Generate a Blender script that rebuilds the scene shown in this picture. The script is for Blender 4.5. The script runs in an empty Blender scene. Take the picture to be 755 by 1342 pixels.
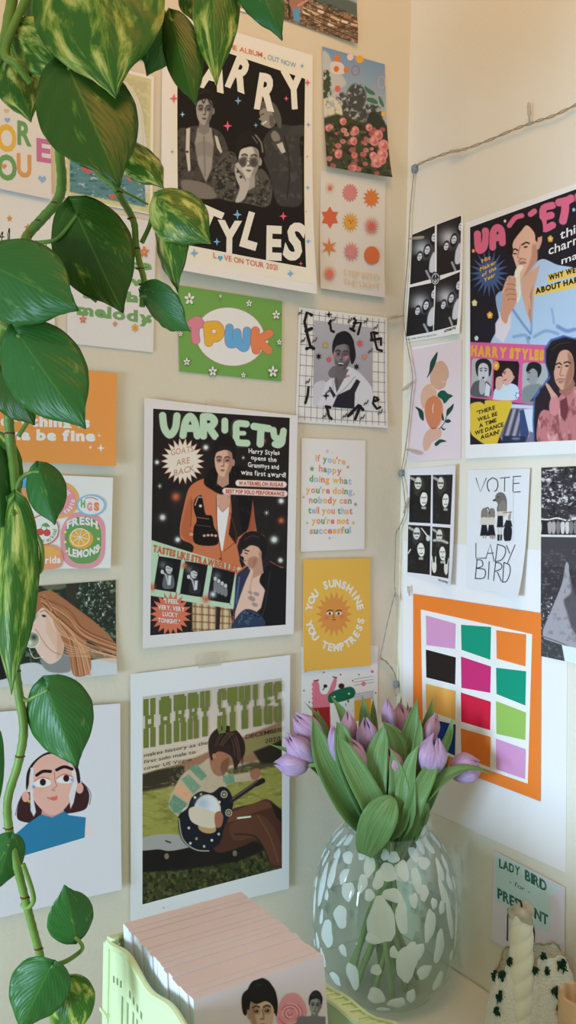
import bpy, bmesh, math, random
import numpy as np
from mathutils import Vector, Matrix
rnd = random.Random(7)
PI = math.pi
SC = bpy.context.scene
COL = SC.collection

# ------------------------------------------------------------------ camera
# world: the room corner is the z axis; wall_left is the plane y=0 (x<0), wall_right the plane x=0 (y<0); z=0 is eye level
FPX, CX, CY = 1111.0, 377.5, 671.0
def _cam():
    X = np.array([2080 - CX, 691 - CY, FPX]); X /= np.linalg.norm(X)
    Y = np.array([-348 - CX, 644 - CY, FPX]); Y /= np.linalg.norm(Y)
    Y = Y - (Y @ X) * X; Y /= np.linalg.norm(Y)
    return np.stack([X, Y, np.cross(X, Y)])
RW = _cam()                       # world = RW @ (right, down, forward)
CAM = np.array([-0.79539, -0.92507, 0.0])
cd = bpy.data.cameras.new('camera'); cam = bpy.data.objects.new('camera', cd); COL.objects.link(cam)
cd.sensor_fit = 'VERTICAL'; cd.sensor_height = 36.0; cd.lens = FPX / 1342.0 * 36.0
cd.clip_start = 0.02
_m = Matrix(((RW[0][0], -RW[0][1], -RW[0][2], CAM[0]), (RW[1][0], -RW[1][1], -RW[1][2], CAM[1]),
             (RW[2][0], -RW[2][1], -RW[2][2], CAM[2]), (0, 0, 0, 1)))
cam.matrix_world = _m
SC.camera = cam

# ------------------------------------------------------------------ light
w = bpy.data.worlds.new('room_ambience'); SC.world = w; w.use_nodes = True
w.node_tree.nodes['Background'].inputs[0].default_value = (0.82, 0.98, 0.88, 1)
w.node_tree.nodes['Background'].inputs[1].default_value = 0.50
def area(name, loc, target, size, power, color, sy=None):
    l = bpy.data.lights.new(name, 'AREA'); l.energy = power; l.color = color
    l.size = size
    if sy: l.shape = 'RECTANGLE'; l.size_y = sy
    o = bpy.data.objects.new(name, l); COL.objects.link(o); o.location = loc
    o.rotation_euler = (Vector(target) - Vector(loc)).to_track_quat('-Z', 'Y').to_euler()
    return o
area('window_daylight', (-2.2, -0.62, -0.38), (0, -0.34, -0.42), 0.6, 7.2, (0.52, 0.74, 1.0), 0.55).data.spread = math.radians(70)
area('ceiling_lamp_glow', (-0.62, -0.7, 1.22), (-0.25, -0.1, 0.3), 0.5, 6.0, (1.0, 0.42, 0.085))
SC.view_settings.view_transform = 'Standard'
SC.view_settings.look = 'None'
SC.view_settings.gamma = 1.0
SC.view_settings.use_curve_mapping = False
SC.view_settings.exposure = 0.0

# ------------------------------------------------------------------ helpers
def lin(c):
    c = np.asarray(c, float) / 255.0
    return np.where(c <= 0.04045, c / 12.92, ((c + 0.055) / 1.055) ** 2.4)
def rays(px, py):
    px = np.asarray(px, float); py = np.asarray(py, float)
    v = np.stack([px - CX, py - CY, np.full_like(px, FPX)], -1)
    return v @ RW.T
def at(px, py, d):                # world point seen at a photo pixel, d metres in front of the camera
    r = rays(px, py)
    return Vector(CAM + r * (d / FPX))
def on_table(px, py, z=None):
    z = ZT if z is None else z
    r = rays(px, py); t = (z - CAM[2]) / r[2]; return Vector(CAM + r * t)
def onwall(wall, px, py, off=0.0):
    r = rays(px, py)
    if wall == 'L': t = (-off - CAM[1]) / r[..., 1]
    else: t = (-off - CAM[0]) / r[..., 0]
    return CAM + r * t[..., None]
def project(p):
    v = RW.T @ (np.array(p) - CAM); return CX + FPX * v[0] / v[2], CY + FPX * v[1] / v[2]
ZT = -0.60634                     # table top

def tag(o, label=None, cat=None, group=None, kind=None):
    if label: o['label'] = label
    if cat: o['category'] = cat
    if group: o['group'] = group
    if kind: o['kind'] = kind
    return o
def link(name, me, mat=None, parent=None, smooth=False):
    o = bpy.data.objects.new(name, me); COL.objects.link(o)
    if mat is not None:
        for m in (mat if isinstance(mat, (list, tuple)) else [mat]): me.materials.append(m)
    if parent is not None:
        o.parent = parent
        o.matrix_parent_inverse = Matrix.Translation(-parent.location)
    if smooth:
        me.polygons.foreach_set('use_smooth', [True] * len(me.polygons))
    return o
def mesh(name, verts, faces):
    me = bpy.data.meshes.new(name); me.from_pydata([tuple(v) for v in verts], [], [tuple(f) for f in faces]); me.update()
    return me
def empty(name, loc):
    o = bpy.data.objects.new(name, None); COL.objects.link(o); o.location = loc; o.empty_display_size = 0.02
    return o
class MB:
    def __init__(s): s.v = []; s.f = []; s.m = []
    def add(s, v, f, m=0):
        n = len(s.v); s.v += [tuple(x) for x in v]; s.f += [tuple(i + n for i in q) for q in f]; s.m += [m] * len(f)
    def box(s, a, b, m=0, bev=0.0):
        x0, y0, z0 = a; x1, y1, z1 = b
        v = [(x0,y0,z0),(x1,y0,z0),(x1,y1,z0),(x0,y1,z0),(x0,y0,z1),(x1,y0,z1),(x1,y1,z1),(x0,y1,z1)]
        s.add(v, [(0,3,2,1),(4,5,6,7),(0,1,5,4),(1,2,6,5),(2,3,7,6),(3,0,4,7)], m)
    def tube(s, pts, r, n=8, m=0, cap=True):
        pts = [Vector(p) for p in pts]; rr = r if isinstance(r, (list, tuple)) else [r] * len(pts)
        up = None; V = []
        for i, p in enumerate(pts):
            d = (pts[min(i + 1, len(pts) - 1)] - pts[max(i - 1, 0)]).normalized()
            if up is None:
                up = d.orthogonal().normalized()
            else:
                up = (up - d * up.dot(d)).normalized()
            sd = d.cross(up)
            for k in range(n):
                a = 2 * PI * k / n
                V.append(p + (up * math.cos(a) + sd * math.sin(a)) * rr[i])
        F = [(i*n+k, i*n+(k+1)%n, (i+1)*n+(k+1)%n, (i+1)*n+k) for i in range(len(pts)-1) for k in range(n)]
        if cap: F += [tuple(range(n-1, -1, -1)), tuple((len(pts)-1)*n+k for k in range(n))]
        s.add(V, F, m)
    def lathe(s, prof, c=(0,0,0), n=48, m=0, fn=None):
        V = []
        for i, (r, z) in enumerate(prof):
            for k in range(n):
                a = 2 * PI * k / n; q = r if fn is None else fn(r, z, a)
                V.append((c[0] + q * math.cos(a), c[1] + q * math.sin(a), c[2] + z))
        F = [(i*n+k, i*n+(k+1)%n, (i+1)*n+(k+1)%n, (i+1)*n+k) for i in range(len(prof)-1) for k in range(n)]
        s.add(V, F, m)
    def build(s, name, mat, parent=None, smooth=True):
        me = mesh(name, s.v, s.f); o = link(name, me, mat, parent, smooth)
        me.polygons.foreach_set('material_index', s.m)
        return o
def spline(pts, n=8, closed=False):
    P = np.array(pts, float); N = len(P); out = []
    for i in range(N if closed else N - 1):
        if closed: a, b, c, d = P[(i-1) % N], P[i], P[(i+1) % N], P[(i+2) % N]
        else: a, b, c, d = P[max(i-1, 0)], P[i], P[i+1], P[min(i+2, N-1)]
        for k in range(n):
            t = k / n
            out.append(0.5 * ((2*b) + (-a+c)*t + (2*a-5*b+4*c-d)*t*t + (-a+3*b-3*c+d)*t**3))
    if not closed: out.append(P[-1])
    return np.array(out)

# ------------------------------------------------------------------ materials
def newmat(name):
    m = bpy.data.materials.new(name); m.use_nodes = True
    return m, m.node_tree, m.node_tree.nodes['Principled BSDF']
def plain(name, c, rough=0.5, spec=0.4, noise=0.0, nscale=40, bump=0.0, bscale=200, metal=0.0, sub=0.0):
    m, nt, b = newmat(name); c = lin(c)
    b.inputs['Base Color'].default_value = (*c, 1); b.inputs['Roughness'].default_value = rough
    b.inputs['Specular IOR Level'].default_value = spec; b.inputs['Metallic'].default_value = metal
    if sub:
        b.inputs['Subsurface Weight'].default_value = sub; b.inputs['Subsurface Radius'].default_value = (0.01, 0.006, 0.004); b.inputs['Subsurface Scale'].default_value = 1.0
    tc = nt.nodes.new('ShaderNodeTexCoord')
    if noise:
        n = nt.nodes.new('ShaderNodeTexNoise'); n.inputs['Scale'].default_value = nscale; n.inputs['Detail'].default_value = 5
        r = nt.nodes.new('ShaderNodeValToRGB')
        r.color_ramp.elements[0].position = 0.3; r.color_ramp.elements[1].position = 0.7
        r.color_ramp.elements[0].color = (*(c * (1 - noise)), 1); r.color_ramp.elements[1].color = (*np.minimum(c * (1 + noise), 1), 1)
        nt.links.new(tc.outputs['Object'], n.inputs['Vector']); nt.links.new(n.outputs['Fac'], r.inputs['Fac']); nt.links.new(r.outputs['Color'], b.inputs['Base Color'])
    if bump:
        n = nt.nodes.new('ShaderNodeTexNoise'); n.inputs['Scale'].default_value = bscale; n.inputs['Detail'].default_value = 3
        bp = nt.nodes.new('ShaderNodeBump'); bp.inputs['Strength'].default_value = bump; bp.inputs['Distance'].default_value = 0.002
        nt.links.new(tc.outputs['Object'], n.inputs['Vector']); nt.links.new(n.outputs['Fac'], bp.inputs['Height']); nt.links.new(bp.outputs['Normal'], b.inputs['Normal'])
    return m
def inkmat(name, rough, spec):
    m, nt, b = newmat(name)
    a = nt.nodes.new('ShaderNodeAttribute'); a.attribute_name = 'ink'
    n = nt.nodes.new('ShaderNodeTexNoise'); n.inputs['Scale'].default_value = 900; n.inputs['Detail'].default_value = 2
    mx = nt.nodes.new('ShaderNodeMix'); mx.data_type = 'RGBA'; mx.blend_type = 'MULTIPLY'; mx.inputs[0].default_value = 0.10
    tc = nt.nodes.new('ShaderNodeTexCoord'); nt.links.new(tc.outputs['Object'], n.inputs['Vector'])
    nt.links.new(a.outputs['Color'], mx.inputs[6]); nt.links.new(n.outputs['Color'], mx.inputs[7]); nt.links.new(mx.outputs[2], b.inputs['Base Color'])
    b.inputs['Roughness'].default_value = rough; b.inputs['Specular IOR Level'].default_value = spec
    return m
M_MATT = inkmat('printed_matt_paper', 0.6, 0.15)
M_GLOSS = inkmat('printed_photo_paper', 0.42, 0.3)

# ------------------------------------------------------------------ glyphs (built-in font turned to flat outlines)
_gl = {}
def glyph(ch, bold):
    k = (ch, bold)
    if k in _gl: return _gl[k]
    cu = bpy.data.curves.new('g', 'FONT'); cu.body = ch; cu.offset = bold; cu.resolution_u = 3; cu.dimensions = '2D'; cu.fill_mode = 'BOTH'
    ob = bpy.data.objects.new('g', cu); me = bpy.data.meshes.new_from_object(ob)
    v = np.array([q.co[:2] for q in me.vertices]) if len(me.vertices) else np.zeros((0, 2))
    f = [tuple(p.vertices) for p in me.polygons]
    bpy.data.objects.remove(ob); bpy.data.curves.remove(cu); bpy.data.meshes.remove(me)
    if len(v):
        x0 = v[:, 0].min(); w = v[:, 0].max() - x0; v[:, 0] -= x0
    else: w = 0.22
    _gl[k] = (v, f, w); return _gl[k]
# strokes for hand-drawn and bubble lettering: x 0..1 (times width), y 0..1 up
ST = {
 'V': (1.0, [[(0,1),(.12,.35),(.5,0),(.88,.35),(1,1)]]), 'v': (1.0, [[(0,1),(.45,0),(.95,1)]]),
 'A': (1.0, [[(0,0),(.18,.7),(.5,1),(.82,.7),(1,0)],[(.14,.38),(.86,.38)]]), 'a': (1.0, [[(0,0),(.5,1),(1,0)],[(.2,.4),(.8,.4)]]),
 'R': (.9, [[(0,0),(0,1)],[(0,1),(.55,1),(.85,.78),(.55,.5),(.05,.48)],[(.4,.48),(.9,0)]]),
 'I': (.15, [[(.5,0),(.5,1)]]),
 'E': (.75, [[(.85,1),(0,1),(0,0),(.9,0)],[(0,.5),(.75,.5)]]),
 'T': (.9, [[(0,1),(1,1)],[(.5,1),(.5,0)]]),
 'Y': (.9, [[(0,1),(.12,.55),(.5,.45),(.88,.55),(1,1)],[(.9,.7),(.85,.2),(.5,0),(.15,.05)]]), 'y': (.9, [[(0,1),(.5,.5),(1,1)],[(.5,.5),(.4,-.15)]]),
 'L': (.7, [[(0,1),(0,0),(.85,0)]]), 'D': (.9, [[(0,0),(0,1),(.5,.95),(.95,.6),(.9,.3),(.5,.02),(0,0)]]),
 'B': (.85, [[(0,0),(0,1),(.6,.95),(.75,.75),(.55,.53),(.05,.52)],[(.55,.53),(.95,.3),(.7,.03),(0,0)]]),
 'O': (.95, [[(.5,1),(.1,.8),(0,.5),(.1,.15),(.5,0),(.9,.15),(1,.5),(.9,.8),(.5,1)]]),
 'P': (.85, [[(0,0),(0,1)],[(0,1),(.6,1),(.95,.75),(.6,.45),(.05,.45)]]),
 'W': (1.2, [[(0,1),(.08,.2),(.28,.02),(.5,.3),(.5,.9)],[(.5,.3),(.72,.02),(.92,.2),(1,1)]]),
 'K': (.9, [[(0,0),(0,1)],[(.95,1),(.1,.5),(.95,0)]]),
 'S': (.8, [[(.95,.85),(.5,1),(.1,.8),(.2,.55),(.8,.42),(.9,.15),(.5,0),(.03,.12)]]),
 'N': (.9, [[(0,0),(0,1),(.95,0),(.95,1)]]), 'H': (.9, [[(0,0),(0,1)],[(.95,0),(.95,1)],[(0,.5),(.95,.5)]]),
}

# ------------------------------------------------------------------ a printed sheet on a wall
def inpoly(px, py, pts):
    c = np.zeros(px.shape, bool); n = len(pts)
    for i in range(n):
        x0, y0 = pts[i]; x1, y1 = pts[(i+1) % n]
        if y0 == y1: continue
        k = ((y0 > py) != (y1 > py)) & (px < (x1 - x0) * (py - y0) / (y1 - y0) + x0)
        c ^= k
    return c
def dseg(px, py, a, b):
    dx, dy = b[0]-a[0], b[1]-a[1]; L = dx*dx + dy*dy + 1e-9
    t = np.clip(((px-a[0])*dx + (py-a[1])*dy) / L, 0, 1)
    return np.hypot(px - a[0] - t*dx, py - a[1] - t*dy)
def vnoise(px, py, s, seed=0):
    x = px / s + seed * 17.3; y = py / s + seed * 9.1
    xi = np.floor(x); yi = np.floor(y); fx = x - xi; fy = y - yi; fx = fx*fx*(3-2*fx); fy = fy*fy*(3-2*fy)
    h = lambda a, b: np.modf(np.abs(np.sin(a * 127.1 + b * 311.7 + seed) * 43758.5453))[0]
    return (h(xi,yi)*(1-fx)+h(xi+1,yi)*fx)*(1-fy) + (h(xi,yi+1)*(1-fx)+h(xi+1,yi+1)*fx)*fy
def fbm(px, py, s, seed=0, o=3):
    r = 0; a = .5; t = 0
    for k in range(o): r = r + a * vnoise(px, py, s / 2**k, seed + k); t += a; a *= .6
    return r / t
class Area:                        # a painted photograph or picture inside a sheet: a fine mesh with one ink colour per vertex
    def __init__(s, quad, step=0.85):
        q = np.array(quad, float)
        nu = max(2, int(np.hypot(*(q[1]-q[0])) / step)); nv = max(2, int(np.hypot(*(q[3]-q[0])) / step))
        u, v = np.meshgrid(np.linspace(0, 1, nu), np.linspace(0, 1, nv)); u = u.ravel(); v = v.ravel()
        p = (q[0]*((1-u)*(1-v))[:,None] + q[1]*(u*(1-v))[:,None] + q[2]*(u*v)[:,None] + q[3]*((1-u)*v)[:,None])
        s.x, s.y, s.u, s.v, s.nu, s.nv = p[:,0], p[:,1], u, v, nu, nv
        s.c = np.ones((len(u), 3)) * 255.
        s.tf = None
    def T(s, pts):
        return [s.tf(*p) for p in pts] if s.tf else [tuple(p) for p in pts]
    def frame(s, cx, cy, w, h, rot=0, shear=0.0):    # local frame: (-1..1, -1..1), y down
        c, n = math.cos(math.radians(rot)), math.sin(math.radians(rot))
        def f(x, y):
            X, Y = x*w, y*h + x*w*shear
            return cx + X*c - Y*n, cy + X*n + Y*c
        s.tf = f if w else None
    def mix(s, a, c, idx=None):
        c = np.asarray(c, float)
        if idx is None: s.c = s.c*(1-a[:,None]) + c*a[:,None]
        else: s.c[idx] = s.c[idx]*(1-a[:,None]) + (c if c.ndim == 1 else c)*a[:,None]
    def fill(s, c): s.c[:] = c
    def grad(s, c1, c2, v0=0, v1=1, ax='v'):
        t = np.clip(((s.v if ax == 'v' else s.u) - v0)/(v1-v0), 0, 1)[:,None]; s.c = np.array(c1)*(1-t) + np.array(c2)*t
    def poly(s, pts, c, soft=.7, alpha=1., sm=False, noise=None):
        pts = s.T(pts)
        if sm: pts = [tuple(p) for p in spline(pts, 5, True)]
        P = np.array(pts); m = soft + 1
        idx = np.where((s.x > P[:,0].min()-m) & (s.x < P[:,0].max()+m) & (s.y > P[:,1].min()-m) & (s.y < P[:,1].max()+m))[0]
        if not len(idx): return
        x, y = s.x[idx], s.y[idx]
        d = np.full(x.shape, 1e9)
        for i in range(len(pts)): d = np.minimum(d, dseg(x, y, pts[i], pts[(i+1) % len(pts)]))
        d = np.where(inpoly(x, y, pts), d, -d)
        a = np.clip(d/soft + .5, 0, 1) * alpha
        if noise: a = a * np.clip((fbm(x, y, noise[0], noise[1]) - noise[2]) * noise[3] + .5, 0, 1)
        s.mix(a, c, idx)
    def blob(s, pts, c, soft=.7, alpha=1., noise=None): s.poly(pts, c, soft, alpha, True, noise)
    def ell(s, cx, cy, rx, ry, c, rot=0, soft=.8, alpha=1., noise=None):
        pts = [(cx + rx*math.cos(a)*math.cos(rot) - ry*math.sin(a)*math.sin(rot), cy + rx*math.cos(a)*math.sin(rot) + ry*math.sin(a)*math.cos(rot)) for a in np.linspace(0, 2*PI, 20, endpoint=False)]
        s.poly(pts, c, soft, alpha, False, noise)
    def glow(s, cx, cy, r, c, alpha=1.):
        (cx, cy), = s.T([(cx, cy)]); d = np.hypot(s.x-cx, s.y-cy); s.mix(np.exp(-(d/r)**2)*alpha, c)
    def line(s, pts, w, c, soft=.7, alpha=1., sm=True):
        pts = s.T(pts)
        if sm and len(pts) > 2: pts = [tuple(p) for p in spline(pts, 5)]
        P = np.array(pts); m = w + soft + 1
        idx = np.where((s.x > P[:,0].min()-m) & (s.x < P[:,0].max()+m) & (s.y > P[:,1].min()-m) & (s.y < P[:,1].max()+m))[0]
        if not len(idx): return
        x, y = s.x[idx], s.y[idx]; d = np.full(x.shape, 1e9)
        for i in range(len(pts)-1): d = np.minimum(d, dseg(x, y, pts[i], pts[i+1]))
        s.mix(np.clip((w/2-d)/soft + .5, 0, 1)*alpha, c, idx)
    def grain(s, scale, c, lo, gain, seed=0, alpha=1., within=None, stretch=1.):
        n = fbm(s.x, s.y*stretch, scale, seed); a = np.clip((n-lo)*gain, 0, 1)*alpha
        if within is not None: a = a*inpoly(s.x, s.y, s.T(within))
        s.mix(a, c)

class Sheet:
    def __init__(s, name, wall, quad, label, cat, wr=(225,205,172), paper=(225,205,172), group=None, base=0.0015, curl=None, gloss=False, nostep=False, thick=0.0003):
        s.name, s.wall, s.q, s.wr = name, wall, np.array(quad, float), np.asarray(wr, float)
        s.base, s.curl, s.th = base, curl or {}, thick
        s.V = []; s.F = []; s.C = []; s.n = 0; s.layer = 0; s.label, s.cat, s.group, s.gloss = label, cat, group, gloss
        # world rectangle of the sheet on its wall
        W = onwall(wall, s.q[:,0], s.q[:,1]); h = W[:, 0 if wall == 'L' else 1]; s.w2 = np.stack([h, W[:,2]], -1)
        A = np.column_stack([s.w2[1]-s.w2[0], s.w2[3]-s.w2[0]]); s.inv = np.linalg.inv(A)
        s.loc = W.mean(0)
        G = 41 if s.curl else 5; H = G-1
        u, v = np.meshgrid(np.linspace(0,1,G), np.linspace(0,1,G)); u = u.ravel(); v = v.ravel(); q = s.w2
        P = q[0]*((1-u)*(1-v))[:,None] + q[1]*(u*(1-v))[:,None] + q[2]*(u*v)[:,None] + q[3]*((1-u)*v)[:,None]
        s.put2(P, [(j*G+i, j*G+i+1, (j+1)*G+i+1, (j+1)*G+i) for j in range(H) for i in range(H)], paper, 0)
        nb = len(P); s.put2(P, [(j*G+i, (j+1)*G+i, (j+1)*G+i+1, j*G+i+1) for j in range(H) for i in range(H)], (235,232,225), -s.th)
        rim = [i for i in range(G)] + [i*G+H for i in range(1,G)] + [H*G+i for i in range(H-1,-1,-1)] + [i*G for i in range(H-1,0,-1)]
        s.F += [(rim[i], rim[(i+1) % len(rim)], nb+rim[(i+1) % len(rim)], nb+rim[i]) for i in range(len(rim))]
    def off(s, P):
        uv = (P - s.w2[0]) @ s.inv.T; u = np.clip(uv[:,0], 0, 1); v = np.clip(uv[:,1], 0, 1); o = np.full(len(P), s.base)
        for k, a in s.curl.items():
            if k == 'bottom': o = o + a*v**3
            elif k == 'top': o = o + a*(1-v)**3
            elif k == 'right': o = o + a*u**3
            elif k == 'left': o = o + a*(1-u)**3
            elif k == 'br': o = o + a*(u*v)**4
            elif k == 'bl': o = o + a*((1-u)*v)**4
            elif k == 'tr': o = o + a*(u*(1-v))**4
            elif k == 'tl': o = o + a*((1-u)*(1-v))**4
            elif k == 'bow': o = o + a*4*u*(1-u)
            elif k == 'wave': o = o + a*np.sin(3*PI*u+1)*(v**1.5)
        return o
    def put2(s, P, F, c, lift):
        o = s.off(P) + lift
        W = np.zeros((len(P), 3))
        if s.wall == 'L': W[:,0] = P[:,0]; W[:,1] = -o
        else: W[:,1] = P[:,0]; W[:,0] = -o
        W[:,2] = P[:,1]
        C = np.asarray(c, float)
        if C.ndim == 1: C = np.tile(C, (len(P), 1))
        s.V.append(W - s.loc); s.C.append(C); s.F += [tuple(i + s.n for i in f) for f in F]; s.n += len(P)
    def px(s, pts, F, c):            # photo-pixel points -> ink layer on the sheet
        pts = np.array(pts, float); W = onwall(s.wall, pts[:,0], pts[:,1]); P = np.stack([W[:, 0 if s.wall == 'L' else 1], W[:,2]], -1)
        s.layer += 1
        if s.curl and np.ndim(c) == 1 and len(pts) < 4000:
            q = pts; big = max((max(np.ptp(q[list(f), 0]), np.ptp(q[list(f), 1])) for f in F), default=0)
            if big > 12:
                bm = bmesh.new(); vs = [bm.verts.new((float(x), float(y), 0)) for x, y in q]
                for f in F: bm.faces.new([vs[i] for i in f])
                bmesh.ops.triangulate(bm, faces=bm.faces[:])
                for _ in range(6):
                    es = [e for e in bm.edges if e.calc_length() > 9]
                    if not es: break
                    bmesh.ops.subdivide_edges(bm, edges=es, cuts=1); bmesh.ops.triangulate(bm, faces=bm.faces[:])
                bm.verts.index_update(); pts = np.array([v.co[:2] for v in bm.verts]); F = [tuple(v.index for v in f.verts) for f in bm.faces]; bm.free()
                W = onwall(s.wall, pts[:,0], pts[:,1]); P = np.stack([W[:, 0 if s.wall == 'L' else 1], W[:,2]], -1)
        s.put2(P, F, c, s.layer * 2.2e-5)
    def area(s, a):
        F = [(j*a.nu+i, j*a.nu+i+1, (j+1)*a.nu+i+1, (j+1)*a.nu+i) for j in range(a.nv-1) for i in range(a.nu-1)]
        s.px(np.stack([a.x, a.y], -1), F, np.clip(a.c, 0, 255))
    def poly(s, pts, c, sm=False):
        if sm: pts = spline(pts, 5, True)
        s.px(pts, [tuple(range(len(pts)))], c)
    def ell(s, cx, cy, rx, ry, c, n=24, shear=0):
        s.px([(cx+rx*math.cos(a), cy+ry*math.sin(a)+shear*rx*math.cos(a)) for a in np.linspace(0, 2*PI, n, endpoint=False)], [tuple(range(n))], c)
    def star(s, cx, cy, r, c, n=4, inner=.35, rot=0, sx=.85, flat=False):
        pts = []
        for k in range(2*n):
            q = r if k % 2 == 0 else r*inner; a = PI*k/n - PI/2 + rot
            pts.append((cx + q*math.cos(a)*sx, cy + q*math.sin(a)))
        s.px(pts+[(cx, cy)], [(k, (k+1) % (2*n), 2*n) for k in range(2*n)], np.tile(np.asarray(c, float), (2*n+1, 1)))
    def flower(s, cx, cy, r, c, n=5, cc=None, sx=.85):
        for k in range(n):
            a = 2*PI*k/n - PI/2
            s.px([(cx + (r*.55*math.cos(a) + r*.42*math.cos(b)*math.cos(a) - r*.24*math.sin(b)*math.sin(a))*sx, cy + r*.55*math.sin(a) + r*.42*math.cos(b)*math.sin(a) + r*.24*math.sin(b)*math.cos(a)) for b in np.linspace(0, 2*PI, 10, endpoint=False)], [tuple(range(10))], c)
        if cc: s.ell(cx, cy, r*.22*sx, r*.22, cc, 10)
    def rayburst(s, cx, cy, r0, r1, c, n, w, sx=.8):
        for k in range(n):
            a = 2*PI*k/n; ca, sa = math.cos(a), math.sin(a)
            w_=w+.25; s.px([(cx+(r0*ca-w_*sa)*sx, cy+r0*sa+w_*ca), (cx+(r1*ca)*sx, cy+r1*sa), (cx+(r0*ca+w_*sa)*sx, cy+r0*sa-w_*ca)], [(0,1,2)], c)
    def stroke(s, pts, w, c, sm=True, sx=1., n=5):
        if sm and len(pts) > 2: pts = spline(pts, n)
        pts = np.array(pts, float); K = len(pts); V = []
        tg = np.array([pts[min(i+1, K-1)]-pts[max(i-1, 0)] for i in range(K)]); L = np.hypot(tg[:,0], tg[:,1])+1e-9; tg = tg/L[:,None]
        nn = np.stack([-tg[:,1]*sx, tg[:,0]], -1)*w/2
        V = [*(pts+nn), *(pts-nn)]; F = [(i, i+1, K+i+1, K+i) for i in range(K-1)]
        for e, sg in ((0, -1), (K-1, 1)):
            b = len(V); V += [pts[e] + nn[e]*math.cos(t) + tg[e]*sg*w/2*math.sin(t) for t in np.linspace(0, PI, 7)[1:-1]]
            F.append((e, *range(b, b+5), K+e))
        s.px(V, F, c)
    def text(s, t, a, b, h, c, bold=.012, arc=0., gap=.07, cols=None, slant=0., jit=0., seed=1, rotg=0.):
        """a, b: baseline ends in photo pixels; h: capital height; cols: a colour per letter"""
        a = np.array(a, float); b = np.array(b, float); rr = random.Random(seed)
        gs = [glyph(ch, bold) for ch in t]; tot = sum(g[2]+gap for g in gs) - gap; L = np.hypot(*(b-a)); dx = (b-a)/L
        kx = L/tot; ky = h/.70; x = 0; V = []; F = []; C = []; ci = 0
        for ch, g in zip(t, gs):
            if len(g[0]):
                m = (x + g[2]/2)/tot; j = rr.uniform(-jit, jit)*h; rg = rr.uniform(-rotg, rotg)
                gv = g[0].copy()
                if rg:
                    cx = g[2]/2; gx = (gv[:,0]-cx)*kx; gy = (gv[:,1]-.35)*ky
                    gv[:,0] = (gx*math.cos(rg)-gy*math.sin(rg))/kx+cx; gv[:,1] = (gx*math.sin(rg)+gy*math.cos(rg))/ky+.35
                o = a + dx*0; base = len(V)
                for vx, vy in gv:
                    xx = (x+vx)*kx + slant*vy*ky; u = xx/L
                    p = a + dx*xx + np.array([0, -vy*ky - arc*4*u*(1-u) + j])
                    V.append(p)
                F += [tuple(q+base for q in f) for f in g[1]]
                cc = cols[ci % len(cols)] if cols else c; ci += 1; C += [cc]*len(gv)
            x += g[2]+gap
        if V: s.px(V, F, np.array(C, float))
    def ring(s, t, cx, cy, rx, ry, a0, a1, h, c, bold=.02, inward=False):
        """letters around a circle; angles in degrees clockwise from the top"""
        n = len(t); V = []; F = []
        for i, ch in enumerate(t):
            g = glyph(ch, bold)
            if not len(g[0]): continue
            a = math.radians(a0 + (a1-a0)*(i/(n-1)))
            px, py = cx + rx*math.sin(a), cy - ry*math.cos(a); k = h/.7; base = len(V); r = a + (PI if inward else 0); f = rx/ry
            for vx, vy in g[0]:
                X = (vx-g[2]/2)*k; Y = -(vy-.35)*k
                V.append((px + (X*math.cos(r) - Y*math.sin(r))*f, py + X*math.sin(r) + Y*math.cos(r)))
            F += [tuple(q+base for q in ff) for ff in g[1]]
        s.px(V, F, c)
    def letters(s, area, t, a, b, h, wd, c, gap=.35, out=None, ow=0, cols=None, jit=0., seed=3, sx=.9):
        """stroke-built lettering; wd = pen width in pixels"""
        a = np.array(a, float); b = np.array(b, float); rr = random.Random(seed)
        ws = [ST[ch][0] if ch in ST else .5 for ch in t]; tot = sum(ws) + gap*(len(t)-1); L = np.hypot(*(b-a)); dx = (b-a)/L; k = L/tot
        P = []; x = 0
        for i, ch in enumerate(t):
            if ch in ST:
                j = rr.uniform(-jit, jit)*h
                P.append([[a + dx*(x+p[0]*ws[i])*k + np.array([0, -p[1]*h + j]) for p in st] for st in ST[ch][1]])
            else: P.append([])
            x += ws[i]+gap
        if out is not None:
            for L_ in P:
                for st in L_: area.line(st, wd+ow, out, .7)
        for i, L_ in enumerate(P):
            for st in L_:
                if area is not None: area.line(st, wd, cols[i % len(cols)] if cols else c, .7)
                else: s.stroke(st, wd, c, True, sx)
    def done(s):
        me = bpy.data.meshes.new(s.name); V = np.concatenate(s.V); me.from_pydata(V.tolist(), [], s.F)
        C = np.concatenate(s.C); al = lin(C) / lin(s.wr) * 0.92; al = np.clip(al, 0.004, 0.93)
        ca = me.color_attributes.new('ink', 'FLOAT_COLOR', 'POINT'); ca.data.foreach_set('color', np.column_stack([al, np.ones(len(al))]).astype(np.float32).ravel())
        me.materials.append(M_GLOSS if s.gloss else M_MATT); me.update()
        o = bpy.data.objects.new(s.name, me); COL.objects.link(o); o.location = s.loc
        tag(o, s.label, s.cat, s.group); s.o = o
        return o
    def tape(s, pts, mat):
        W = onwall(s.wall, np.array([p[0] for p in pts], float), np.array([p[1] for p in pts], float), s.base + .0006)
        nrm = np.array([0,-1,0]) if s.wall == 'L' else np.array([-1,0,0])
        V = [*(W - s.loc), *(W - nrm*.0002 - s.loc)]; n = len(pts)
        F = [tuple(range(n)), tuple(range(2*n-1, n-1, -1))] + [(i, (i+1) % n, n+(i+1) % n, n+i) for i in range(n)]
        o = link('tape', mesh('tape', V, F), mat); o.parent = s.o; return o
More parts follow.
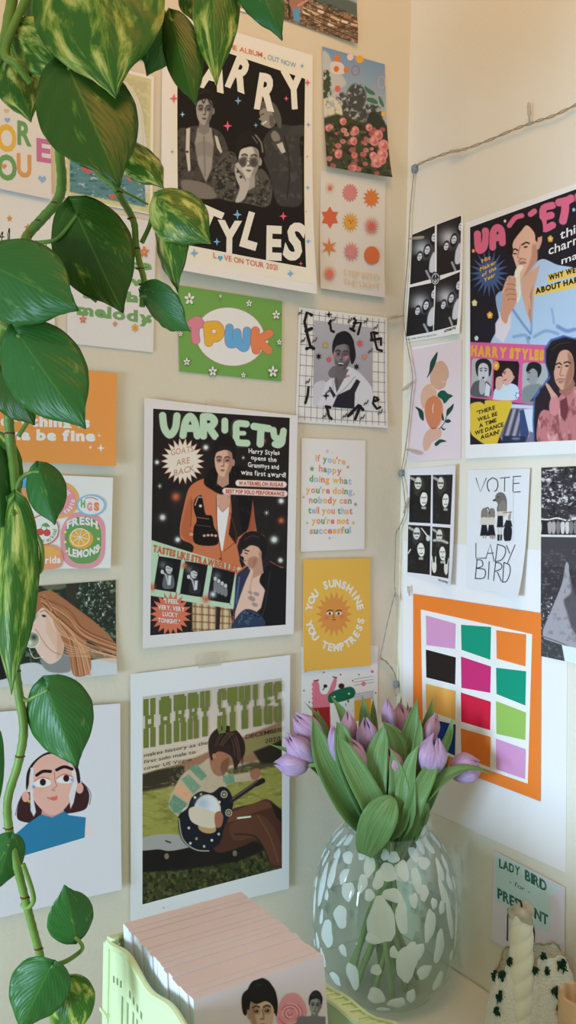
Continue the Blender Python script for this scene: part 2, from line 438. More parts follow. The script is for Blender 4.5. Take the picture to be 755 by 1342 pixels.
# ------------------------------------------------------------------ setting
def wallmat(name, c):
    m, nt, b = newmat(name); c = lin(c)
    tc = nt.nodes.new('ShaderNodeTexCoord'); n = nt.nodes.new('ShaderNodeTexNoise'); n.inputs['Scale'].default_value = 1.6; n.inputs['Detail'].default_value = 6
    r = nt.nodes.new('ShaderNodeValToRGB'); r.color_ramp.elements[0].position = .3; r.color_ramp.elements[1].position = .7
    r.color_ramp.elements[0].color = (*(c*.955), 1); r.color_ramp.elements[1].color = (*np.minimum(c*1.02, 1), 1)
    n2 = nt.nodes.new('ShaderNodeTexNoise'); n2.inputs['Scale'].default_value = 160; n2.inputs['Detail'].default_value = 4
    n3 = nt.nodes.new('ShaderNodeTexNoise'); n3.inputs['Scale'].default_value = 9; n3.inputs['Detail'].default_value = 2
    ad = nt.nodes.new('ShaderNodeMath'); ad.operation = 'MULTIPLY_ADD'; ad.inputs[1].default_value = 3.0
    bp = nt.nodes.new('ShaderNodeBump'); bp.inputs['Strength'].default_value = .25; bp.inputs['Distance'].default_value = .0012
    for q in (n, n2, n3): nt.links.new(tc.outputs['Object'], q.inputs['Vector'])
    nt.links.new(n.outputs['Fac'], r.inputs['Fac']); nt.links.new(r.outputs['Color'], b.inputs['Base Color'])
    nt.links.new(n3.outputs['Fac'], ad.inputs[0]); nt.links.new(n2.outputs['Fac'], ad.inputs[2]); nt.links.new(ad.outputs[0], bp.inputs['Height']); nt.links.new(bp.outputs['Normal'], b.inputs['Normal'])
    b.inputs['Roughness'].default_value = .55; b.inputs['Specular IOR Level'].default_value = .25
    return m
M_WALL = wallmat('cream_wall_paint', (226, 219, 200))
M_WALLR = wallmat('cream_white_wall_paint', (234, 229, 214))
M_FLOOR = plain('grey_floor', (150, 140, 128), .6, noise=.1, nscale=8)
M_TABLE = plain('white_table_top', (222, 222, 212), .38, .4, noise=.02, nscale=12)
def boxo(name, a, b, mat, kind=None):
    m = MB(); m.box(a, b); o = m.build(name, mat, None, False)
    if kind: o['kind'] = kind
    return o
boxo('wall_left', (-2.6, 0, -1.35), (0.0, .1, 1.5), M_WALL, 'structure')
boxo('wall_right', (0, -2.6, -1.35), (.1, .1, 1.5), M_WALLR, 'structure')
boxo('floor', (-2.6, -2.6, -1.45), (.1, .1, -1.35), M_FLOOR, 'structure')

# ------------------------------------------------------------------ printed people (generic), drawn in the ink of a print
def face(a, cx, cy, w, h, rot=0, skin=(196,160,130), dark=(120,82,60), hair=(38,28,22), look=0., lips=None, long=False, shade=1, beard=False, smile=False, fringe='up', ear=True):
    a.frame(cx, cy, w, h, rot); L = look; lips = lips or tuple(int(q*.8) for q in dark); k = h/20.
    if long: a.blob([(-1.2,-.3),(-1.05,-1.1),(-.3,-1.45),(.5,-1.4),(1.15,-.9),(1.3,0),(1.45,1.4),(1.1,2.4),(.3,1.6),(-.4,1.7),(-1.2,2.3),(-1.5,1.2)], hair)
    else: a.blob([(-1.1,-.1),(-1.15,-.9),(-.7,-1.4),(0,-1.62),(.75,-1.4),(1.2,-.85),(1.1,-.05),(.6,.1),(-.6,.1)], hair)
    a.poly([(-.5,.4),(.55,.4),(.62,1.5),(0,1.75),(-.62,1.5)], tuple(np.array(skin)*.72+np.array(dark)*.2), 1.)
    if ear and not long: a.ell(1.0*shade, .05, .16, .24, tuple(np.array(skin)*.85))
    a.blob([(-.88,-.6),(0,-1.05),(.88,-.6),(.92,.1),(.72,.62),(.3,.98),(-.3,.98),(-.72,.62),(-.92,.1)], skin)
    a.blob([(.25*shade,-.9),(.95*shade,-.5),(.95*shade,.2),(.7*shade,.7),(.2*shade,.98),(.45*shade,.4),(.55*shade,-.2)], dark, 2.2*k+.6, .55)
    if beard: a.blob([(-.75,.35),(-.3,.42),(0,.35),(.3,.42),(.75,.35),(.65,.75),(.25,1.0),(-.25,1.0),(-.65,.75)], dark, 2., .35)
    for sd in (-1, 1):
        ex = .42*sd + L*.6
        a.blob([(ex-.28,-.22),(ex,-.3),(ex+.28,-.2),(ex+.24,.06),(ex-.24,.06)], dark, 1.5*k+.5, .5)
        a.line([(ex-.25,-.26),(ex,-.34),(ex+.25,-.27)], max(.8, 1.7*k), hair, .9, .75)
        a.ell(ex, -.08, .17, .07, (25,18,15), 0, .7, .95)
        if k > .8: a.ell(ex-.04, -.1, .04, .03, (230,220,210), 0, .5, .7)
    a.line([(L*.75+.06,-.15),(L*.9+.14,.22),(L*.8-.02,.3)], max(.7, 1.5*k), dark, .9, .75)
    a.ell(L*.8, .32, .2, .05, dark, 0, .8, .6)
    if smile:
        a.blob([(L*.6-.4,.5),(L*.6,.56),(L*.6+.4,.5),(L*.6+.2,.72),(L*.6-.2,.72)], lips, .7); a.line([(L*.6-.26,.57),(L*.6+.26,.57)], max(.6,1.3*k), (240,232,225), .6)
    else:
        a.blob([(L*.7-.26,.57),(L*.7,.53),(L*.7+.26,.57),(L*.7,.67)], lips, .9, .8)
    if long: a.blob([(-.95,.2),(-1.1,-.7),(-.4,-1.35),(.5,-1.35),(1.1,-.6),(.95,.3),(.75,-.4),(.1,-.95),(-.6,-.5)], hair)
    elif fringe == 'up': a.blob([(-.98,-.15),(-1.1,-.9),(-.65,-1.5),(.15,-1.68),(.85,-1.35),(1.08,-.6),(.95,-.15),(.8,-.6),(.3,-.78),(-.3,-.72),(-.8,-.55)], hair)
    elif fringe == 'side': a.blob([(-1.0,-.1),(-1.15,-.9),(-.6,-1.5),(.2,-1.7),(.95,-1.3),(1.12,-.5),(.95,-.1),(.85,-.55),(.55,-.85),(.1,-.45),(-.45,-.3),(-.85,-.45)], hair)
    hl = tuple(np.minimum(np.array(hair)*1.9+14, 255))
    a.line([(-.6,-1.1),(-.1,-1.35),(.5,-1.25)], max(.7,1.6*k), hl, 1.2, .45)
    a.frame(0,0,0,0)
W0, W1 = (222,202,168), (214,198,172)       # how white paper looks high and half-way up this wall
GREYWHITE = (212,196,164)

# --- black and white night foliage photo
s = Sheet('photo_print', 'L', [(120,-45),(201,-22),(200,83),(120,62)], 'dark photo of black foliage against dusk, behind the highest plant leaves', 'photo', (215,195,160), (40,36,30), gloss=True)
a = Area([(120,-45),(201,-22),(200,83),(120,62)], .8); a.fill((28,24,22)); a.grain(7,(176,150,130),.55,7,3,within=[(130,-60),(196,-40),(196,70),(170,60),(140,40)]); a.grain(3,(20,17,16),.5,6,5); a.poly([(120,66),(200,60),(201,90),(120,90)],(30,26,22),6); s.area(a); s.done()

# --- small tan photo at the very top
s = Sheet('photo_print', 'L', [(258,-62),(325,-42),(325,18),(258,0)], 'tan photo cut off by the top edge, left of the rooftop photo', 'photo', (215,195,160), (222,204,172), gloss=True)
a = Area([(261,-58),(321,-40),(321,13),(261,-3)], 1.2); a.grad((140,98,62),(172,120,78)); a.grain(9,(96,62,40),.5,4,2,.7); s.area(a); s.done()

# --- rooftops photo
q = [(352,-95),(467,-66),(466,59),(354,20)]
s = Sheet('photo_print', 'L', q, 'landscape photo of brown city rooftops with a person in blue, at the top edge', 'photo', (215,195,160), (60,50,40), gloss=True, curl={'br':.004})
a = Area(q, .7); a.grad((126,132,120),(112,82,52),.55,.72)
a.poly([(352,-95),(467,-66),(467,8),(440,0),(400,-12),(352,-30)],(142,146,132),3); a.poly([(395,-22),(430,-12),(467,6),(467,22),(430,12),(395,-4)],(78,84,66),3)
a.grain(6,(60,40,24),.5,5,4,.85,within=[(352,-20),(400,-8),(467,22),(467,60),(352,25)],stretch=2.2); a.grain(3.2,(196,158,112),.58,7,8,.8,within=[(352,-20),(400,-6),(467,24),(467,60),(352,25)],stretch=2)
for i in range(26):
    x = 392+rnd.random()*70; y = -4+(x-392)*.36+rnd.random()*24; a.poly([(x,y),(x+8,y+3),(x+7,y+6),(x-1,y+3.5)], rnd.choice([(190,150,104),(150,98,60),(84,54,34),(206,176,132)]), .6)
for i in range(5): a.line([(395+i*2,2+i*7),(468,34+i*7)], 1.2, (52,34,22), .6, .8)
a.poly([(377,-30),(380,-30),(380,24),(377,22)],(40,30,20)); a.poly([(378,-20),(398,-10),(396,12),(384,20),(378,6)],(150,98,68),1); a.poly([(383,12),(392,12),(392,30),(384,28)],(84,130,140)); a.ell(388,-18,6,8,(176,126,92)); a.line([(390,8),(400,2),(405,-3)],3,(180,128,94))
s.area(a); s.done()

# --- ADORE YOU print
q = [(-60,84),(66,112),(66,263),(-60,237)]
s = Sheet('art_print', 'L', q, 'cream print reading ADORE YOU in coloured capitals, half behind the plant at left', 'print', W0, (216,194,160), curl={'bottom':.003})
T = [('A',-46,196,40,(206,120,60)),('D',-22,178,34,(190,100,120)),('O',-5,197,34,(216,160,56)),('R',22,189,30,(104,142,72)),('E',47,211,29,(190,104,120)),('Y',-45,228,34,(206,120,60)),('O',-5,235,32,(104,142,72)),('U',21,231,29,(206,140,70))]
for ch, x, y, h, c in T: s.text(ch, (x,y), (x+(26 if ch=='O' else 19), y+3), h, c, .035)
for x, y, r, c in [(9,158,4,(136,156,160)),(54,236,5.5,(140,158,164)),(4,219,4,(206,130,70)),(8,146,3.5,(214,160,90))]:
    s.poly([(x,y+r),(x-r,y-.2*r),(x-.6*r,y-.9*r),(x,y-.4*r),(x+.6*r,y-.8*r),(x+r,y)], c)
s.done()

# --- art nouveau style card
q = [(84,72),(201,101),(199,282),(84,259)]
s = Sheet('art_card', 'L', q, 'gold-framed card of a teal sea and golden arch, behind the largest dark green leaf', 'card', W0, (222,204,170))
q2 = [(86,77),(197,105),(195,279),(86,256)]; a = Area(q2, .8); a.fill((196,176,112))
a.poly([(91,84),(192,109),(190,272),(91,252)],(186,166,110)); a.grain(4,(212,196,140),.5,4,2,.5)
a.blob([(98,240),(98,140),(118,104),(148,98),(176,122),(188,165),(188,260)],(204,188,160)); a.line([(97,240),(97,142),(117,106),(148,100),(174,124),(186,168),(187,262)],1.6,(206,182,110))
a.poly([(91,196),(130,200),(188,212),(190,272),(91,252)],(92,124,108),2); a.grain(7,(52,88,78),.55,6,3,.7,within=[(91,198),(189,212),(190,272),(91,252)],stretch=2.5); a.grain(6,(190,186,160),.66,8,6,.8,within=[(91,215),(189,225),(190,272),(91,252)],stretch=1.6)
a.blob([(165,148),(172,146),(175,158),(176,170),(172,164),(169,150)],(172,70,56)); a.blob([(150,170),(166,168),(170,212),(150,206)],(196,172,120),2); a.blob([(164,204),(172,206),(175,230),(168,238),(164,224)],(198,96,78)); a.ell(115,222,9,5,(190,90,70)); a.ell(147,258,4,3,(196,92,66))
s.area(a); s.stroke([(86,77),(197,105)],1.3,(200,178,104),False); s.stroke([(86,256),(195,279)],1.6,(206,190,112),False); s.stroke([(197,105),(195,279)],1.3,(206,190,112),False); s.done()

# --- HARRY ... STYLES tour poster
q = [(213,14),(409,73),(407,388),(208,352)]
s = Sheet('poster', 'L', q, 'large black tour poster with three black and white figures and big tilted cream capitals', 'poster', W0, (226,206,172), curl={'bottom':.009,'br':.004})
s.poly([(224,30),(403,85),(402,375),(222,341)],(232,206,160))
bq = [(232,48),(399,104),(395,353),(230.5,321)]; a = Area(bq, .75); a.fill((29,25,19))
# standing figure, open shirt and braces
def T_(f, pts): return [f(*p) for p in pts]
a.blob([(230,178),(245,168),(262,166),(285,172),(296,190),(300,215),(296,250),(280,262),(230,250)],(72,62,48)); a.grain(5,(42,36,28),.5,5,5,.8,within=[(230,176),(258,166),(285,172),(300,200),(298,250),(230,250)]); a.grain(3,(112,98,76),.62,6,9,.5,within=[(230,178),(255,168),(285,176),(298,200),(296,235),(230,245)])
a.poly([(258,168),(276,168),(279,190),(276,222),(268,240),(258,216),(254,188)],(150,134,108),2); a.line([(266,180),(267,232)],1.5,(92,80,62),2,.7); a.blob([(256,190),(268,186),(278,192),(276,206),(266,204),(257,206)],(122,106,84),3,.5)
a.poly([(243,170),(248,168),(247,196),(248,224),(245,226),(242,200)],(196,178,142)); a.poly([(280,178),(284,180),(290,200),(288,202),(283,194)],(190,172,138)); a.ell(244,200,2,1.5,(60,50,40))
a.blob([(236,238),(262,240),(282,252),(276,262),(244,258)],(120,104,82),1.5)
face(a,267,145,11.5,19,2,(160,142,116),(58,50,40),(30,26,20),shade=1)
a.line([(258,134),(262,128),(266,136),(270,128),(276,138)],1.6,(30,25,20),1,.9)
# figure at right, profile with raised arm
a.blob([(342,190),(352,172),(368,164),(382,166),(399,166),(399,178),(392,184),(394,230),(392,268),(372,272),(360,266),(352,232),(344,210)],(60,54,44),1.5); a.grain(7,(92,82,66),.55,5,12,.5,within=[(345,190),(365,168),(396,184),(394,266),(362,268)]); a.line([(372,180),(378,220),(374,262)],1.5,(34,30,24),1.5,.8)
a.poly([(396,164),(380,166),(376,178),(397,176)],(66,60,48),1.5); a.blob([(358,172),(364,176),(366,184),(358,186),(354,178)],(128,114,92),1.5); a.poly([(361,190),(369,187),(373,200),(368,202)],(186,172,142))
a.frame(350,154,10,15,-12); a.blob([(-.95,-.5),(-.5,-1.1),(.5,-1.1),(1,-.4),(.9,.4),(.5,.9),(-.1,1.0),(-.6,.8),(-1.1,.5),(-.9,.2),(-1.25,.05),(-.95,-.15)],(140,124,98)); a.blob([(-.9,-.7),(-.6,-1.35),(.5,-1.45),(1.4,-.8),(1.7,.4),(1.3,1.2),(.8,.5),(.6,-.5),(-.2,-.8)],(92,82,66),1.3); a.line([(-.8,-.3),(-.4,-.35)],1.2,(40,34,26)); a.line([(-.85,.5),(-.3,.35)],1.6,(230,220,200)); a.blob([(.2,0),(.7,0),(.6,.8),(.1,.9)],(78,68,54),2,.7); a.frame(0,0,0,0)
# seated figure in front, chin on hand, tinted glasses
a.blob([(280,222),(290,204),(304,200),(312,214),(326,230),(340,222),(350,232),(355,250),(348,272),(320,268),(288,262),(276,244)],(82,72,56),1.2); a.grain(4.5,(38,33,26),.48,7,21,.85,within=[(278,222),(302,200),(330,228),(355,240),(348,272),(288,262),(276,244)]); a.grain(4,(140,124,98),.64,8,25,.7,within=[(278,222),(302,200),(330,228),(355,240),(348,272),(288,262),(276,244)])
face(a,325,211,14.5,23,3,(196,178,146),(92,80,62),(28,24,18),shade=1)
a.blob([(308,192),(312,178),(322,172),(334,176),(343,186),(346,204),(341,210),(339,196),(330,190),(318,192),(310,204)],(34,29,22)); a.line([(334,178),(341,188),(343,200)],2,(150,134,106),1.2,.8); a.line([(330,180),(336,188)],1.2,(150,134,106),1,.7)
for ex in (316,331): a.ell(ex,214,6,6.5,(92,80,64),0,.8,.9); a.ell(ex,214,4,4.5,(62,54,42),0,1,.6)
a.line([(322,212),(325,212)],1,(70,60,46))
a.blob([(306,220),(310,214),(315,220),(319,230),(325,240),(318,262),(306,266),(312,248),(308,236)],(180,162,132),1.2)
for i in range(4): a.line([(307+i*3,219+i*3),(313+i*2.4,229+i*3)],1.1,(88,74,58),.8,.8)
a.ell(310,226,2,2,(60,52,40)); a.ell(314,233,2,2,(60,52,40))
s.area(a)
CR = (231,208,164)
def big(ch, x, y, h, wd, rot, c=CR, bold=.045):        # a single capital turned by rot degrees
    g = glyph(ch, bold); r = math.radians(rot); V = []
    for vx, vy in g[0]:
        X = (vx/g[2]-.5)*wd; Y = -(vy/.7-.5)*h; V.append((x + X*math.cos(r)-Y*math.sin(r), y + X*math.sin(r)+Y*math.cos(r)))
    s.px(V, g[1], c)
big('H',247,76,42,28,-12); big('A',281,96,42,36,15); big('R',315,98,40,28,22); big('R',349,121,44,27,9); big('Y',384,118,46,32,-3)
big('S',240,302,36,26,-4); big('T',269,292,36,32,24); big('Y',297,313,42,32,3); big('L',327,304,44,22,17); big('E',355,320,42,20,3); big('S',382,318,46,24,14)
s.text('THE ALBUM', (293,63), (343,76), 6.5, (206,104,86), .012); s.text('OUT NOW', (350,78.5), (387,90), 6.5, (128,150,156), .012); s.star(346,77,2,(206,90,80))
s.text('L', (275,340), (279,341), 7, (206,100,84), .02); s.poly([(284,344.5),(280.5,340),(282,337),(284,338.5),(286,337),(287.5,340)],(84,150,158)); s.text('VE ON TOUR 2021', (289,343.3), (358,356.5), 7, (206,104,86), .015)
BL, PK = (122,156,172), (226,88,96)
for x, y, r, c in [(227,130,7,PK),(238,151,4,(150,178,194)),(311,133,5.5,BL),(297,166,7,PK),(334,165,3.5,BL),(374,130,4,PK),(402,109,5,PK),(395,87,3.5,BL),(295,76,3.5,BL),(224,200,3,(150,150,140)),(403,164,3.5,BL),(401,206,2,PK),(401,247,3.5,BL),(398,279,1.5,PK),(308,283,7,BL),(368,285,6,PK),(280,319,5.5,BL),(250,334,6.5,BL),(388,348,3.2,PK),(374,361,5.5,BL),(399,318,4,BL),(240,106,2.5,(180,160,120))]:
    s.star(x, y, r, c, 4, .33)
s.done()

# --- rose garden photo
q = [(421.5,61.5),(503.5,85),(507.5,235.5),(424.5,220.5)]
s = Sheet('photo_print', 'L', q, 'photo of pink roses under blue sky with cut-out dots, below the rooftop photo', 'photo', W0, (130,130,120), gloss=True, curl={'bottom':.006,'br':.004})
a = Area(q, .65); a.grad((112,132,140),(168,160,136),0,.5)
a.grain(22,(196,176,144),.55,5,3,.7,within=[(421,61),(504,85),(506,170),(422,150)])
a.blob([(421,70),(430,72),(436,88),(448,100),(452,112),(436,118),(424,112)],(196,178,148),3,.8)
for cx, cy, rx, ry, n in [(466,128,13,18,3),(447,134,8,12,5),(485,150,16,13,7),(458,150,22,12,9)]: a.ell(cx,cy,rx,ry,(66,60,48),0,3,1,(4,n,.42,8))
a.blob([(423,96),(430,94),(433,110),(432,132),(423,140)],(58,64,36),2,1,(4,2,.45,8)); a.blob([(423,132),(434,128),(446,140),(446,158),(430,160),(423,150)],(206,186,140),2,1,(5,11,.4,8))
a.poly([(422,156),(440,150),(470,160),(506,166),(508,240),(424,226)],(56,56,30),3); a.grain(5,(30,30,20),.5,6,4,.9,within=[(422,160),(506,168),(508,240),(424,226)]); a.grain(4,(116,112,56),.62,7,14,.7,within=[(422,160),(506,168),(508,240),(424,226)])
a.blob([(478,165),(484,148),(494,150),(504,164),(507,190),(492,190),(480,184)],(40,46,30),2)
for i in range(46):
    x = 426+rnd.random()*74; y = 160+rnd.random()*62+(x-424)*.12; r = 1.8+rnd.random()*3.2; c = rnd.choice([(200,116,96),(184,96,80),(214,140,112),(168,82,70)]); a.ell(x,y,r,r*.85,c,0,1,.9); a.ell(x-.5,y-.5,r*.4,r*.35,(150,68,58),0,.8,.6)
for x, y, r in [(494,178,6),(488,186,6),(500,192,7),(498,204,7),(486,206,5),(490,214,7),(497,212,5),(464,172,5),(461,186,5),(482,168,4.5),(448,160,4.5),(428,169,4),(440,204,5)]:
    a.ell(x,y,r,r*1.15,(206,122,100),0,1.2); a.ell(x+1,y+1,r*.5,r*.6,(172,84,72),0,1.2,.8); a.ell(x-1.5,y-1.5,r*.35,r*.35,(226,160,130),0,1,.7)
s.area(a)
s.poly([(433,82),(448,84),(450,97),(434,96)],(206,184,150),True)
for x, y, rx, ry, c in [(441,77,4,4.3,(212,108,42)),(440,91,3.4,4,(204,98,36)),(453,92,3.6,4,(206,108,52)),(441.5,117,3.8,4.3,(206,92,72)),(470.5,78.5,5.4,5,(216,150,44)),(458,75.5,4.2,4.6,(220,180,150)),(501,150,2.8,3.6,(214,158,62))]: s.ell(x,y,rx,ry,c,14)
for x, y, rx, ry, c in [(465,93,5,6.3,(172,92,90)),(499,109,4.5,7.5,(196,158,134))]: s.stroke([(x+rx*math.cos(t),y+ry*math.sin(t)) for t in np.linspace(0,2*PI,14)],.9,c)
for p in [[(477,113),(481,116),(489,121),(490,125),(484,124),(479,120)],[(480,129),(487,129),(493,133),(493,137),(485,135),(480,133)],[(495,127),(498,129),(502,138),(501,141),(497,136)]]: s.poly(p,(58,104,66),True)
s.done()

# --- star and sun symbols card
q = [(420,224),(505,238),(501,391),(417,379)]
s = Sheet('art_card', 'L', q, 'cream card with ten orange, pink and yellow sun and star shapes, below the rose photo', 'card', W0, (212,190,154), curl={'bottom':.005}, base=.001)
OR, PI_, YE, RD = (204,112,48), (204,120,100), (214,144,50), (204,92,52)
s.rayburst(432,247,2,10,(204,130,92),14,.35); s.ell(432,247,2,2.5,(204,104,70))
s.star(458,253,12.5,PI_,16,.78); s.star(486,260,13.5,OR,12,.62)
s.star(431.5,285.5,14.5,RD,6,.62); s.rayburst(458,292,7,14.5,YE,16,1.3); s.ell(458,292,6.5,8,YE); s.stroke([(457,290),(459,292),(458,294)],.8,(120,50,30)); s.ell(456,289,.8,.8,(120,50,30),8); s.ell(461,290,.8,.8,(120,50,30),8)
s.rayburst(485.5,297.5,5,15,(206,120,96),20,.7); s.ell(485.5,297.5,3.8,4.6,(204,92,66))
s.star(429.5,324.5,13,OR,6,.3); s.rayburst(458,331,5,14.5,PI_,14,1.7); s.ell(458,331,5,6.4,PI_); s.star(485,335.5,12.5,(206,98,48),22,.88)
s.rayburst(428.5,360,4,13,(210,130,92),22,.5); s.ell(428.5,360,3.8,4.6,(206,104,66))
s.text('STEP INTO', (447,362), (494,369), 7.5, (206,170,104), -.004); s.text('THE LIGHT', (446,374), (494,381), 7.5, (206,166,110), -.004)
s.done()

# --- handwriting card at far left
q = [(-50,231),(72,255),(71,447),(-50,427)]
s = Sheet('art_card', 'L', q, 'pale card with black handwriting and small gold stars, behind the vine at far left', 'card', W0, (218,198,164))
s.stroke([(-3,318),(3,304),(1,322),(5,327),(10,314),(10,308),(12,300),(12,326),(16,316),(19,325),(24,318),(25,326),(29,318),(33,325),(38,317),(40,327),(46,316),(50,322)],1.3,(34,28,24))
s.stroke([(-3,311),(5,311)],1.2,(34,28,24)); s.stroke([(50,322),(56,316),(60,322),(56,334),(50,336)],1.2,(34,28,24))
s.text('no', (-20,290), (-2,292), 12, (34,28,24), .0); s.text('some', (-30,322), (-8,324), 14, (34,28,24), .0)
for x, y, r in [(12,287,5),(36,299,6),(62,337,4),(-10,350,5),(20,400,5)]: s.star(x,y,r,(196,136,66),5,.5)
s.done()

# --- melody card
q = [(86,268),(204,292),(200,462),(88,450)]
s = Sheet('art_card', 'L', q, 'pale card with green wavy lettering ending in melody, behind the round hanging leaf', 'card', W0, (214,194,162))
G = (116,142,76)
def wavy(t, x0, y0, x1, y1, h, seed=1):     # seventies bottom-heavy lettering
    s.text(t, (x0,y0), (x1,y1), h*.95, G, .05, gap=.05); n = len(t)
    for i, ch in enumerate(t):
        if ch == ' ': continue
        u = (i+.5)/n; x = x0+(x1-x0)*u; y = y0+(y1-y0)*u; wd = (x1-x0)/n; ch in 'eoadc' or s.ell(x-wd*.14,y-h*.14,wd*.24,h*.2,G,12)
        if ch in 'mnyu': s.ell(x+wd*.24,y-h*.14,wd*.22,h*.2,G,12)
wavy('melody', 100,412,199,424, 15); wavy('to the', 106,390,198,398, 13); wavy('a new', 110,368,196,376, 12); wavy('dance', 108,346,198,354,12)
s.flower(108,419,6,(206,104,84),5,(220,150,60)); s.flower(150,425,4,(206,124,80),5); s.flower(176,430,6,(216,150,62),6,(206,110,60)); s.flower(188,331,8,(206,112,62),5,(216,160,70)); s.flower(192,372,6,(214,146,66),5)
s.done()

# --- TPWK card
q = [(232,374),(369,395),(368,500),(234,487)]
s = Sheet('art_card', 'L', q, 'green card with white oval and bubble letters TPWK between small white daisies', 'card', W0, (112,146,60))
ta = Area([(240,398),(362,408),(361,486),(241,478)], .55); ta.fill((112,146,60))
ta.poly([(301+45.6*math.cos(t), 441.5+38.6*math.sin(t)+.07*45*math.cos(t)) for t in np.linspace(0,2*PI,40,endpoint=False)], (150,100,60), .7); ta.poly([(301+45*math.cos(t), 441.5+38*math.sin(t)+.07*45*math.cos(t)) for t in np.linspace(0,2*PI,40,endpoint=False)], (222,206,182), .7)
cl = [(208,118,112),(222,156,48),(100,152,166),(220,118,66)]
OUT = (156,84,60)
def puff(P, c, wd, o=1.1):
    for st in P: ta.line(st, wd+o, OUT, .6)
    for st in P: ta.line(st, wd, c, .6)
puff([[(250,424),(258,420),(262,425)],[(256,424),(255,438),(256,446)]], cl[0], 10.5)
puff([[(271,427),(272,440),(273,449)],[(272,427),(284,427),(288,436),(283,443),(274,442)]], cl[1], 10.5); ta.ell(280,434,2.4,1.8,(222,206,182))
puff([[(300,430),(299,444),(301,451),(308,449),(310,436),(312,450),(319,456),(322,450),(323,434)]], cl[2], 10)
puff([[(334,434),(333,447),(335,459)],[(352,437),(340,447),(351,459)]], cl[3], 10.5); ta.ell(349,448,1.8,1.5,(222,206,182)); s.area(ta)
for x, y, r in [(247.5,392,8.5),(325.5,398,5),(361,413,6.5),(235.5,438,3.8),(243.5,474.5,5.5),(277.5,487,7),(317.5,492,4),(356,487.5,8),(364,449,4.2),(287,389,2.6)]:
    s.flower(x+.4,y+.5,r*1.1,(70,90,40),5); s.flower(x,y,r,(228,218,196),5,(120,110,60))
s.done()

# --- FINE LINE card on grid paper
q = [(391.3,403),(506.5,416.5),(505.7,561),(386.7,553.5)]
s = Sheet('art_card', 'L', q, 'white grid-paper card with black gothic letters around a grey portrait', 'card', W0, (220,202,178), curl={'br':.003})
def gq(u, v):
    Q = s.q; p = Q[0]*(1-u)*(1-v)+Q[1]*u*(1-v)+Q[2]*u*v+Q[3]*(1-u)*v; return tuple(p)
for k in range(15):
    u = .03+.94*k/14; s.stroke([gq(u,.02),gq(u,.5),gq(u,.98)],.55,(104,88,80),False)
for k in range(11):
    v = .05+.9*k/10; s.stroke([gq(.02,v),gq(.5,v+.004),gq(.98,v)],.55,(104,88,80),False)
aq = [(410.5,420),(487,430),(487,539),(409.5,531)]; a = Area(aq, .6); a.fill((166,152,134)); a.grad((172,158,140),(150,136,122))
a.blob([(410,520),(412,508),(428,500),(446,482),(464,484),(482,502),(487,515),(487,542),(410,536)],(206,192,172)); a.blob([(410,505),(425,500),(420,520),(411,532)],(196,180,160),1.5)
a.poly([(466,497),(471,500),(464,515),(463,536),(434,534),(441,518),(458,510)],(40,36,36)); a.poly([(431,506),(439,518),(436,522),(430,510)],(46,40,40))
a.poly([(438,486),(456,484),(448,500),(440,515),(437,500)],(96,84,74),1.2); a.line([(441,512),(440,492)],.8,(60,50,46)); a.line([(438,520),(452,508),(464,494)],1,(150,136,120)); a.line([(436,512),(434,492)],.8,(150,136,120))
a.blob([(429,488),(436,480),(442,484),(440,494),(432,495)],(112,98,86),1)
face(a,447.5,466,12,19,5,(128,112,98),(66,56,50),(34,30,28),look=-.15,shade=1,beard=True,smile=True)
a.blob([(437,452),(437,444),(444,438),(452,440),(458,440),(463,452),(465,468),(460,478),(457,466),(456,454),(448,448),(441,450)],(34,30,28)); a.blob([(436,448),(440,438),(446,437),(444,446)],(34,30,28)); a.glow(438,464,2.4,(222,120,116),.8); a.glow(453,468.5,2.8,(222,120,116),.85)
s.area(a)
K = (30,26,24)
def black(P, wd=4): 
    for st in P: s.stroke(st, wd, K, False, .8)
black([[(407,413),(401,410),(398,422),(402,440),(406,455),(401,457)],[(400,434),(407,431)],[(406,455),(410,457)]],4.6); black([[(431,423),(433,434),(436,435)],[(430,424),(432,421)]],4); s.star(430,412.5,5,K,4,.35)
black([[(461,432),(465,420),(463,418)],[(463,424),(472,423),(468,438)],[(458,431),(463,434)]],4); black([[(486,446),(485,436),(488,436),(493,437)],[(485,446),(498,444)],[(489,436),(490,446),(493,458),(499,460)],[(498,444),(498,452)]],3.6)
black([[(403,508),(402,518),(399,528)]],4); black([[(427,534),(430,546),(433,549)],[(426,533),(431,534)]],4); s.star(426,519,6,K,4,.33); black([[(457,543),(469,531),(471,531),(464,549)],[(455,545),(460,541)],[(470,533),(474,537)]],4.4); black([[(487,529),(489,520),(493,522)],[(487,529),(492,536),(496,534)],[(489,526),(494,524)]],3.4)
for x, y in [(392,410),(396,446),(411,446),(436,419),(457,420),(478,421),(491,429),(484,460),(402,500),(424,545),(450,545),(478,528),(496,540),(430,512),(473,547)]: s.stroke([(x-2.5,y+3),(x-1,y),(x+.5,y+1.5),(x+2.5,y-3)],1.6,(92,84,76))
for x, y, r, c in [(424.5,453,5.5,(186,152,62)),(470,450.5,6,(214,84,78)),(476,468,5,(214,120,78)),(429.5,471.5,5,(206,84,76)),(416,467.5,5,K),(465.5,481,5,K)]: s.star(x,y,r,c,6,.42)
s.ell(454,493,3,1.2,(206,110,100),10)
s.done()

# --- orange card
q = [(-40,475),(151,490),(149,611),(-40,602)]
s = Sheet('art_card', 'L', q, 'bright orange card with cream slab lettering ending gonna be fine', 'card', (220,204,176), (228,138,62), curl={'br':.003,'right':.002}, base=.003)
s.text('everything is', (-28,557), (116,560), 13, (240,222,190), .055, gap=.06); s.text('gonna be fine', (-28,575), (123,578), 13, (240,222,190), .055, gap=.06)
for x, y, r in [(130,587.5,6),(116.5,586.5,3.2),(128,571,3)]: s.star(x,y,r,(244,230,204),4,.3)
s.done()

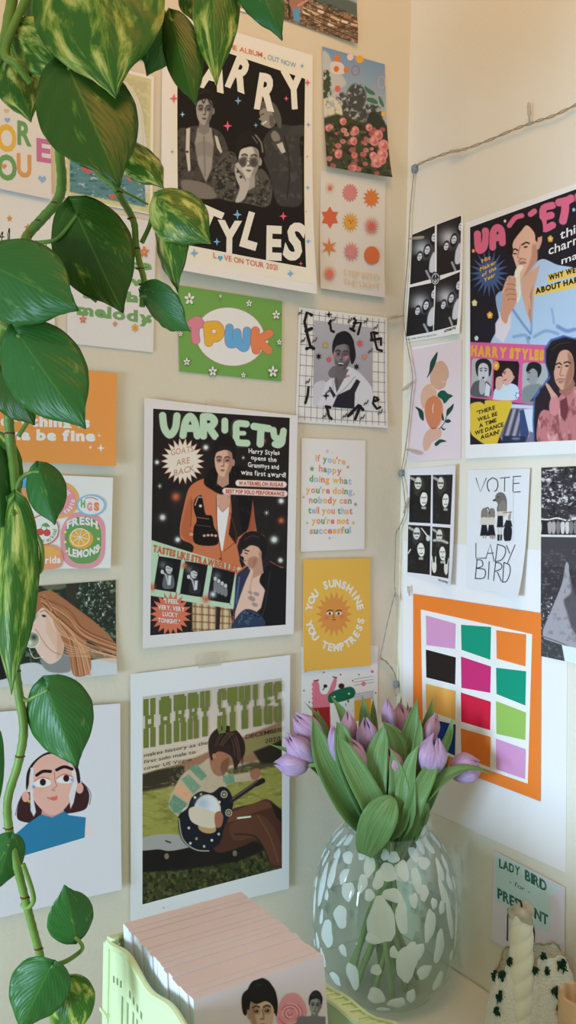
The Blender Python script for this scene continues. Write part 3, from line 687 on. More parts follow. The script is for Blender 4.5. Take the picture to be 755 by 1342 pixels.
# --- stickers card
q = [(-30,618),(146,626),(143,744),(-30,747)]
s = Sheet('art_card', 'L', q, 'cream card of round fruit badges, a Fresh Lemons badge largest, under the orange card', 'card', (220,204,176), (222,208,184), base=.003, curl={'right':.002})
s.ell(76,655,27,24.5,(226,154,84),36); s.ell(76,655,22,20,(222,134,122),36); s.poly([(70,656),(78,652),(84,656),(78,668),(71,664)],(200,84,70),True); s.poly([(72,652),(78,648),(83,653)],(112,146,76)); s.ring('fruit',76,656,17,15.5,10,52,6.5,(236,216,190),.02); s.ring('sweet taste',75,655,18,17,235,95,6.5,(236,216,190),.02,True)
s.ell(22,632,18,10,(96,150,186),24); s.ell(20,652,20,14,(216,140,84),24)
s.poly([(86,680),(96,672),(120,672),(134,684),(136,706),(134,730),(122,743),(98,744),(83,735),(78,712),(79,694)],(216,138,128),True); s.poly([(88,686),(98,678),(116,678),(128,688),(131,706),(128,728),(118,737),(100,738),(89,730),(84,712),(84,696)],(104,142,70),True)
s.ell(104.5,706,16,13,(226,150,50),28); s.ell(103,704,13,12,(236,214,170),28); s.ell(103,704,11.8,10.8,(226,158,54),28)
for k in range(8): s.stroke([(103,704),(103+11*math.cos(k*PI/4+.2),704+10*math.sin(k*PI/4+.2))],.8,(238,218,176),False)
s.text('FRESH', (86,693), (126,693), 9.5, (234,226,200), .05, 6, gap=.04); s.text('LEMONS', (88,727), (128,722), 9.5, (234,226,200), .05, -5, gap=.04)
for x, y in [(84,697),(126,692),(127,706),(84,710),(86,722),(128,717)]: s.ell(x,y,1.8,1.8,(226,200,110),10)
s.ell(117.5,662,19,14,(132,174,190),32); s.ell(117.5,662,16.5,11.8,(232,216,190),32)
s.text('H',(104,664),(110,665),9,(112,160,76),.07); s.text('G',(112,668),(119,669),9.5,(224,134,120),.07); s.text('S',(121,668),(128,669),9.5,(224,124,66),.07); s.stroke([(110,653),(118,652),(126,655)],1.2,(206,92,80))
s.ell(56,694,20,20,(196,92,84),32); s.ell(56,694,18.5,18.5,(232,216,190),32); s.ell(51,697,5,4.6,(198,72,62),16); s.ell(60,698,5,4.6,(198,72,62),16); s.stroke([(52,693),(56,687),(60,693)],.9,(96,130,70)); s.poly([(53,688),(59,685),(64,690),(58,690)],(106,142,76),True); s.ring('you are so kind',56,694,14,14,250,95,5.5,(112,140,80),.01,True)
s.poly([(18,722),(32,715),(68,714),(79,724),(80,736),(70,745),(20,745)],(222,138,90),True); s.poly([(24,722),(40,716),(66,717),(76,727),(40,730)],(228,158,70),True); s.text('Florida', (42,739), (78,737), 9, (238,222,196), .04)
s.done()
# --- VARIETY poster, left wall
WM = (216,202,180)
q = [(187,522),(387,545),(382,830),(185,849)]
s = Sheet('poster', 'L', q, 'magazine-style poster with pale green bubble heading and a figure in orange suit, left wall', 'poster', WM, (212,196,176), base=.0025, curl={'right':.003,'left':.003})
bq = [(198.5,536),(377,548),(371.7,818),(194.5,832)]; a = Area(bq, .62); a.fill((34,27,24)); a.grain(30,(44,36,32),.5,3,4,.6)
# orange suit figure
OG = (190,104,62)
a.poly([(250,790),(262,790),(300,800),(302,822),(250,826)],(150,120,84)); a.poly([(251,788),(300,797),(303,823),(252,827)],(196,160,112),.8); 
for k in range(6): a.line([(254+k*9,786),(254+k*9,828)],2.2,(120,76,50),.8,.7,False)
for k in range(4): a.line([(250,794+k*10),(303,799+k*9)],2,(110,72,48),.8,.7,False)
for k in range(5): a.line([(258+k*9,786),(258+k*9,828)],.8,(222,196,150),.6,.7,False)
a.poly([(282,790),(288,790),(286,826),(281,826)],(50,34,26),1)
a.blob([(246,640),(258,630),(276,626),(292,632),(312,626),(326,640),(332,680),(334,700),(324,705),(312,730),(312,752),(250,742),(252,716),(236,706),(234,690),(240,660)],OG)
a.blob([(250,652),(247,690),(258,702),(252,712),(238,704),(236,690),(243,660)],(166,84,48),1.5,.7); a.line([(250,656),(248,690)],1.4,(110,54,32),1.2,.7)
a.blob([(318,640),(326,644),(332,680),(333,697),(324,700),(320,670)],(150,74,44),1.5,.9); a.line([(320,650),(322,690)],3.5,(28,22,20),1.2,.9)
a.poly([(300,640),(316,640),(322,700),(312,720),(298,700),(302,670)],(36,26,22),1.2)
a.poly([(281,650),(300,646),(298,672),(290,722),(286,720),(283,690)],(222,208,188),.8); a.poly([(283,644),(300,642),(299,662),(290,672),(284,664)],(196,144,112),1); a.line([(284,662),(290,670),(299,662)],1.2,(170,120,90),1,.8)
a.blob([(268,640),(282,648),(283,690),(288,724),(276,722),(264,694)],OG,.8); a.line([(282,650),(283,690),(288,724)],1,(110,52,30),.8,.9); a.line([(288,726),(290,745)],1,(100,48,28),.8,.8); a.ell(287,732,1.2,1.2,(80,40,26)); a.line([(300,672),(308,705),(292,722)],1,(112,52,32),.8,.8)
# shaggy black scarf
a.blob([(268,622),(280,612),(292,618),(312,610),(326,622),(330,644),(324,690),(316,694),(310,660),(304,640),(290,648),(276,642),(266,634)],(24,18,17),2); a.grain(3,(48,36,32),.58,7,9,.7,within=[(268,622),(292,618),(326,622),(324,690),(306,660),(290,646),(268,634)],stretch=.6)
# gramophone trophy
a.blob([(252,666),(254,654),(262,649),(265,660),(268,674),(276,676),(279,690),(284,700),(282,714),(254,712),(252,692),(256,682)],(26,18,16)); a.line([(254,662),(258,652),(263,652)],1.4,(196,166,130),.9,.9); a.ell(261,663,2,2,(206,180,150)); a.line([(256,678),(272,680)],1.2,(150,110,80),.9,.8); a.line([(256,688),(274,690)],1,(120,84,60),.9,.7)
for k in range(4): a.ell(266+k*5,701+abs(1.5-k)*.6,2,1.7,(206,150,116)); a.ell(249,700,2.4,2,(200,142,110))
face(a,291.5,605,12.5,19.5,2,(206,156,122),(128,80,56),(36,26,22),look=-.12,shade=1)
# light green banner
a.poly([(195,707),(318,745),(318,752),(304,798),(195,780)],(176,190,148)); a.poly([(195,700),(197,709),(322,747),(318,741),(260,720)],(34,27,24),.1,0)
for k,(x,y) in enumerate([(217.5,752),(252.5,758.5),(288.5,766.5)]):
    a.frame(x,y,15.5,22.5,9,0); a.blob([(-.9,-.95),(.9,-.95),(.98,-.9),(.95,.9),(.9,.97),(-.9,.97),(-.98,.9),(-.98,-.9)],(26,24,23)); a.frame(0,0,0,0)
    a.glow(x-6,y-12,5,(120,116,108),.7)
    if k < 2:
        a.blob([(x-5,y+4),(x+2,y-2),(x+8,y+4),(x+8,y+18),(x-6,y+18)],(96,92,86) if k==0 else (44,42,40)); a.ell(x+(2 if k==0 else 0),y-7,4.6,6.4,(188,178,162)); a.blob([(x-4,y-10),(x,y-16),(x+7,y-13),(x+6,y-8),(x,y-11)],(40,36,34)); a.line([(x-6,y-2),(x-2,y+2),(x+1,y+14)],2.4,(168,158,144)); a.ell(x-7,y-3,2.2,2.8,(196,186,170)); a.line([(x-1,y-8),(x+4,y-7)],.8,(50,46,42),.7,.8); a.line([(x,y-3.6),(x+4,y-3.4)],.8,(60,54,50),.7,.8); a.poly([(x+1,y+2),(x+5,y+2),(x+4,y+14),(x+1,y+14)],(200,192,176))
    else:
        for j in range(4): a.ell(x-8+j*4.5,y-8+j*3,2.2,3,(186,178,164)); a.blob([(x-10+j*4.5,y-4+j*3),(x-6+j*4.5,y-5+j*3),(x-6+j*4.5,y+8+j*2),(x-10+j*4.5,y+8+j*2)],(120,114,106))
        a.glow(x-11,y+12,4,(230,224,206),.9)
# orange stickers
for x,y,r in [(228.5,651,5),(366,682,3.4),(240,741,3.5),(268.5,785,4.5),(196,769,4.5),(231,548,2.6),(343,578,2.8)]:
    a.glow(x,y,r*1.1,(196,96,64),1)
for x,y,r in [(268,586.5,3.5),(203.5,606,2.8),(366,656.5,3.6),(357,707,4.5),(231,707,3.6),(365,734,3),(211,678,4)]:
    a.glow(x,y,r,(226,222,196),1); a.glow(x,y,r*.5,(250,248,236),1)
# the second figure with an orange outline
A2 = [(309,716),(312,706),(322,699),(334,697),(346,704),(350,716),(348,726),(352,736),(364,743),(372,746),(372,818),(303,823),(306,806),(310,770),(309,752),(322,742),(318,736),(312,730)]
a.poly([(x-(1.8 if x<365 else 0),y-(1.8 if y<800 else 0)) for x,y in A2],(196,100,66),2.2); a.poly(A2,(38,31,30),1)
a.poly([(308,768),(314,750),(327,743),(345,750),(346,770),(340,796),(330,806),(306,812)],(212,168,136),1.2)
a.blob([(308,756),(314,748),(326,746),(320,762),(312,784),(307,800),(304,812),(306,780)],(46,48,62),1.2); a.line([(312,756),(308,790)],1.5,(96,120,156),1,.7)
a.blob([(350,740),(366,744),(373,750),(373,820),(334,820),(340,800),(346,776),(338,760)],(26,22,22),1.2); a.line([(352,748),(346,790),(340,812)],1,(70,62,60),1,.7)
a.blob([(306,812),(320,798),(338,804),(344,820),(304,824)],(44,54,66),1.2); a.line([(322,802),(338,808)],1.6,(24,22,24)); a.grain(4,(122,140,156),.6,6,14,.5,within=[(306,812),(320,799),(338,804),(342,820),(304,824)])
for p in [(328,784,5),(334,778,4),(326,776,3),(332,792,4)]: a.ell(p[0],p[1],p[2],p[2]*.6,(96,84,84),.4,1.5,.5)
a.line([(330,752),(326,772),(330,790)],1.2,(160,112,86),2,.6)
a.frame(329,723,12,18,8); a.blob([(-1.1,.2),(-.9,-.5),(-.2,-.8),(.8,-.5),(1.0,.2),(.7,.9),(.3,1.3),(-.3,1.1),(-.75,.85),(-.85,.5),(-1.25,.35)],(200,150,116)); a.poly([(.1,.6),(1.0,.2),(1.5,1.4),(.5,1.9)],(180,128,98),1.2); a.blob([(-1.3,-.2),(-1.5,-.8),(-.9,-1.35),(.2,-1.5),(1.2,-1.05),(1.5,-.1),(1.2,.4),(.9,-.1),(.5,-.4),(-.3,-.45),(-.9,-.1)],(32,24,22)); a.line([(-1.0,-.8),(-.3,-1.15),(.5,-1.1)],1.3,(76,60,52),1.5,.7); a.line([(-.85,-.05),(-.4,-.02)],1.5,(34,24,20)); a.line([(-.8,.15),(-.5,.2)],1.1,(40,28,24)); a.blob([(-.3,.5),(.5,.3),(.6,.8),(.2,1.2),(-.3,1)],(130,84,60),2,.5); a.line([(-.85,.72),(-.55,.7)],1.2,(150,84,70)); a.ell(.85,.05,.16,.22,(176,120,92)); a.frame(0,0,0,0)
# starbursts
def burst(a, cx, cy, r0, r1, n, c, sx=.95, rot=0):
    a.poly([(cx+(r1 if k % 2 == 0 else r0)*math.cos(PI*k/n+rot)*sx, cy+(r1 if k % 2 == 0 else r0)*math.sin(PI*k/n+rot)) for k in range(2*n)], c, .6)
burst(a,237.5,604.5,21.5,31,22,(190,104,62)); burst(a,237.5,604.5,20.5,29.5,22,(222,196,166))
burst(a,221.5,804,20,29,20,(204,104,70)); a.poly([(190,760),(194.6,760),(194.6,840),(190,840)],(34,27,24))
a.line([(311,633),(369,635)],8.5,(214,160,128),.7,1,False); a.line([(311,633),(369,635)],6.6,(226,206,180),.7,1,False); a.line([(294,643.5),(370,647)],8.5,(214,160,128),.7,1,False); a.line([(294,643.5),(370,647)],6.6,(226,206,180),.7,1,False)
LG = (178,192,150)
s.letters(a,'VAR',(211,570),(282,572),25,9.5,LG,.42,(60,52,44),1.6)
a.line([(293,552),(293,564)],9,LG); a.line([(313,555),(306,556),(306,580),(321,582)],9.5,(60,52,44),.7); a.line([(321,556),(309,556),(308,568),(309,579),(322,581)],9,LG); a.line([(309,568),(318,568)],6,LG); a.line([(331,559),(350,562)],9.5,LG); a.line([(340,563),(339,582)],9.5,LG); s.letters(a,'Y',(356,583),(369,584),19,8.5,LG)
a.blob([(279,598),(278,585),(284,573),(293,569),(303,574),(308,586),(306,602),(303,590),(297,586),(288,586),(282,590)],(30,22,20),1)
s.area(a)
s.text('GOATS',(222,597),(252,592),8,(190,130,100),.015); s.text('ARE',(229,610.5),(247,607),8,(190,130,100),.015); s.text('BACK',(226,624),(253,617),8,(190,130,100),.015)
CW = (228,214,190)
s.text('Harry Styles',(324,594),(364,596.5),6,CW,.02,jit=.08); s.text('opens the',(327,602.5),(360,605.5),6,CW,.02,jit=.08); s.text('Grammys and',(323,612),(363,615),6,CW,.02,jit=.08); s.text('wins first award!',(314,622),(372,626),6.3,CW,.02,jit=.08)
s.text('WATERMELON SUGAR',(311,635.6),(369,637.6),4.8,(196,84,62),.05); s.text('BEST POP SOLO PERFORMANCE',(294,646),(370,649.5),4.8,(196,84,62),.05)
s.text('TASTES LIKE STRAWBERRIES',(198,722),(309,750),8.3,(190,92,56),.06,gap=.05,slant=.12)
s.text('"I FEEL',(212,789.5),(232,791),5.6,(232,216,192),.03); s.text('VERY, VERY',(205,797.5),(240,801),5.6,(232,216,192),.03); s.text('LUCKY',(211,806.5),(231,808.5),5.6,(232,216,192),.03); s.text('TONIGHT."',(205,814.5),(234,817.5),5.6,(232,216,192),.03)
for x,y in [(207,637),(211,678),(317,600),(347,672),(357,707),(365,734)]: s.star(x,y,5 if x!=317 else 4,(240,236,220),8,.12)
s.done()
M_TAPE, nt_, b_ = newmat('clear_tape'); b_.inputs['Base Color'].default_value = (.75,.68,.55,1); b_.inputs['Alpha'].default_value = .28; b_.inputs['Roughness'].default_value = .3
s.tape([(272,525),(301,529),(299,546),(270,543)], M_TAPE)

# --- if you're happy card
q = [(394.5,574),(478,577.5),(476.8,719.5),(393.3,723)]
s = Sheet('art_card', 'L', q, 'small cream card with rainbow-coloured letters, if you are happy doing what you are doing', 'card', (212,198,178), (212,196,176), base=.0015)
RB = [(222,160,80),(206,128,112),(110,146,84),(150,164,190),(222,160,80),(206,112,96),(226,156,70)]
rows = [("if you're",412.5,452,604,609),("happy",417,447,617.5,621.5),("doing what",404.5,460,631,634.5),("you're doing,",400,464,645.5,648),("nobody can",404,460,659,660),("tell you that",403,461,672.5,673.5),("you're not",407.5,456.5,686,686.5),("successful",405,459,699.5,698.5)]
for i,(t,x0,x1,y0,y1) in enumerate(rows): s.text(t,(x0,y0),(x1,y1),8.2,RB[0],.04,gap=.06,cols=RB[i%3:]+RB[:i%3])
for x,y,r,c in [(428,591.5,3,(170,170,190)),(408,614.5,4,(110,146,84)),(455,612,2.6,(206,120,110)),(397,651.5,2.2,(206,140,90)),(465,661,3,(120,140,90)),(401.5,685.5,2,(130,160,130)),(462,685.5,3,(226,170,90)),(431,705,2.2,(180,150,130)),(436,704,1.3,(206,180,130)),(435,594,1.2,(170,170,190))]: s.star(x,y,r,c,5,.5)
s.done()

# --- pink figures card (under the sunshine card)
q = [(395,848),(495,846),(494,972),(394.5,986)]
s = Sheet('art_card', 'L', q, 'cream card with pink, green and striped cartoon shapes, tucked under the yellow card', 'card', (214,204,188), (216,206,190), base=.0008)
a = Area([(396,872),(494,870),(493.5,966),(395.5,978)], .6); a.fill((216,206,190))
a.blob([(411,940),(410,895),(412,892),(416,892),(418,898),(420,908),(428,909),(434,896),(438,888),(441,890),(439,902),(432,914),(432,926),(428,938)],(206,108,116)); 
for k in range(7): a.ell(410,897+k*6,1.8,2.4,(206,108,116)); 
a.line([(412,892),(417,891)],1.3,(30,24,24)); a.line([(436,887),(441,888)],1.3,(30,24,24))
a.poly([(409,928),(432,926),(433,960),(410,966)],(150,38,34)); 
for k in range(5): a.line([(412+k*4,930),(412+k*4,962)],.7,(110,24,24),.6,.8,False)
a.blob([(430,919),(430,911),(438,905),(452,901),(460,900),(465,905),(464,913),(452,918),(438,921),(432,921)],(26,92,60)); a.ell(447,899,4,3.6,(60,28,26)); a.ell(438,913,1.3,1.2,(226,230,210)); a.ell(457,909,1.3,1.2,(226,230,210)); a.ell(426,899,2.6,2.2,(34,28,26)); a.line([(426,899),(423,904)],1.2,(34,28,26)); a.line([(456,918),(456,924)],2,(60,40,34))
a.poly([(446,922),(462,919),(466,950),(448,954)],(206,214,196)); a.grain(3,(70,84,76),.6,9,3,.8,within=[(446,922),(462,919),(466,950),(448,954)])
a.blob([(464,912),(468,906),(477,904),(480,894),(484,882),(489,880),(489,894),(486,908),(484,914),(474,918),(465,918)],(222,216,206))
for k in range(9): a.line([(464,904+k*1.8 if k>2 else 890+k*4),(489,900+k*1.8 if k>2 else 886+k*4)],.6,(60,64,80),.5,.7*(1),False)
a.ell(487.5,880,2,2,(206,96,110)); a.ell(476,896,3,3,(206,110,120)); a.poly([(464,918),(486,914),(487,940),(464,946)],(206,146,44))
for x,y in [(424,881),(398,905),(405,920),(400,880),(462,892),(492,908),(446,884),(470,884)]: a.ell(x,y,.9,.9,(40,36,34))
s.area(a); s.done()

# --- yellow sunshine card
q = [(396.3,732.8),(483,731),(483.3,871.5),(395,879.5)]
s = Sheet('art_card', 'L', q, 'yellow card with an orange sun face inside a ring of cream capitals', 'card', (216,204,184), (222,164,66), base=.003, curl={'bl':.003,'br':.002})
a = Area([(409,772),(472,770),(472,838),(410,840)], .5); a.fill((222,164,66))
n = 18; a.poly([(436+(24.5 if k%2==0 else 17)*math.cos(PI*k/n)*.98, 804.5+(30 if k%2==0 else 20)*math.sin(PI*k/n)) for k in range(2*n)],(206,132,60),.7)
a.glow(426.5,809,3,(206,96,70),.75); a.glow(446.5,808,3,(206,96,70),.75)
for x in (430.5,442): a.ell(x,803.5,4,2.2,(228,210,180)); a.ell(x,803.6,1.5,1.9,(60,44,34)); a.line([(x-3.5,800.8),(x,799.4),(x+4,800)],1.2,(46,34,28))
a.line([(435.5,803),(435,808.5),(436.5,809)],.8,(80,50,36),.6); a.line([(434.5,811.6),(437.5,811.6)],1.2,(120,40,34))
s.area(a)
s.ring('YOU SUNSHINE',437,806,34.5,42,-75,75,9.5,(236,218,178),.05); s.ring('YOU TEMPTRESS',437,806,34.5,42,-106,-260,9.5,(236,218,178),.05,True); 
s.done()

# --- photo of a woman with long copper hair
WC = (214,204,188)
q = [(-30,774),(151,760),(151.5,882),(-30,905)]
s = Sheet('photo_print', 'L', q, 'colour photo of a person with long copper hair blowing, round sunglasses', 'photo', WC, (90,84,70), gloss=True, curl={'br':.004})
a = Area(q, .6); a.fill((34,38,28)); a.grain(5,(96,112,76),.55,6,3,.9); a.grain(3,(206,210,190),.66,9,11,.8,within=[(90,758),(152,756),(152,850),(120,830),(92,800)]); a.grain(9,(20,24,18),.6,6,5,.8)
a.poly([(85,764),(100,763),(99,800),(88,800)],(48,42,32),1.5); a.ell(70,768,16,5,(126,126,90),0,3,.6)
a.poly([(-30,800),(20,800),(30,860),(10,892),(-30,900)],(20,18,18),2); a.blob([(2,812),(10,804),(20,806),(24,830),(22,852),(14,862),(6,856)],(206,166,140)); a.blob([(-4,804),(8,796),(22,800),(26,812),(14,812),(6,818),(4,850),(-4,860)],(26,22,22)); a.ell(15,828,6,8,(22,18,20)); a.line([(5,825),(12,825)],1.4,(22,18,20)); a.ell(12,848,4,2,(176,72,66))
a.blob([(-30,906),(-28,896),(10,888),(24,872),(44,868),(62,872),(96,868),(150,862),(153,884),(60,898)],(190,184,174),1.2)
a.blob([(52,866),(60,858),(86,856),(92,866),(90,880),(64,880)],(128,122,112),2)
a.blob([(44,800),(52,792),(64,798),(78,812),(84,838),(80,860),(66,870),(54,862),(46,850),(40,836),(34,820),(36,808)],(216,176,150),1.2); a.blob([(66,800),(80,820),(82,850),(74,862),(74,830)],(190,140,112),2.5,.7)
a.blob([(38,784),(50,776),(66,774),(80,782),(96,794),(120,812),(140,830),(152,846),(152,858),(130,848),(112,840),(118,862),(116,882),(96,885),(90,860),(80,836),(70,806),(56,796),(44,806),(36,800)],(158,98,60),1)
rr = random.Random(5)
for k in range(34):
    t = rr.random(); y0 = 778+t*20; c = rr.choice([(196,136,92),(120,68,40),(178,114,72),(96,54,34),(214,160,116)])
    a.line([(50+t*8,y0),(80+rr.random()*10,792+t*34),(110,812+t*34+rr.random()*6),(152,838+t*24)] if k%2 else [(56+t*10,y0),(76,808+t*20),(90+t*16,840+t*6),(96+t*22,884)], .9+rr.random()*1.2, c, .8, .8)
for k in range(5): a.line([(60,806+k*5),(80,840+k*4),(112,852+k*2),(150,860+k*2)],1.2,rr.choice([(186,120,78),(206,150,108)]),.8,.8)
a.line([(46,824),(64,850),(84,858),(120,856)],1,(170,104,66),.8,.8)
a.ell(57,807,3,1.6,(60,44,36),.3); a.line([(52,802),(58,800),(63,804)],1,(120,80,56),.8,.8); a.blob([(34,826),(30,834),(34,840),(40,838)],(206,160,134),1)
for x,y,rx,ry in [(40,810,8,8),(41,838,11,11)]: a.ell(x,y,rx,ry,(226,214,190),0,.8,.95); a.ell(x,y,rx-1.2,ry-1.2,(150,146,116),0,.8,.9); a.glow(x+3,y-3,4,(40,46,34),.9); a.glow(x-3,y+4,3.5,(226,218,200),.8)
a.line([(38,850),(44,862),(56,860)],1,(226,214,190),.7,.9)
s.area(a); s.done()

# --- illustrated girl
WG = (206,198,204)
q = [(-70,936),(155,920.5),(156,1162),(-70,1216)]
s = Sheet('art_print', 'L', q, 'large white print of an illustrated girl with dark bob and blue turtleneck', 'print', (212,206,208), (206,198,206), base=.006, curl={'br':.003})
a = Area([(12,975),(126,968),(126,1090),(12,1124)], .55); a.fill((206,198,206))
a.poly([(108,1069),(112,1070),(126,1098),(124,1102),(108,1103)],(214,194,200),1.5)
a.blob([(20,1068),(24,1045),(32,1036),(44,1040),(54,1060),(50,1075),(30,1075)],(58,30,34)); a.blob([(78,1060),(92,1040),(104,1024),(114,1036),(113,1052),(106,1060),(84,1064)],(58,30,34)); a.line([(18,1066),(22,1050),(28,1040)],.7,(58,30,34)); a.line([(104,1022),(116,1036),(115,1052)],.7,(58,30,34))
a.blob([(33,1034),(33,1012),(42,996),(60,984),(80,986),(98,1000),(103,1020),(100,1026),(96,1014),(76,992),(58,992),(42,1006)],(34,22,26))
a.ell(31.5,1042,5,7,(212,152,140)); a.ell(102,1031,5,7,(212,152,140)); a.ell(36,1048,1.6,2,(206,160,60))
a.poly([(54,1050),(80,1048),(82,1066),(68,1070),(52,1066)],(200,134,126))
a.blob([(36,1030),(38,1008),(50,992),(66,986),(84,992),(96,1006),(98,1026),(92,1044),(80,1060),(66,1066),(54,1060),(42,1046)],(216,160,148))
a.poly([(19,1090),(34,1077),(52,1065),(66,1069),(82,1061),(88,1066),(110,1069),(108,1102),(70,1112),(30,1119),(19,1120)],(44,112,150))
a.poly([(38,1004),(42,1004),(41,1040),(45,1062),(42,1068),(38,1060),(37,1030)],(206,196,200),.8); a.poly([(88,998),(97,1010),(99,1026),(94,1050),(90,1058),(88,1040),(94,1020)],(206,196,200),.8)
a.line([(46,1014),(54,1009),(64,1009)],4,(30,20,24),.7); a.line([(72,1007),(82,1003),(92,1006)],4,(30,20,24),.7)
a.blob([(42,1024),(52,1018),(62,1020),(64,1026),(52,1030),(44,1028)],(226,220,216)); a.blob([(72,1020),(82,1014),(93,1018),(90,1024),(76,1024)],(226,220,216)); a.ell(54,1023,4,4.6,(44,24,26)); a.ell(84.5,1018,4,4.6,(44,24,26)); a.line([(43,1022),(52,1016.5),(63,1019)],1.1,(206,90,76)); a.line([(72,1018),(82,1012.5),(93,1016)],1.1,(206,90,76)); a.glow(42,1029,2,(96,110,160),.8); a.glow(92,1020,2.4,(120,110,170),.8); a.glow(51,1032,3,(224,150,90),.6)
a.line([(69,1010),(70,1022),(72,1028),(66,1033),(70,1034)],.8,(150,90,84),.7); a.line([(60,1043),(66,1045),(72,1041)],1.2,(178,70,66)); a.blob([(63,1044),(67,1042),(73,1042),(72,1046),(67,1047)],(210,96,84))
s.area(a); s.done()

# --- guitar poster
WV = (206,206,204)
q = [(170,883),(377.7,857.5),(376,1162.6),(170,1214)]
s = Sheet('poster', 'L', q, 'poster with tall olive block lettering over a guitarist sitting on grass', 'poster', WV, (202,204,206), base=.003, curl={'right':.002})
bq = [(185.4,912.5),(367,887.5),(367,1136),(185.4,1184)]; a = Area(bq, .6)
def vy(x, v): return (912.5+(887.5-912.5)*(x-185.4)/181.6)*(1-v) + (1184+(1136-1184)*(x-185.4)/181.6)*v
a.grad((178,170,164),(200,180,154),0,.38); a.mix(np.clip((a.v-.42)/.02,0,1),(148,140,92)); 
def band(v0, v1, c, soft=2, al=1., wob=0):
    xs = np.linspace(180,372,14); a.poly([(x,vy(x,v0)+wob*math.sin(x*.13)) for x in xs]+[(x,vy(x,v1)) for x in xs[::-1]], c, soft, al)
a.poly([(185,1014),(240,998),(300,972),(367,944),(367,990),(260,1010),(185,1024)],(142,104,78),3); a.poly([(300,976),(340,962),(367,950),(367,970),(320,990),(296,994)],(132,122,76),4); band(.42,.47,(66,60,40),4,.9,2); a.poly([(185,1014),(205,1008),(240,1002),(240,1024),(185,1036)],(52,46,34),3); a.poly([(330,984),(350,976),(367,968),(367,998),(340,1000)],(42,36,28),3)
band(.46,.74,(138,134,66),3); a.grain(14,(104,106,48),.5,4,3,.8,within=[(185,1030),(367,995),(367,1090),(185,1110)],stretch=3); a.grain(8,(170,160,88),.6,5,8,.6,within=[(185,1030),(367,995),(367,1060),(185,1080)],stretch=4)
band(.80,1.02,(52,56,30),5); a.grain(3.5,(92,92,52),.5,6,6,.7,within=[(185,1130),(367,1085),(367,1140),(185,1188)],stretch=.8); a.grain(4,(26,28,20),.52,6,16,.8,within=[(185,1130),(367,1085),(367,1140),(185,1188)])
# guitar case
a.poly([(185,1112),(240,1110),(330,1100),(350,1110),(310,1128),(230,1140),(185,1142)],(30,26,24),2.5); a.blob([(183,1104),(188,1096),(210,1092),(232,1093),(246,1100),(244,1110),(220,1114),(205,1112),(183,1116)],(148,146,140),1); a.line([(216,1101),(222,1103)],1.8,(40,36,34)); a.poly([(183,1114),(205,1112),(222,1115),(244,1110),(250,1118),(238,1136),(183,1142)],(26,23,22),1.2); a.ell(217,1121,3,4,(120,108,88)); a.ell(306,1117,3,4,(110,98,80))
# trousers
a.blob([(276,1080),(300,1060),(330,1052),(346,1046),(356,1052),(367,1072),(367,1130),(350,1130),(340,1100),(310,1110),(284,1116),(274,1100)],(72,44,34),1.2); a.blob([(290,1070),(320,1056),(345,1048),(354,1056),(330,1064),(300,1076)],(104,66,46),2,.8); a.blob([(300,1080),(330,1066),(350,1074),(366,1104),(367,1130),(352,1128),(336,1098),(306,1100)],(88,54,40),1.5); a.line([(336,1068),(352,1096),(362,1128)],1.4,(122,84,58),1.5,.7); a.line([(306,1092),(334,1096),(350,1126)],2,(44,28,24),2,.8); a.poly([(352,1048),(367,1060),(367,1076),(360,1070)],(38,26,24),2)
# striped jumper
a.blob([(262,1000),(274,992),(288,998),(300,1014),(334,1010),(337,1020),(300,1026),(290,1040),(276,1056),(240,1070),(224,1062),(220,1050),(228,1030),(240,1012)],(176,158,132),1)
a.poly([(246,1006),(256,1000),(270,1016),(262,1022)],(96,132,104),1.6); a.poly([(236,1020),(246,1014),(262,1030),(252,1040)],(108,140,112),1.6); a.poly([(228,1034),(234,1026),(252,1042),(244,1050)],(206,150,110),1.6); a.poly([(220,1052),(226,1040),(244,1052),(238,1066),(226,1064)],(92,130,106),1.6); a.poly([(292,1016),(304,1012),(306,1024),(294,1028)],(98,134,106),1.4)
a.blob([(236,1066),(244,1056),(270,1060),(286,1066),(284,1082),(272,1086),(250,1074)],(196,184,162),1); a.grain(3,(160,146,122),.55,6,10,.4,within=[(220,1000),(300,1000),(336,1012),(286,1084),(222,1066)])
a.blob([(326,1010),(336,1006),(340,1012),(336,1020),(328,1020)],(150,100,76),.9)
# guitar
a.blob([(232,1070),(236,1098),(252,1112),(270,1114),(286,1104),(292,1084),(300,1066),(304,1050),(298,1034),(288,1030),(276,1038),(262,1036),(250,1044),(244,1058)],(26,28,36),.9); a.line([(233,1072),(238,1098),(254,1112),(272,1114)],1.6,(170,162,146),.8,.9)
a.ell(270,1062,18,22,(196,186,164),.1,.8); a.ell(270,1062,16,20,(206,206,206),.1,.8); a.glow(264,1052,9,(150,166,182),.8); a.ell(270,1084,12,7,(176,142,96),.2,1)
a.blob([(246,1060),(258,1056),(280,1064),(286,1070),(282,1082),(270,1084),(250,1076)],(196,184,162),1)
a.blob([(280,1066),(287,1062),(291,1070),(288,1082),(281,1082)],(150,96,72),.9)
for x,y,r in [(292,1040,4.5),(298,1064,4.5)]: a.ell(x,y,r,r*1.1,(180,170,140)); a.ell(x,y,r*.7,r*.8,(40,40,44)); a.ell(x,y,r*.4,r*.5,(160,150,120))
for x,y,c in [(254,1044,(206,200,180)),(262,1040,(160,150,90)),(286,1050,(196,190,170)),(256,1098,(150,160,70)),(248,1104,(200,196,180)),(266,1108,(180,176,160)),(276,1100,(206,206,196)),(285,1092,(180,180,170)),(246,1084,(196,190,170)),(304,1046,(180,176,160))]: a.ell(x,y,1.6,1.8,c)
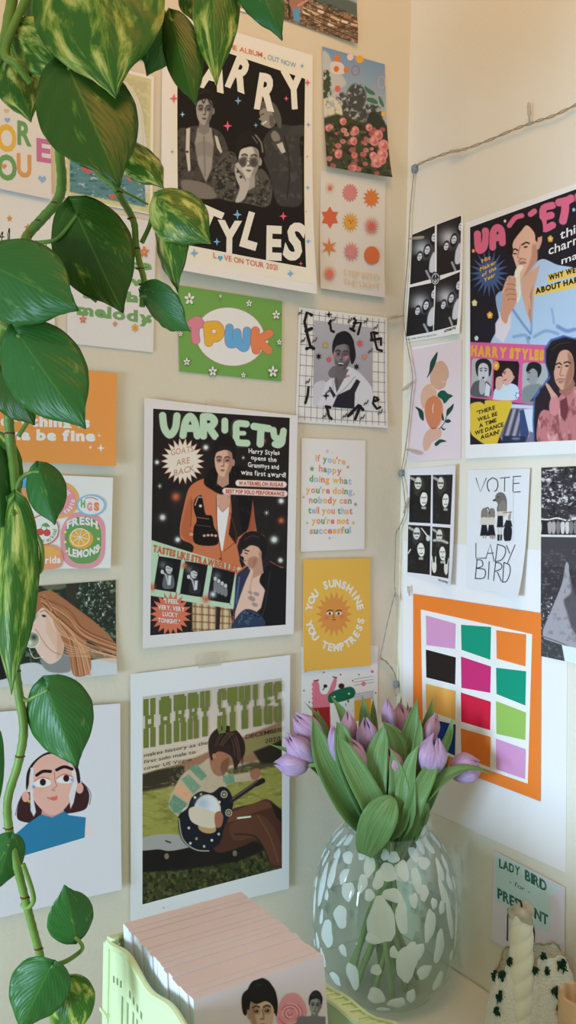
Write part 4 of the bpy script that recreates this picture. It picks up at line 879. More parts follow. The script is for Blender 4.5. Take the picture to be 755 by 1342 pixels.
a.line([(302,1048),(336,1024)],6,(44,34,34),.8,1,False); a.line([(334,1026),(342,1022)],7,(30,28,32),.8,1,False); a.line([(303,1046),(336,1022)],.7,(150,140,124),.6,.8,False); a.line([(310,1071),(326,1069)],2.4,(214,206,190),.7,1,False)
# head, hair
a.blob([(274,978),(284,970),(298,976),(302,992),(296,1006),(288,1016),(278,1012),(273,996)],(150,102,76),1); a.blob([(288,1000),(298,992),(298,1004),(290,1016)],(110,70,52),2,.8)
a.blob([(272,984),(272,968),(280,956),(294,950),(308,956),(318,970),(319,986),(312,998),(306,1008),(303,994),(298,988),(288,984),(281,986),(276,996)],(48,34,30),1.1)
for k in range(10): a.line([(276+k*2,976),(284+k*3,956+k*.6),(298+k*2,966+k*2),(302+k*1.6,984+k*2)],1,rr.choice([(84,60,48),(30,22,22),(104,76,60)]),1,.7)
a.ell(279,990,2.4,3.6,(168,116,88)); a.line([(281,1000),(290,1014),(292,1024)],1.4,(120,104,86),1,.8)
s.area(a)
# tall western block lettering
OL = (100,108,52)
def block(ch, x0, x1, yt0, yt1, H):
    def Q(u0, u1, v0, v1):
        f = lambda u, v: (x0+(x1-x0)*u, yt0+(yt1-yt0)*u+H*v); s.px([f(u0,v0),f(u1,v0),f(u1,v1),f(u0,v1)],[(0,1,2,3)],OL)
    L = {'H':[(0,.44,0,.34),(.56,1,0,.34),(.14,.86,.34,.42),(.14,.86,.52,.6),(0,.44,.6,1),(.56,1,.6,1),(.14,.36,.42,.52),(.64,.86,.42,.52)],
     'A':[(.15,.85,0,.06),(0,1,.06,.36),(.12,.88,.36,.42),(.12,.88,.5,.58),(.12,.34,.42,.5),(.66,.88,.42,.5),(0,.44,.58,1),(.56,1,.58,1)],
     'R':[(0,.85,0,.05),(0,1,.05,.34),(.14,.36,.34,.55),(.62,.86,.34,.42),(.14,.8,.42,.5),(.5,.9,.5,.6),(0,.44,.55,1),(.56,1,.6,1)],
     'Y':[(0,.44,0,.36),(.56,1,0,.36),(.14,.86,.36,.44),(.36,.64,.44,.56),(.22,.78,.56,1)],
     'S':[(.12,.9,0,.06),(0,.44,.06,.34),(.56,1,.06,.26),(.1,.4,.34,.44),(.2,.86,.44,.52),(.6,.9,.52,.62),(.56,1,.6,.94),(0,.44,.6,.94),(.12,.9,.94,1)],
     'T':[(0,1,0,.34),(.12,.28,.34,.42),(.72,.88,.34,.42),(.36,.64,.34,.56),(.22,.78,.56,1)],
     'L':[(0,.56,0,.36),(.16,.4,.36,.52),(0,.56,.52,1),(.56,1,.6,1),(.66,.9,.52,.6)],
     'E':[(.1,1,0,.06),(0,.44,.06,.36),(.56,1,.06,.34),(.14,.4,.36,.56),(.4,.8,.42,.5),(0,.44,.56,.94),(.56,1,.56,.94),(.1,1,.94,1)]}
    for r in L[ch]: Q(*r)
yt = lambda x: 916-(x-185.4)*.137
for ch, x0, x1 in [('H',186.5,202.5),('A',207,223),('R',226,242.5),('R',244.5,258.5),('Y',260.5,273),('S',283,294.5),('T',296,309),('Y',311,325.5),('L',329,340),('E',343,354),('S',356,366)]:
    block(ch, x0, x1, yt(x0), yt(x1), 64-(x0-186)*.062)
INK = (58,48,42)
s.text('makes history as the',(186.5,991),(270,974),4.6,INK,.008); s.text('first solo male to',(186.5,999.5),(254,986),4.6,INK,.008); s.text('cover US Vogue',(186.5,1008),(249,995.5),4.6,INK,.008)
s.text('DECEMBER',(319,967),(366.5,957),5.4,INK,.008); s.text('2020',(344,972.5),(364,968.5),5.4,INK,.008)
s.ell(212,1187.5,1.6,.8,(150,150,150),10)
s.done()
s.tape([(258,858),(292,855),(290,872),(260,876)], M_TAPE)
s.tape([(260,1160),(262,1160),(262,1161),(260,1161)], M_TAPE) if False else None
# ------------------------------------------------------------------ right wall
WR1, WR2, WR3 = (232,214,182), (224,216,204), (206,216,224)
# --- plain white paper that carries the collage print
q = [(529,708),(745,723.5),(742,1144),(529,1047)]
s = Sheet('paper_sheet', 'R', q, 'large plain white paper sheet on the right wall behind the orange-framed collage', 'paper', WR3, (206,214,222), base=.0006)
s.done()

# --- photo-booth strip, upper
def booth(s, quads, scenes):
    for (qd, f) in zip(quads, scenes):
        a = Area(qd, .5); a.fill((24,22,22)); f(a, np.array(qd, float)); s.area(a)
def zz(pts, ox, oy, k): return [(ox+x/k, oy+y/k) for x, y in pts]
def trio(dx, dy):
    def f(a, Q):
        C = lambda u, v: tuple(Q[0]*(1-u)*(1-v)+Q[1]*u*(1-v)+Q[2]*u*v+Q[3]*(1-u)*v)
        x, y = C(.45+dx,.35+dy); a.glow(x, y, 12, (196,184,160), .95)
        a.grad; a.blob([C(.0,.5),C(.25,.45),C(.55,.6),C(.95,.7),C(1,1.05),C(0,1.05)],(26,24,24),3)
        for u, v, r in [(.36,.5,4.6),(.68,.42,5.0),(.98,.22,5.4)]:
            x, y = C(min(u+dx,1.02), v+dy); a.ell(x-.3,y+.8,r*.95,r*1.9,(22,20,20),.2,1.2); a.ell(x,y,r*.66,r*1.12,(212,202,182),.25,.8); a.line([(x-2,y-1.2),(x+2,y-1.6)],.9,(60,54,50),.7,.8); a.line([(x-1.4,y+2.6),(x+1.2,y+2.4)],.9,(80,70,64),.7,.8); a.line([(x,y-1),(x+.4,y+1)],.6,(130,120,106),.7,.7)
        a.blob([C(.8,.62),C(1,.5),C(1.02,.85),C(.78,.85)],(206,196,176),1.5); a.line([C(.65,.82),C(.8,.98)],3,(160,150,134),1)
    return f
q = [(540,307),(608,281),(606,437.5),(530.5,449)]
s = Sheet('photo_strip', 'R', q, 'upper photo-booth sheet of four dark frames, three faces leaning at right', 'photo', WR1, (232,216,186), base=.001, gloss=True, curl={'br':.004})
O = (520,270,7.46); Z = lambda P: zz(P,*O)
booth(s, [Z([(157,283),(378,192),(378,705),(136,770)]), Z([(397,185),(636,95),(626,625),(395,690)]), Z([(131,798),(374,747),(362,1228),(96,1278)]), Z([(388,742),(625,645),(612,1168),(370,1225)])], [trio(0,0), trio(.04,-.02), trio(.02,.02), trio(0,.03)])
s.ell(571.5,365.5,6.2,9,(40,36,34),24,-.1); s.ell(571.5,365.5,5,7.4,(206,194,170),24,-.1); s.ell(571.5,365.5,4.2,6.3,(44,40,38),24,-.1); s.stroke([(571.5,360),(571.5,370.5)],.8,(216,204,180),False); s.stroke([(568.5,366.5),(571.5,370.5),(574.8,365.5)],.8,(216,204,180)); s.stroke([(567.5,366),(576,364)],1.4,(40,36,34),False)
s.text('AUTOMATIC', (584,436), (601,431.5), 3, (30,28,28), .06); s.text('THE ONE PHOTO BOOTH', (532,446.5), (573,440), 2.2, (96,88,78), .01)
s.done()

# --- peaches card
q = [(540.5,453),(606,445.4),(604.7,601),(535.4,605)]
s = Sheet('art_card', 'R', q, 'pale pink card of stacked peaches and dark green leaves', 'card', (232,212,186), (222,190,172), base=.001)
O = (520,430,7.46)
def zp(pts, c, sm=True): s.poly(zz(pts,*O), c, sm)
zp([(160,215),(640,115),(642,108),(640,112),(150,190)],(232,214,190),False)
zp([(430,320),(480,345),(512,410),(514,470),(492,520),(480,570),(420,605),(360,570),(334,520),(338,440),(360,370)],(206,150,110))
zp([(320,548),(370,560),(395,620),(385,665),(330,665),(290,720),(270,790),(246,750),(240,660),(270,580)],(214,158,116))
zp([(330,985),(380,975),(430,985),(446,1030),(420,1080),(350,1120),(320,1180),(275,1200),(262,1120),(280,1040)],(212,156,122))
zp([(350,662),(410,670),(452,730),(462,820),(440,920),(400,975),(350,985),(310,940),(285,870),(276,780),(300,700)],(216,146,104)); zp([(345,668),(400,672),(442,730),(450,820),(430,915),(392,970),(355,984),(315,940),(290,870),(282,780),(304,705)],(204,116,70))
zp([(330,968),(365,978),(400,966),(380,986),(350,986)],(176,80,52)); s.stroke(zz([(366,745),(358,790),(364,830)],*O),.9,(236,196,150)); s.stroke(zz([(440,520),(470,525),(488,530)],*O),.6,(232,190,150)); s.stroke(zz([(350,572),(370,590),(395,608)],*O),.5,(240,206,176))
GL = (34,66,46)
zp([(405,233),(398,300),(375,370),(345,430),(300,490),(322,430),(335,340),(360,290)],GL); zp([(404,660),(430,618),(470,610),(505,640),(556,662),(520,690),(475,738),(450,700)],(26,78,54)); zp([(186,770),(230,785),(265,820),(272,890),(262,906),(230,870),(215,810)],GL); zp([(562,740),(555,790),(520,840),(492,860),(498,800),(530,770)],GL)
s.stroke(zz([(500,840),(485,890),(470,930),(425,985)],*O),.9,GL); zp([(482,905),(510,890),(538,910),(510,928),(480,920)],GL); zp([(445,965),(470,985),(492,975),(470,998),(450,990)],GL); zp([(452,830),(466,870),(468,905),(452,900),(446,860)],GL); zp([(378,1130),(420,1092),(450,1090),(495,1108),(440,1120),(395,1155)],GL)
s.done()

# --- photo-booth strip, lower
def duo(v, hands=0):
    def f(a, Q):
        C = lambda u, w: tuple(Q[0]*(1-u)*(1-w)+Q[1]*u*(1-w)+Q[2]*u*w+Q[3]*(1-u)*w)
        a.fill((22,22,24)); a.grain(4,(70,68,68),.6,5,v,.5,within=[C(0,.2),C(.4,.3),C(.3,.9),C(0,.95)])
        x, y = C(.38,.17); a.ell(x+1.5,y+4,7.5,14,(52,48,48),0,1.5); a.ell(x,y,4.6,8,(206,204,202),.05,.9); a.ell(x-2,y,2,1.4,(90,86,86),0,.7); a.ell(x+2,y,2,1.4,(90,86,86),0,.7); a.line([(x-4,y-.6),(x+4,y-.2)],.6,(40,38,40),.6); a.line([(x-1.6,y+4.4),(x+1.6,y+4.4)],1.,(120,80,84),.7); a.line([C(.05,.06),C(.22,.1)],3.4,(160,158,156),1.2)
        x, y = C(.66 if v % 2 else .58,.5 if v < 3 else .52); a.ell(x,y+5,9,17,(20,19,22),0,1.5); a.ell(x,y,4.9,9.5,(220,218,214),.1 if v%2 else -.12,.9)
        for sx_ in (-1.9, 2.1): a.line([(x+sx_-1.2,y-1.8),(x+sx_+1.2,y-2)],1.,(40,36,38),.6); 
        a.line([(x+.2,y-1),(x+.5,y+2)],.7,(150,146,146),.8,.7); a.line([(x-1.8,y+4.8),(x+.2,y+5.4),(x+2.2,y+4.6)],1.1,(110,70,74),.7); a.blob([(x-5.5,y-3),(x-4,y-10),(x+1,y-12),(x+6,y-6),(x+3,y-8),(x-2,y-8.5)],(22,20,24),1)
        a.poly([(x-3,y+10),(x+3,y+10),(x+3,y+13.5),(x-3,y+13)],(170,166,164),1)
        if hands == 1:
            x, y = C(.9,.22); 
            for k in (-1,0,1): a.line([(x,y),(x-6+k*3,y-7+k*4)],1.5,(206,204,202),.7)
            a.ell(x,y+2,3,4,(206,204,202)); x, y = C(.02,.6); a.line([(x,y),(x+3,y-5)],1.6,(206,204,202))
        if hands == 2:
            for u, d in ((.14,-1),(.82,1)):
                x, y = C(u,.8); a.blob([(x-3,y-4),(x+3,y-4),(x+3,y+6),(x,y+9),(x-3,y+4)],(210,208,206),.8); a.line([(x-2,y-3),(x-3.5*1,y-13)],1.7,(210,208,206),.7); a.line([(x+2,y-3),(x+3+d,y-12)],1.7,(210,208,206),.7)
            a.line([C(.1,.28),C(.4,.26),C(.85,.3)],3.4,(180,176,174),1)
    return f
q = [(536,614.7),(604,609.5),(600,768.5),(533.8,754)]
s = Sheet('photo_strip', 'R', q, 'lower photo-booth sheet of four dark frames, two people with long hair, white border', 'photo', (222,222,226), (214,212,222), base=.0015, gloss=True, curl={'right':.008,'br':.004})
O = (515,600,7.46); Z = lambda P: zz(P,*O)
booth(s, [Z([(176,170),(388,168),(380,640),(165,630)]), Z([(405,168),(630,165),(605,655),(402,642)]), Z([(158,655),(380,668),(375,1143),(150,1118)]), Z([(400,672),(603,685),(597,1178),(390,1150)])], [duo(1), duo(3), duo(2,1), duo(4,2)])
s.text('PHOTOAUTOMAT', (578,761), (595,764.5), 2.4, (40,38,40), .06)
s.done()

# --- VOTE LADY BIRD
q = [(615,616),(698,614),(690,783),(611,769)]
s = Sheet('art_card', 'R', q, 'white card hand-lettered VOTE above bird-headed schoolgirls, curling at its lower right', 'card', (216,220,228), (208,214,226), base=.0015, curl={'br':.012,'right':.003})
O = (600,600,4.87); IK = (44,46,54)
for st in [[(122,130),(150,218),(188,130)],[(278,130),(340,124)],[(308,128),(306,215)],[(366,120),(362,220)],[(364,120),(416,118)],[(364,165),(405,162)],[(362,220),(412,217)],[(122,545),(122,640),(188,640)],[(186,640),(215,550),(240,660)],[(196,610),(236,608)],[(262,552),(248,662)],[(322,560),(345,610)],[(380,556),(332,670)],[(130,650),(118,770)],[(208,662),(202,775)],[(250,668),(238,782)],[(262,728),(290,785)],[(306,668),(300,790)]]:
    s.stroke(zz(st,*O), 1.15, IK, False)
for st in [[(228,128),(200,150),(196,185),(215,220),(250,210),(264,175),(255,140),(228,128)],[(262,552),(310,570),(315,610),(290,650),(248,662)],[(125,650),(160,655),(165,690),(125,705)],[(125,705),(180,715),(175,765),(118,770)],[(250,668),(285,675),(290,705),(245,725)],[(306,668),(345,685),(352,730),(330,785),(298,792)]]:
    s.stroke(zz(st,*O), 1.15, IK)
a = Area(zz([(140,216),(366,216),(366,536),(140,536)],*O), .5); a.fill((208,214,226)); a.tf = lambda x, y: (O[0]+x/O[2], O[1]+y/O[2])
a.blob([(232,272),(246,262),(252,236),(276,220),(305,228),(322,262),(325,312),(318,345),(268,350),(258,325),(264,296),(250,276)],(104,102,102)); a.blob([(270,300),(300,270),(322,300),(318,345),(275,345)],(136,132,128),2,.6); a.ell(268,250,4,4,(20,20,20)); a.poly([(246,262),(230,272),(234,278),(252,276)],(40,38,40))
a.blob([(262,345),(320,345),(316,376),(266,376)],(196,192,190)); a.poly([(264,370),(298,370),(300,444),(258,444)],(30,32,40)); a.line([(268,446),(272,515)],1.8,(180,176,174),.6,1,False); a.line([(288,446),(286,515)],1.8,(180,176,174),.6,1,False); a.poly([(262,490),(278,490),(276,530),(262,528)],(28,28,34)); a.poly([(282,490),(294,490),(292,526),(280,528)],(28,28,34))
a.blob([(330,378),(345,350),(352,348),(350,390),(338,400)],(150,146,142)); a.line([(300,352),(356,346)],1.6,(150,130,120)); a.poly([(322,398),(352,400),(362,440),(306,440)],(34,36,44)); a.blob([(308,445),(356,445),(354,520),(332,530),(306,522)],(30,32,40)); a.line([(322,398),(304,440)],1.2,(60,56,60))
for dx in (0,46):
    a.blob([(156+dx,372),(158+dx,340),(172+dx,322),(192+dx,324),(200+dx,345),(196+dx,384),(160+dx,386)],(120,116,112)); a.line([(186+dx,322),(200+dx,318),(206+dx,330)] if dx == 0 else [(212,345),(208,356)],1.4,(60,58,58)); a.blob([(158+dx,384),(196+dx,384),(198+dx,428),(154+dx,428)],(196,192,188)); a.poly([(160+dx,428),(192+dx,428),(204+dx,498),(150+dx,498)],(28,30,38)); a.line([(170+dx,498),(172+dx,510)],1.8,(160,150,146),.6,1,False); a.line([(186+dx,498),(186+dx,510)],1.8,(160,150,146),.6,1,False)
a.ell(232,505,20,14,(150,120,128),0,1.5,.6)
a.tf = None; s.area(a); s.done()

# --- black and white festival photo
q = [(711,613),(800,609),(800,879),(710,859.5)]
s = Sheet('photo_print', 'R', q, 'tall black and white photo of a tree and far crowd, at the right edge', 'photo', (216,216,214), (60,58,58), base=.002, gloss=True)
a = Area(q, .55); a.fill((52,48,52)); a.grain(7,(206,202,204),.52,5,3,.9,within=[(710,612),(800,608),(800,682),(710,680)],stretch=1.5); a.grain(3,(236,234,232),.6,7,13,.8,within=[(712,616),(800,612),(800,660),(712,662)],stretch=1.4); a.grain(4,(28,26,28),.54,7,7,.9,within=[(710,612),(800,608),(800,682),(710,680)])
a.poly([(709,681),(800,680),(800,704),(709,703)],(34,32,34)); a.line([(708,680),(720,681),(732,679),(745,682),(760,680),(800,682)],1.8,(220,216,214))
for x in (709,722,727,733,739,745,750,756,763,770,780): a.blob([(x-2.4,685),(x+2,684),(x+3,692),(x+1.5,699),(x-1.5,699),(x-2.6,692)],random.Random(x).choice([(196,190,188),(120,114,112),(160,154,152)]),.8); a.ell(x,682.5,1.3,1.7,(90,84,84))
a.line([(708,702),(740,702.5),(800,703)],3.2,(212,208,206),1); a.poly([(708,704),(800,705),(800,760),(708,735)],(64,60,64),2); a.grain(4,(120,116,120),.6,6,9,.6,within=[(708,720),(800,720),(800,880),(708,865)],stretch=1.5); a.grain(2.6,(196,192,196),.6,7,5,.9,within=[(708,790),(728,780),(716,850),(708,850)])
a.blob([(743,738),(747,740),(748,752),(756,780),(775,800),(800,800),(800,860),(740,850),(713,834),(724,800),(738,765)],(150,146,150),1); a.grain(6,(110,104,110),.55,5,8,.6,within=[(740,745),(756,780),(800,800),(800,850),(715,834),(735,770)]); a.blob([(748,756),(756,770),(800,780),(800,835),(758,832),(744,800),(741,786),(750,776)],(66,60,64),3,.8); a.line([(713,834),(736,842),(756,852)],1.3,(90,86,90))
a.poly([(711,836),(738,845),(742,868),(711,862)],(60,60,62),1); a.grain(3,(130,130,132),.6,7,21,.6,within=[(711,838),(738,846),(742,868),(711,862)]); a.poly([(738,845),(800,858),(800,882),(742,868)],(206,214,220),1)
s.area(a); s.done()

# --- VARIETY poster, right wall
q = [(612,292.5),(800,225.5),(800,592.5),(612,601)]
s = Sheet('poster', 'R', q, 'magazine-style poster with pink bubble heading and a figure in pale blue suit, right wall', 'poster', (234,222,202), (232,222,204), base=.0025)
bq = [(618,298.5),(792,236),(792,575.5),(618,583)]; a = Area(bq, .55); a.fill((36,31,36))
O = (610,240,5.207); a.tf = lambda x, y: (O[0]+x/O[2], O[1]+y/O[2])
BS = (176,194,206)
a.blob([(228,760),(260,740),(330,640),(400,620),(470,560),(540,520),(640,560),(755,580),(960,640),(960,1200),(210,1200),(240,960),(220,820)],BS,1.2)
a.blob([(218,770),(262,742),(262,860),(240,880),(222,830)],(150,166,180),1.2); a.poly([(214,960),(250,900),(320,890),(320,980),(270,1092),(215,1050)],(222,204,196),1.5)
for p, w_, al in [([(330,860),(400,960),(455,1030)],2.4,.9),([(470,760),(462,900),(460,1020)],2,.7),([(480,1050),(560,1010),(640,1030)],4,.5),([(640,980),(700,1010),(755,1000)],5,.7),([(600,860),(615,960)],2,.5),([(340,1050),(420,1040),(440,1090)],4,.5)]: a.line(p, w_, (96,124,160), 2.5, al)
a.ell(445,1058,12,12,(120,136,156))
a.poly([(385,650),(520,560),(500,640),(480,720),(470,860),(455,960),(420,860),(395,760)],(212,160,126),1.5); a.poly([(470,700),(456,960),(440,900),(450,760)],(170,118,90),2,.7); a.line([(448,790),(452,860)],.8,(230,210,180),.7,.8)
a.blob([(330,360),(345,300),(430,280),(490,330),(520,370),(525,420),(500,445),(498,530),(450,600),(400,640),(375,620),(340,520),(328,480),(335,450),(326,420)],(226,174,140),1); a.blob([(470,420),(500,440),(498,530),(450,600),(405,640),(440,560),(460,500)],(184,128,98),3,.8); a.blob([(500,370),(528,355),(532,400),(510,455),(492,440)],(214,156,124),1)
a.blob([(290,470),(310,380),(320,310),(370,262),(440,235),(520,245),(540,310),(530,360),(506,370),(500,400),(488,392),(480,340),(430,290),(390,330),(350,380),(330,420),(336,480),(320,490)],(36,26,24),1); a.line([(345,310),(400,275),(460,262)],1.3,(84,66,58),1.5,.8)
a.line([(332,462),(350,452),(366,462)],2,(56,40,32),.8); a.line([(396,424),(424,408),(444,414)],2,(56,40,32),.8); a.ell(350,484,12,5,(60,40,34)); a.ell(421,438,14,6,(60,40,34),-.2); a.line([(384,430),(372,480),(368,510),(392,516)],1.2,(170,112,84),.9,.9); a.blob([(376,545),(400,534),(422,540),(426,550),(400,556),(380,558)],(176,106,90),1); a.line([(370,538),(392,520),(424,524)],1.4,(120,80,60),1,.6)
# banana and hand
a.blob([(345,640),(350,600),(372,565),(395,562),(404,580),(382,620),(384,700),(388,760),(372,812),(356,800),(358,700)],(236,218,180),.9); a.line([(370,640),(370,780)],1,(206,180,130),.8,.6)
a.blob([(262,800),(270,720),(300,660),(340,640),(356,660),(350,720),(362,760),(352,830),(310,900),(290,960),(256,930),(252,860)],(206,146,112),1)
for k in range(4): a.line([(276+k*8,700+k*34),(310,690+k*34),(352,700+k*32)],1.1,(150,98,72),.9,.8)
a.line([(266,745),(300,650),(330,642)],2.6,(222,168,132),.8,.9)
# badges
def bst(cx, cy, r0, r1, n, c): a.poly([(cx+(r1 if k%2==0 else r0)*math.cos(PI*k/n)*.82, cy+(r1 if k%2==0 else r0)*math.sin(PI*k/n)) for k in range(2*n)], c, .6)
bst(172,618,80,165,20,(72,88,120))
PKK = (220,104,124)
def fat(P, w_): 
    for st in P: a.line(st, w_, (46,30,40), .7); 
    for st in P: a.line(st, w_-1.6, PKK, .7)
fat([[(92,350),(95,420),(105,460),(135,440),(150,370),(146,330)]],11); fat([[(196,440),(200,340),(228,305),(256,330),(262,410)],[(205,380),(255,370)]],10.5); fat([[(310,292),(350,240),(395,225)]],8); fat([[(455,215),(480,196)]],9)
fat([[(605,155),(545,175),(540,240),(548,312),(604,290)],[(550,235),(595,222)]],11); fat([[(650,135),(700,125),(732,108)],[(692,125),(690,190),(676,260)]],12); fat([[(780,90),(800,150),(850,130)],[(860,60),(850,160),(820,240)]],11)
a.blob([(290,470),(310,380),(320,310),(370,262),(440,235),(520,245),(540,310),(530,360),(506,370),(480,330),(430,290),(380,330),(340,390),(318,480)],(36,26,24),1)
a.blob([(470,620),(560,625),(600,632),(755,585),(960,520),(960,560),(755,635),(590,672),(575,665),(575,640),(560,640)],(0,0,0),.5,0)
a.poly([(570,630),(960,520),(960,590),(568,682)],(232,190,84),.8); a.poly([(482,722),(960,610),(960,678),(474,774)],(232,190,84),.8)
for x,y,r,c in [(590,383,25,(226,162,60)),(72,820,24,(222,206,140)),(177,903,26,(222,164,60)),(64,465,14,(226,150,80)),(280,262,12,(228,200,170)),(85,1060,18,(206,210,226)),(750,185,14,(150,190,210))]:
    for k in range(5): t = 2*PI*k/5-PI/2; a.ell(x+r*.55*math.cos(t)*.8, y+r*.55*math.sin(t), r*.36, r*.42, c, 0, .7)
    a.ell(x,y,r*.3,r*.35,(236,206,120),0,.7)
O2 = (610,430,5.207); a.tf = lambda x, y: (O2[0]+x/O2[2], O2[1]+y/O2[2])
# lower half: trousers, pink panel with three portraits
a.poly([(320,515),(480,520),(486,700),(484,790),(270,790),(240,740)],(120,110,116),1); 
for k in range(8): a.line([(322+k*22,560),(268+k*24,740)],3,(170,158,158) if k%2 else (70,62,70),.9,.9,False)
a.poly([(405,555),(480,550),(476,716),(440,700)],(206,206,206),1); a.poly([(380,560),(410,560),(444,720),(420,790),(386,780)],(56,70,100),1.2); a.poly([(320,520),(480,530),(480,552),(318,546)],(196,196,200),1); a.poly([(270,735),(420,740),(416,800),(250,800)],(44,48,62),1.2); a.ell(355,755,30,10,(96,110,136),0,1.5)
a.poly([(38,96),(578,118),(566,240),(480,526),(38,474)],(212,92,130),.8)
BW = [((52,208,198,468),(176,172,158),(40,38,38)),((203,222,378,492),(36,24,28),(60,40,34)),((398,238,578,522),(170,170,160),(40,38,38))]
for k,((x0,y0,x1,y1),bg,hr) in enumerate(BW):
    a.poly([(x0+14,y0),(x1-8,y0+6),(x1,y0+30),(x1-16,y1-10),(x1-28,y1),(x0+4,y1-14),(x0-4,y1-30),(x0+2,y0+14)],bg,.9)
sk1 = (196,190,178)
a.blob([(50,460),(56,390),(90,360),(150,360),(184,400),(174,470)],(90,88,84),1); a.poly([(150,372),(182,400),(172,468),(140,462)],(206,204,196),1); a.blob([(82,300),(80,240),(110,212),(160,214),(188,250),(184,310),(170,330),(165,260),(130,240),(100,262),(96,330)],(36,34,34)); a.blob([(98,280),(115,245),(150,245),(166,280),(162,340),(140,372),(112,366),(98,330)],sk1); a.blob([(104,380),(112,350),(130,345),(142,370),(146,430),(120,455),(104,430)],(176,170,158)); a.ell(117,292,9,4,(50,48,46)); a.ell(148,292,9,4,(50,48,46)); a.ell(132,340,8,7,(50,44,42)); a.line([(108,280),(124,274)],1.2,(50,46,44)); a.line([(140,274),(158,280)],1.2,(50,46,44))
a.blob([(200,470),(210,420),(260,380),(330,380),(370,410),(360,488),(210,490)],(196,208,216),1); a.blob([(262,330),(262,300),(290,262),(330,264),(344,300),(338,350),(300,392),(270,380)],(214,160,132),1); a.blob([(260,312),(264,262),(300,232),(345,250),(352,300),(342,340),(328,300),(300,274),(276,290)],(40,28,26)); a.blob([(216,370),(222,340),(250,330),(266,345),(262,400),(240,425),(218,410)],(214,164,138)); a.line([(270,304),(284,300)],1.1,(60,40,34)); a.line([(272,358),(290,352)],1.2,(140,70,60)); a.ell(278,312,5,3,(50,36,32)); a.ell(340,335,6,10,(196,140,112))
a.blob([(395,500),(400,420),(440,390),(500,380),(540,400),(560,470),(520,512),(400,510)],(128,132,124),1.2); a.blob([(430,330),(434,290),(460,262),(500,262),(516,300),(505,350),(480,385),(450,378),(432,356)],(150,148,140)); a.blob([(424,290),(440,245),(480,232),(524,252),(528,300),(505,340),(500,300),(470,276),(438,300)],(34,32,34)); a.line([(436,308),(452,304)],1.2,(50,48,46)); a.line([(432,352),(446,350)],1.2,(70,60,58)); a.poly([(500,440),(520,400),(540,430),(500,500),(450,500)],(60,62,60),1.2)
bstc = lambda cx, cy, r, c: a.poly([(cx+(r if k%2==0 else r*.5)*math.cos(PI*k/6)*.9, cy+(r if k%2==0 else r*.5)*math.sin(PI*k/6)) for k in range(12)], c, .6)
a.ell(220,258,22,32,(226,150,60)); a.ell(220,258,8,10,(236,200,110)); bstc(367,460,26,(66,88,140)); a.ell(367,460,11,13,(220,220,230))
a.poly([(40,482),(150,490),(140,520),(40,530)],(36,31,36),.7); a.blob([(42,540),(60,512),(110,504),(140,520),(150,494),(240,496),(326,502),(300,600),(250,720),(215,815),(170,808),(90,760),(42,700)],(218,178,52),1)
# foreground figure in pink satin with blue outline
F2 = [(484,800),(478,640),(486,480),(540,410),(590,340),(560,240),(560,150),(600,90),(690,62),(760,80),(960,60),(960,800)]
a.poly([(x-10,y-12) for x,y in F2],(70,98,146),1.5); a.poly(F2,(44,34,36),1); a.poly([(500,520),(520,420),(560,380),(600,600),(520,590)],(44,34,36),1)
PS = (190,116,108)
a.blob([(505,780),(508,620),(540,560),(600,560),(650,470),(700,420),(740,400),(960,420),(960,800),(640,800)],PS,1.2); a.grain(7,(226,164,150),.56,5,3,.75,within=[(505,620),(600,560),(720,420),(960,430),(960,800),(505,790)],stretch=.5); a.grain(6,(126,62,62),.58,6,8,.7,within=[(505,620),(600,560),(720,420),(960,430),(960,800),(505,790)],stretch=.5); a.poly([(654,500),(700,470),(716,560),(690,640),(660,600)],(110,56,54),1.5)
a.blob([(556,386),(575,382),(610,430),(640,470),(640,520),(600,520),(590,460)],(206,152,124),1); a.blob([(590,490),(640,470),(650,560),(620,600),(585,570)],(206,128,122),1.2)
a.poly([(655,400),(740,340),(760,380),(730,450),(690,470),(650,440)],(160,106,82),1.5)
a.blob([(622,200),(650,150),(710,140),(748,200),(752,300),(730,370),(680,420),(650,408),(622,360),(614,290)],(208,154,122),1.2); a.blob([(710,170),(748,220),(750,310),(720,380),(682,418),(700,320),(716,260)],(150,98,74),3,.8)
a.blob([(566,260),(564,180),(610,110),(700,80),(790,110),(800,260),(760,330),(752,240),(735,180),(700,150),(655,165),(630,230),(616,290),(590,290)],(34,26,26),1); a.line([(600,150),(650,110),(720,100)],1.3,(80,64,58),1.5,.7)
a.line([(628,250),(650,240),(664,250)],1.8,(50,36,32)); a.line([(684,240),(706,232),(726,240)],1.8,(50,36,32)); a.ell(648,268,10,5,(50,36,32)); a.ell(702,260,13,6,(50,36,32)); a.line([(668,262),(656,310),(660,325),(680,325)],1.1,(150,98,74)); a.blob([(640,366),(655,359),(682,362),(678,372),(655,380)],(174,110,92),1); a.line([(632,356),(655,348),(688,352)],1.6,(110,76,60),1,.6)
a.tf = None; s.area(a)
YY = (226,172,64)
s.text('Hit',(633,345),(645,340),5,YY,.03); s.text('Maker',(631,356),(652,346),5,YY,.03); s.text('of the',(633.5,363.5),(652.5,353.5),5,YY,.03); s.text('Year',(636,370.5),(651,362),5,YY,.03)
HW = (232,222,206)
s.text('this',(736,315),(764,303),12,HW,.01,jit=.04); s.text('charming',(721,335),(786,310),12,HW,.01,jit=.04); s.text('man',(738,347),(768,336),9.5,HW,.01)
s.text("WHY WE'RE WILD",(721.5,368),(790,347),7,(40,32,30),.05,slant=-.1); s.text('ABOUT HARRY',(704,385.5),(775,366),7,(40,32,30),.05,slant=-.1)
s.text('HARRY STYLES',(619,465.5),(715,472),12,(228,156,62),.09,gap=.05,slant=.06)
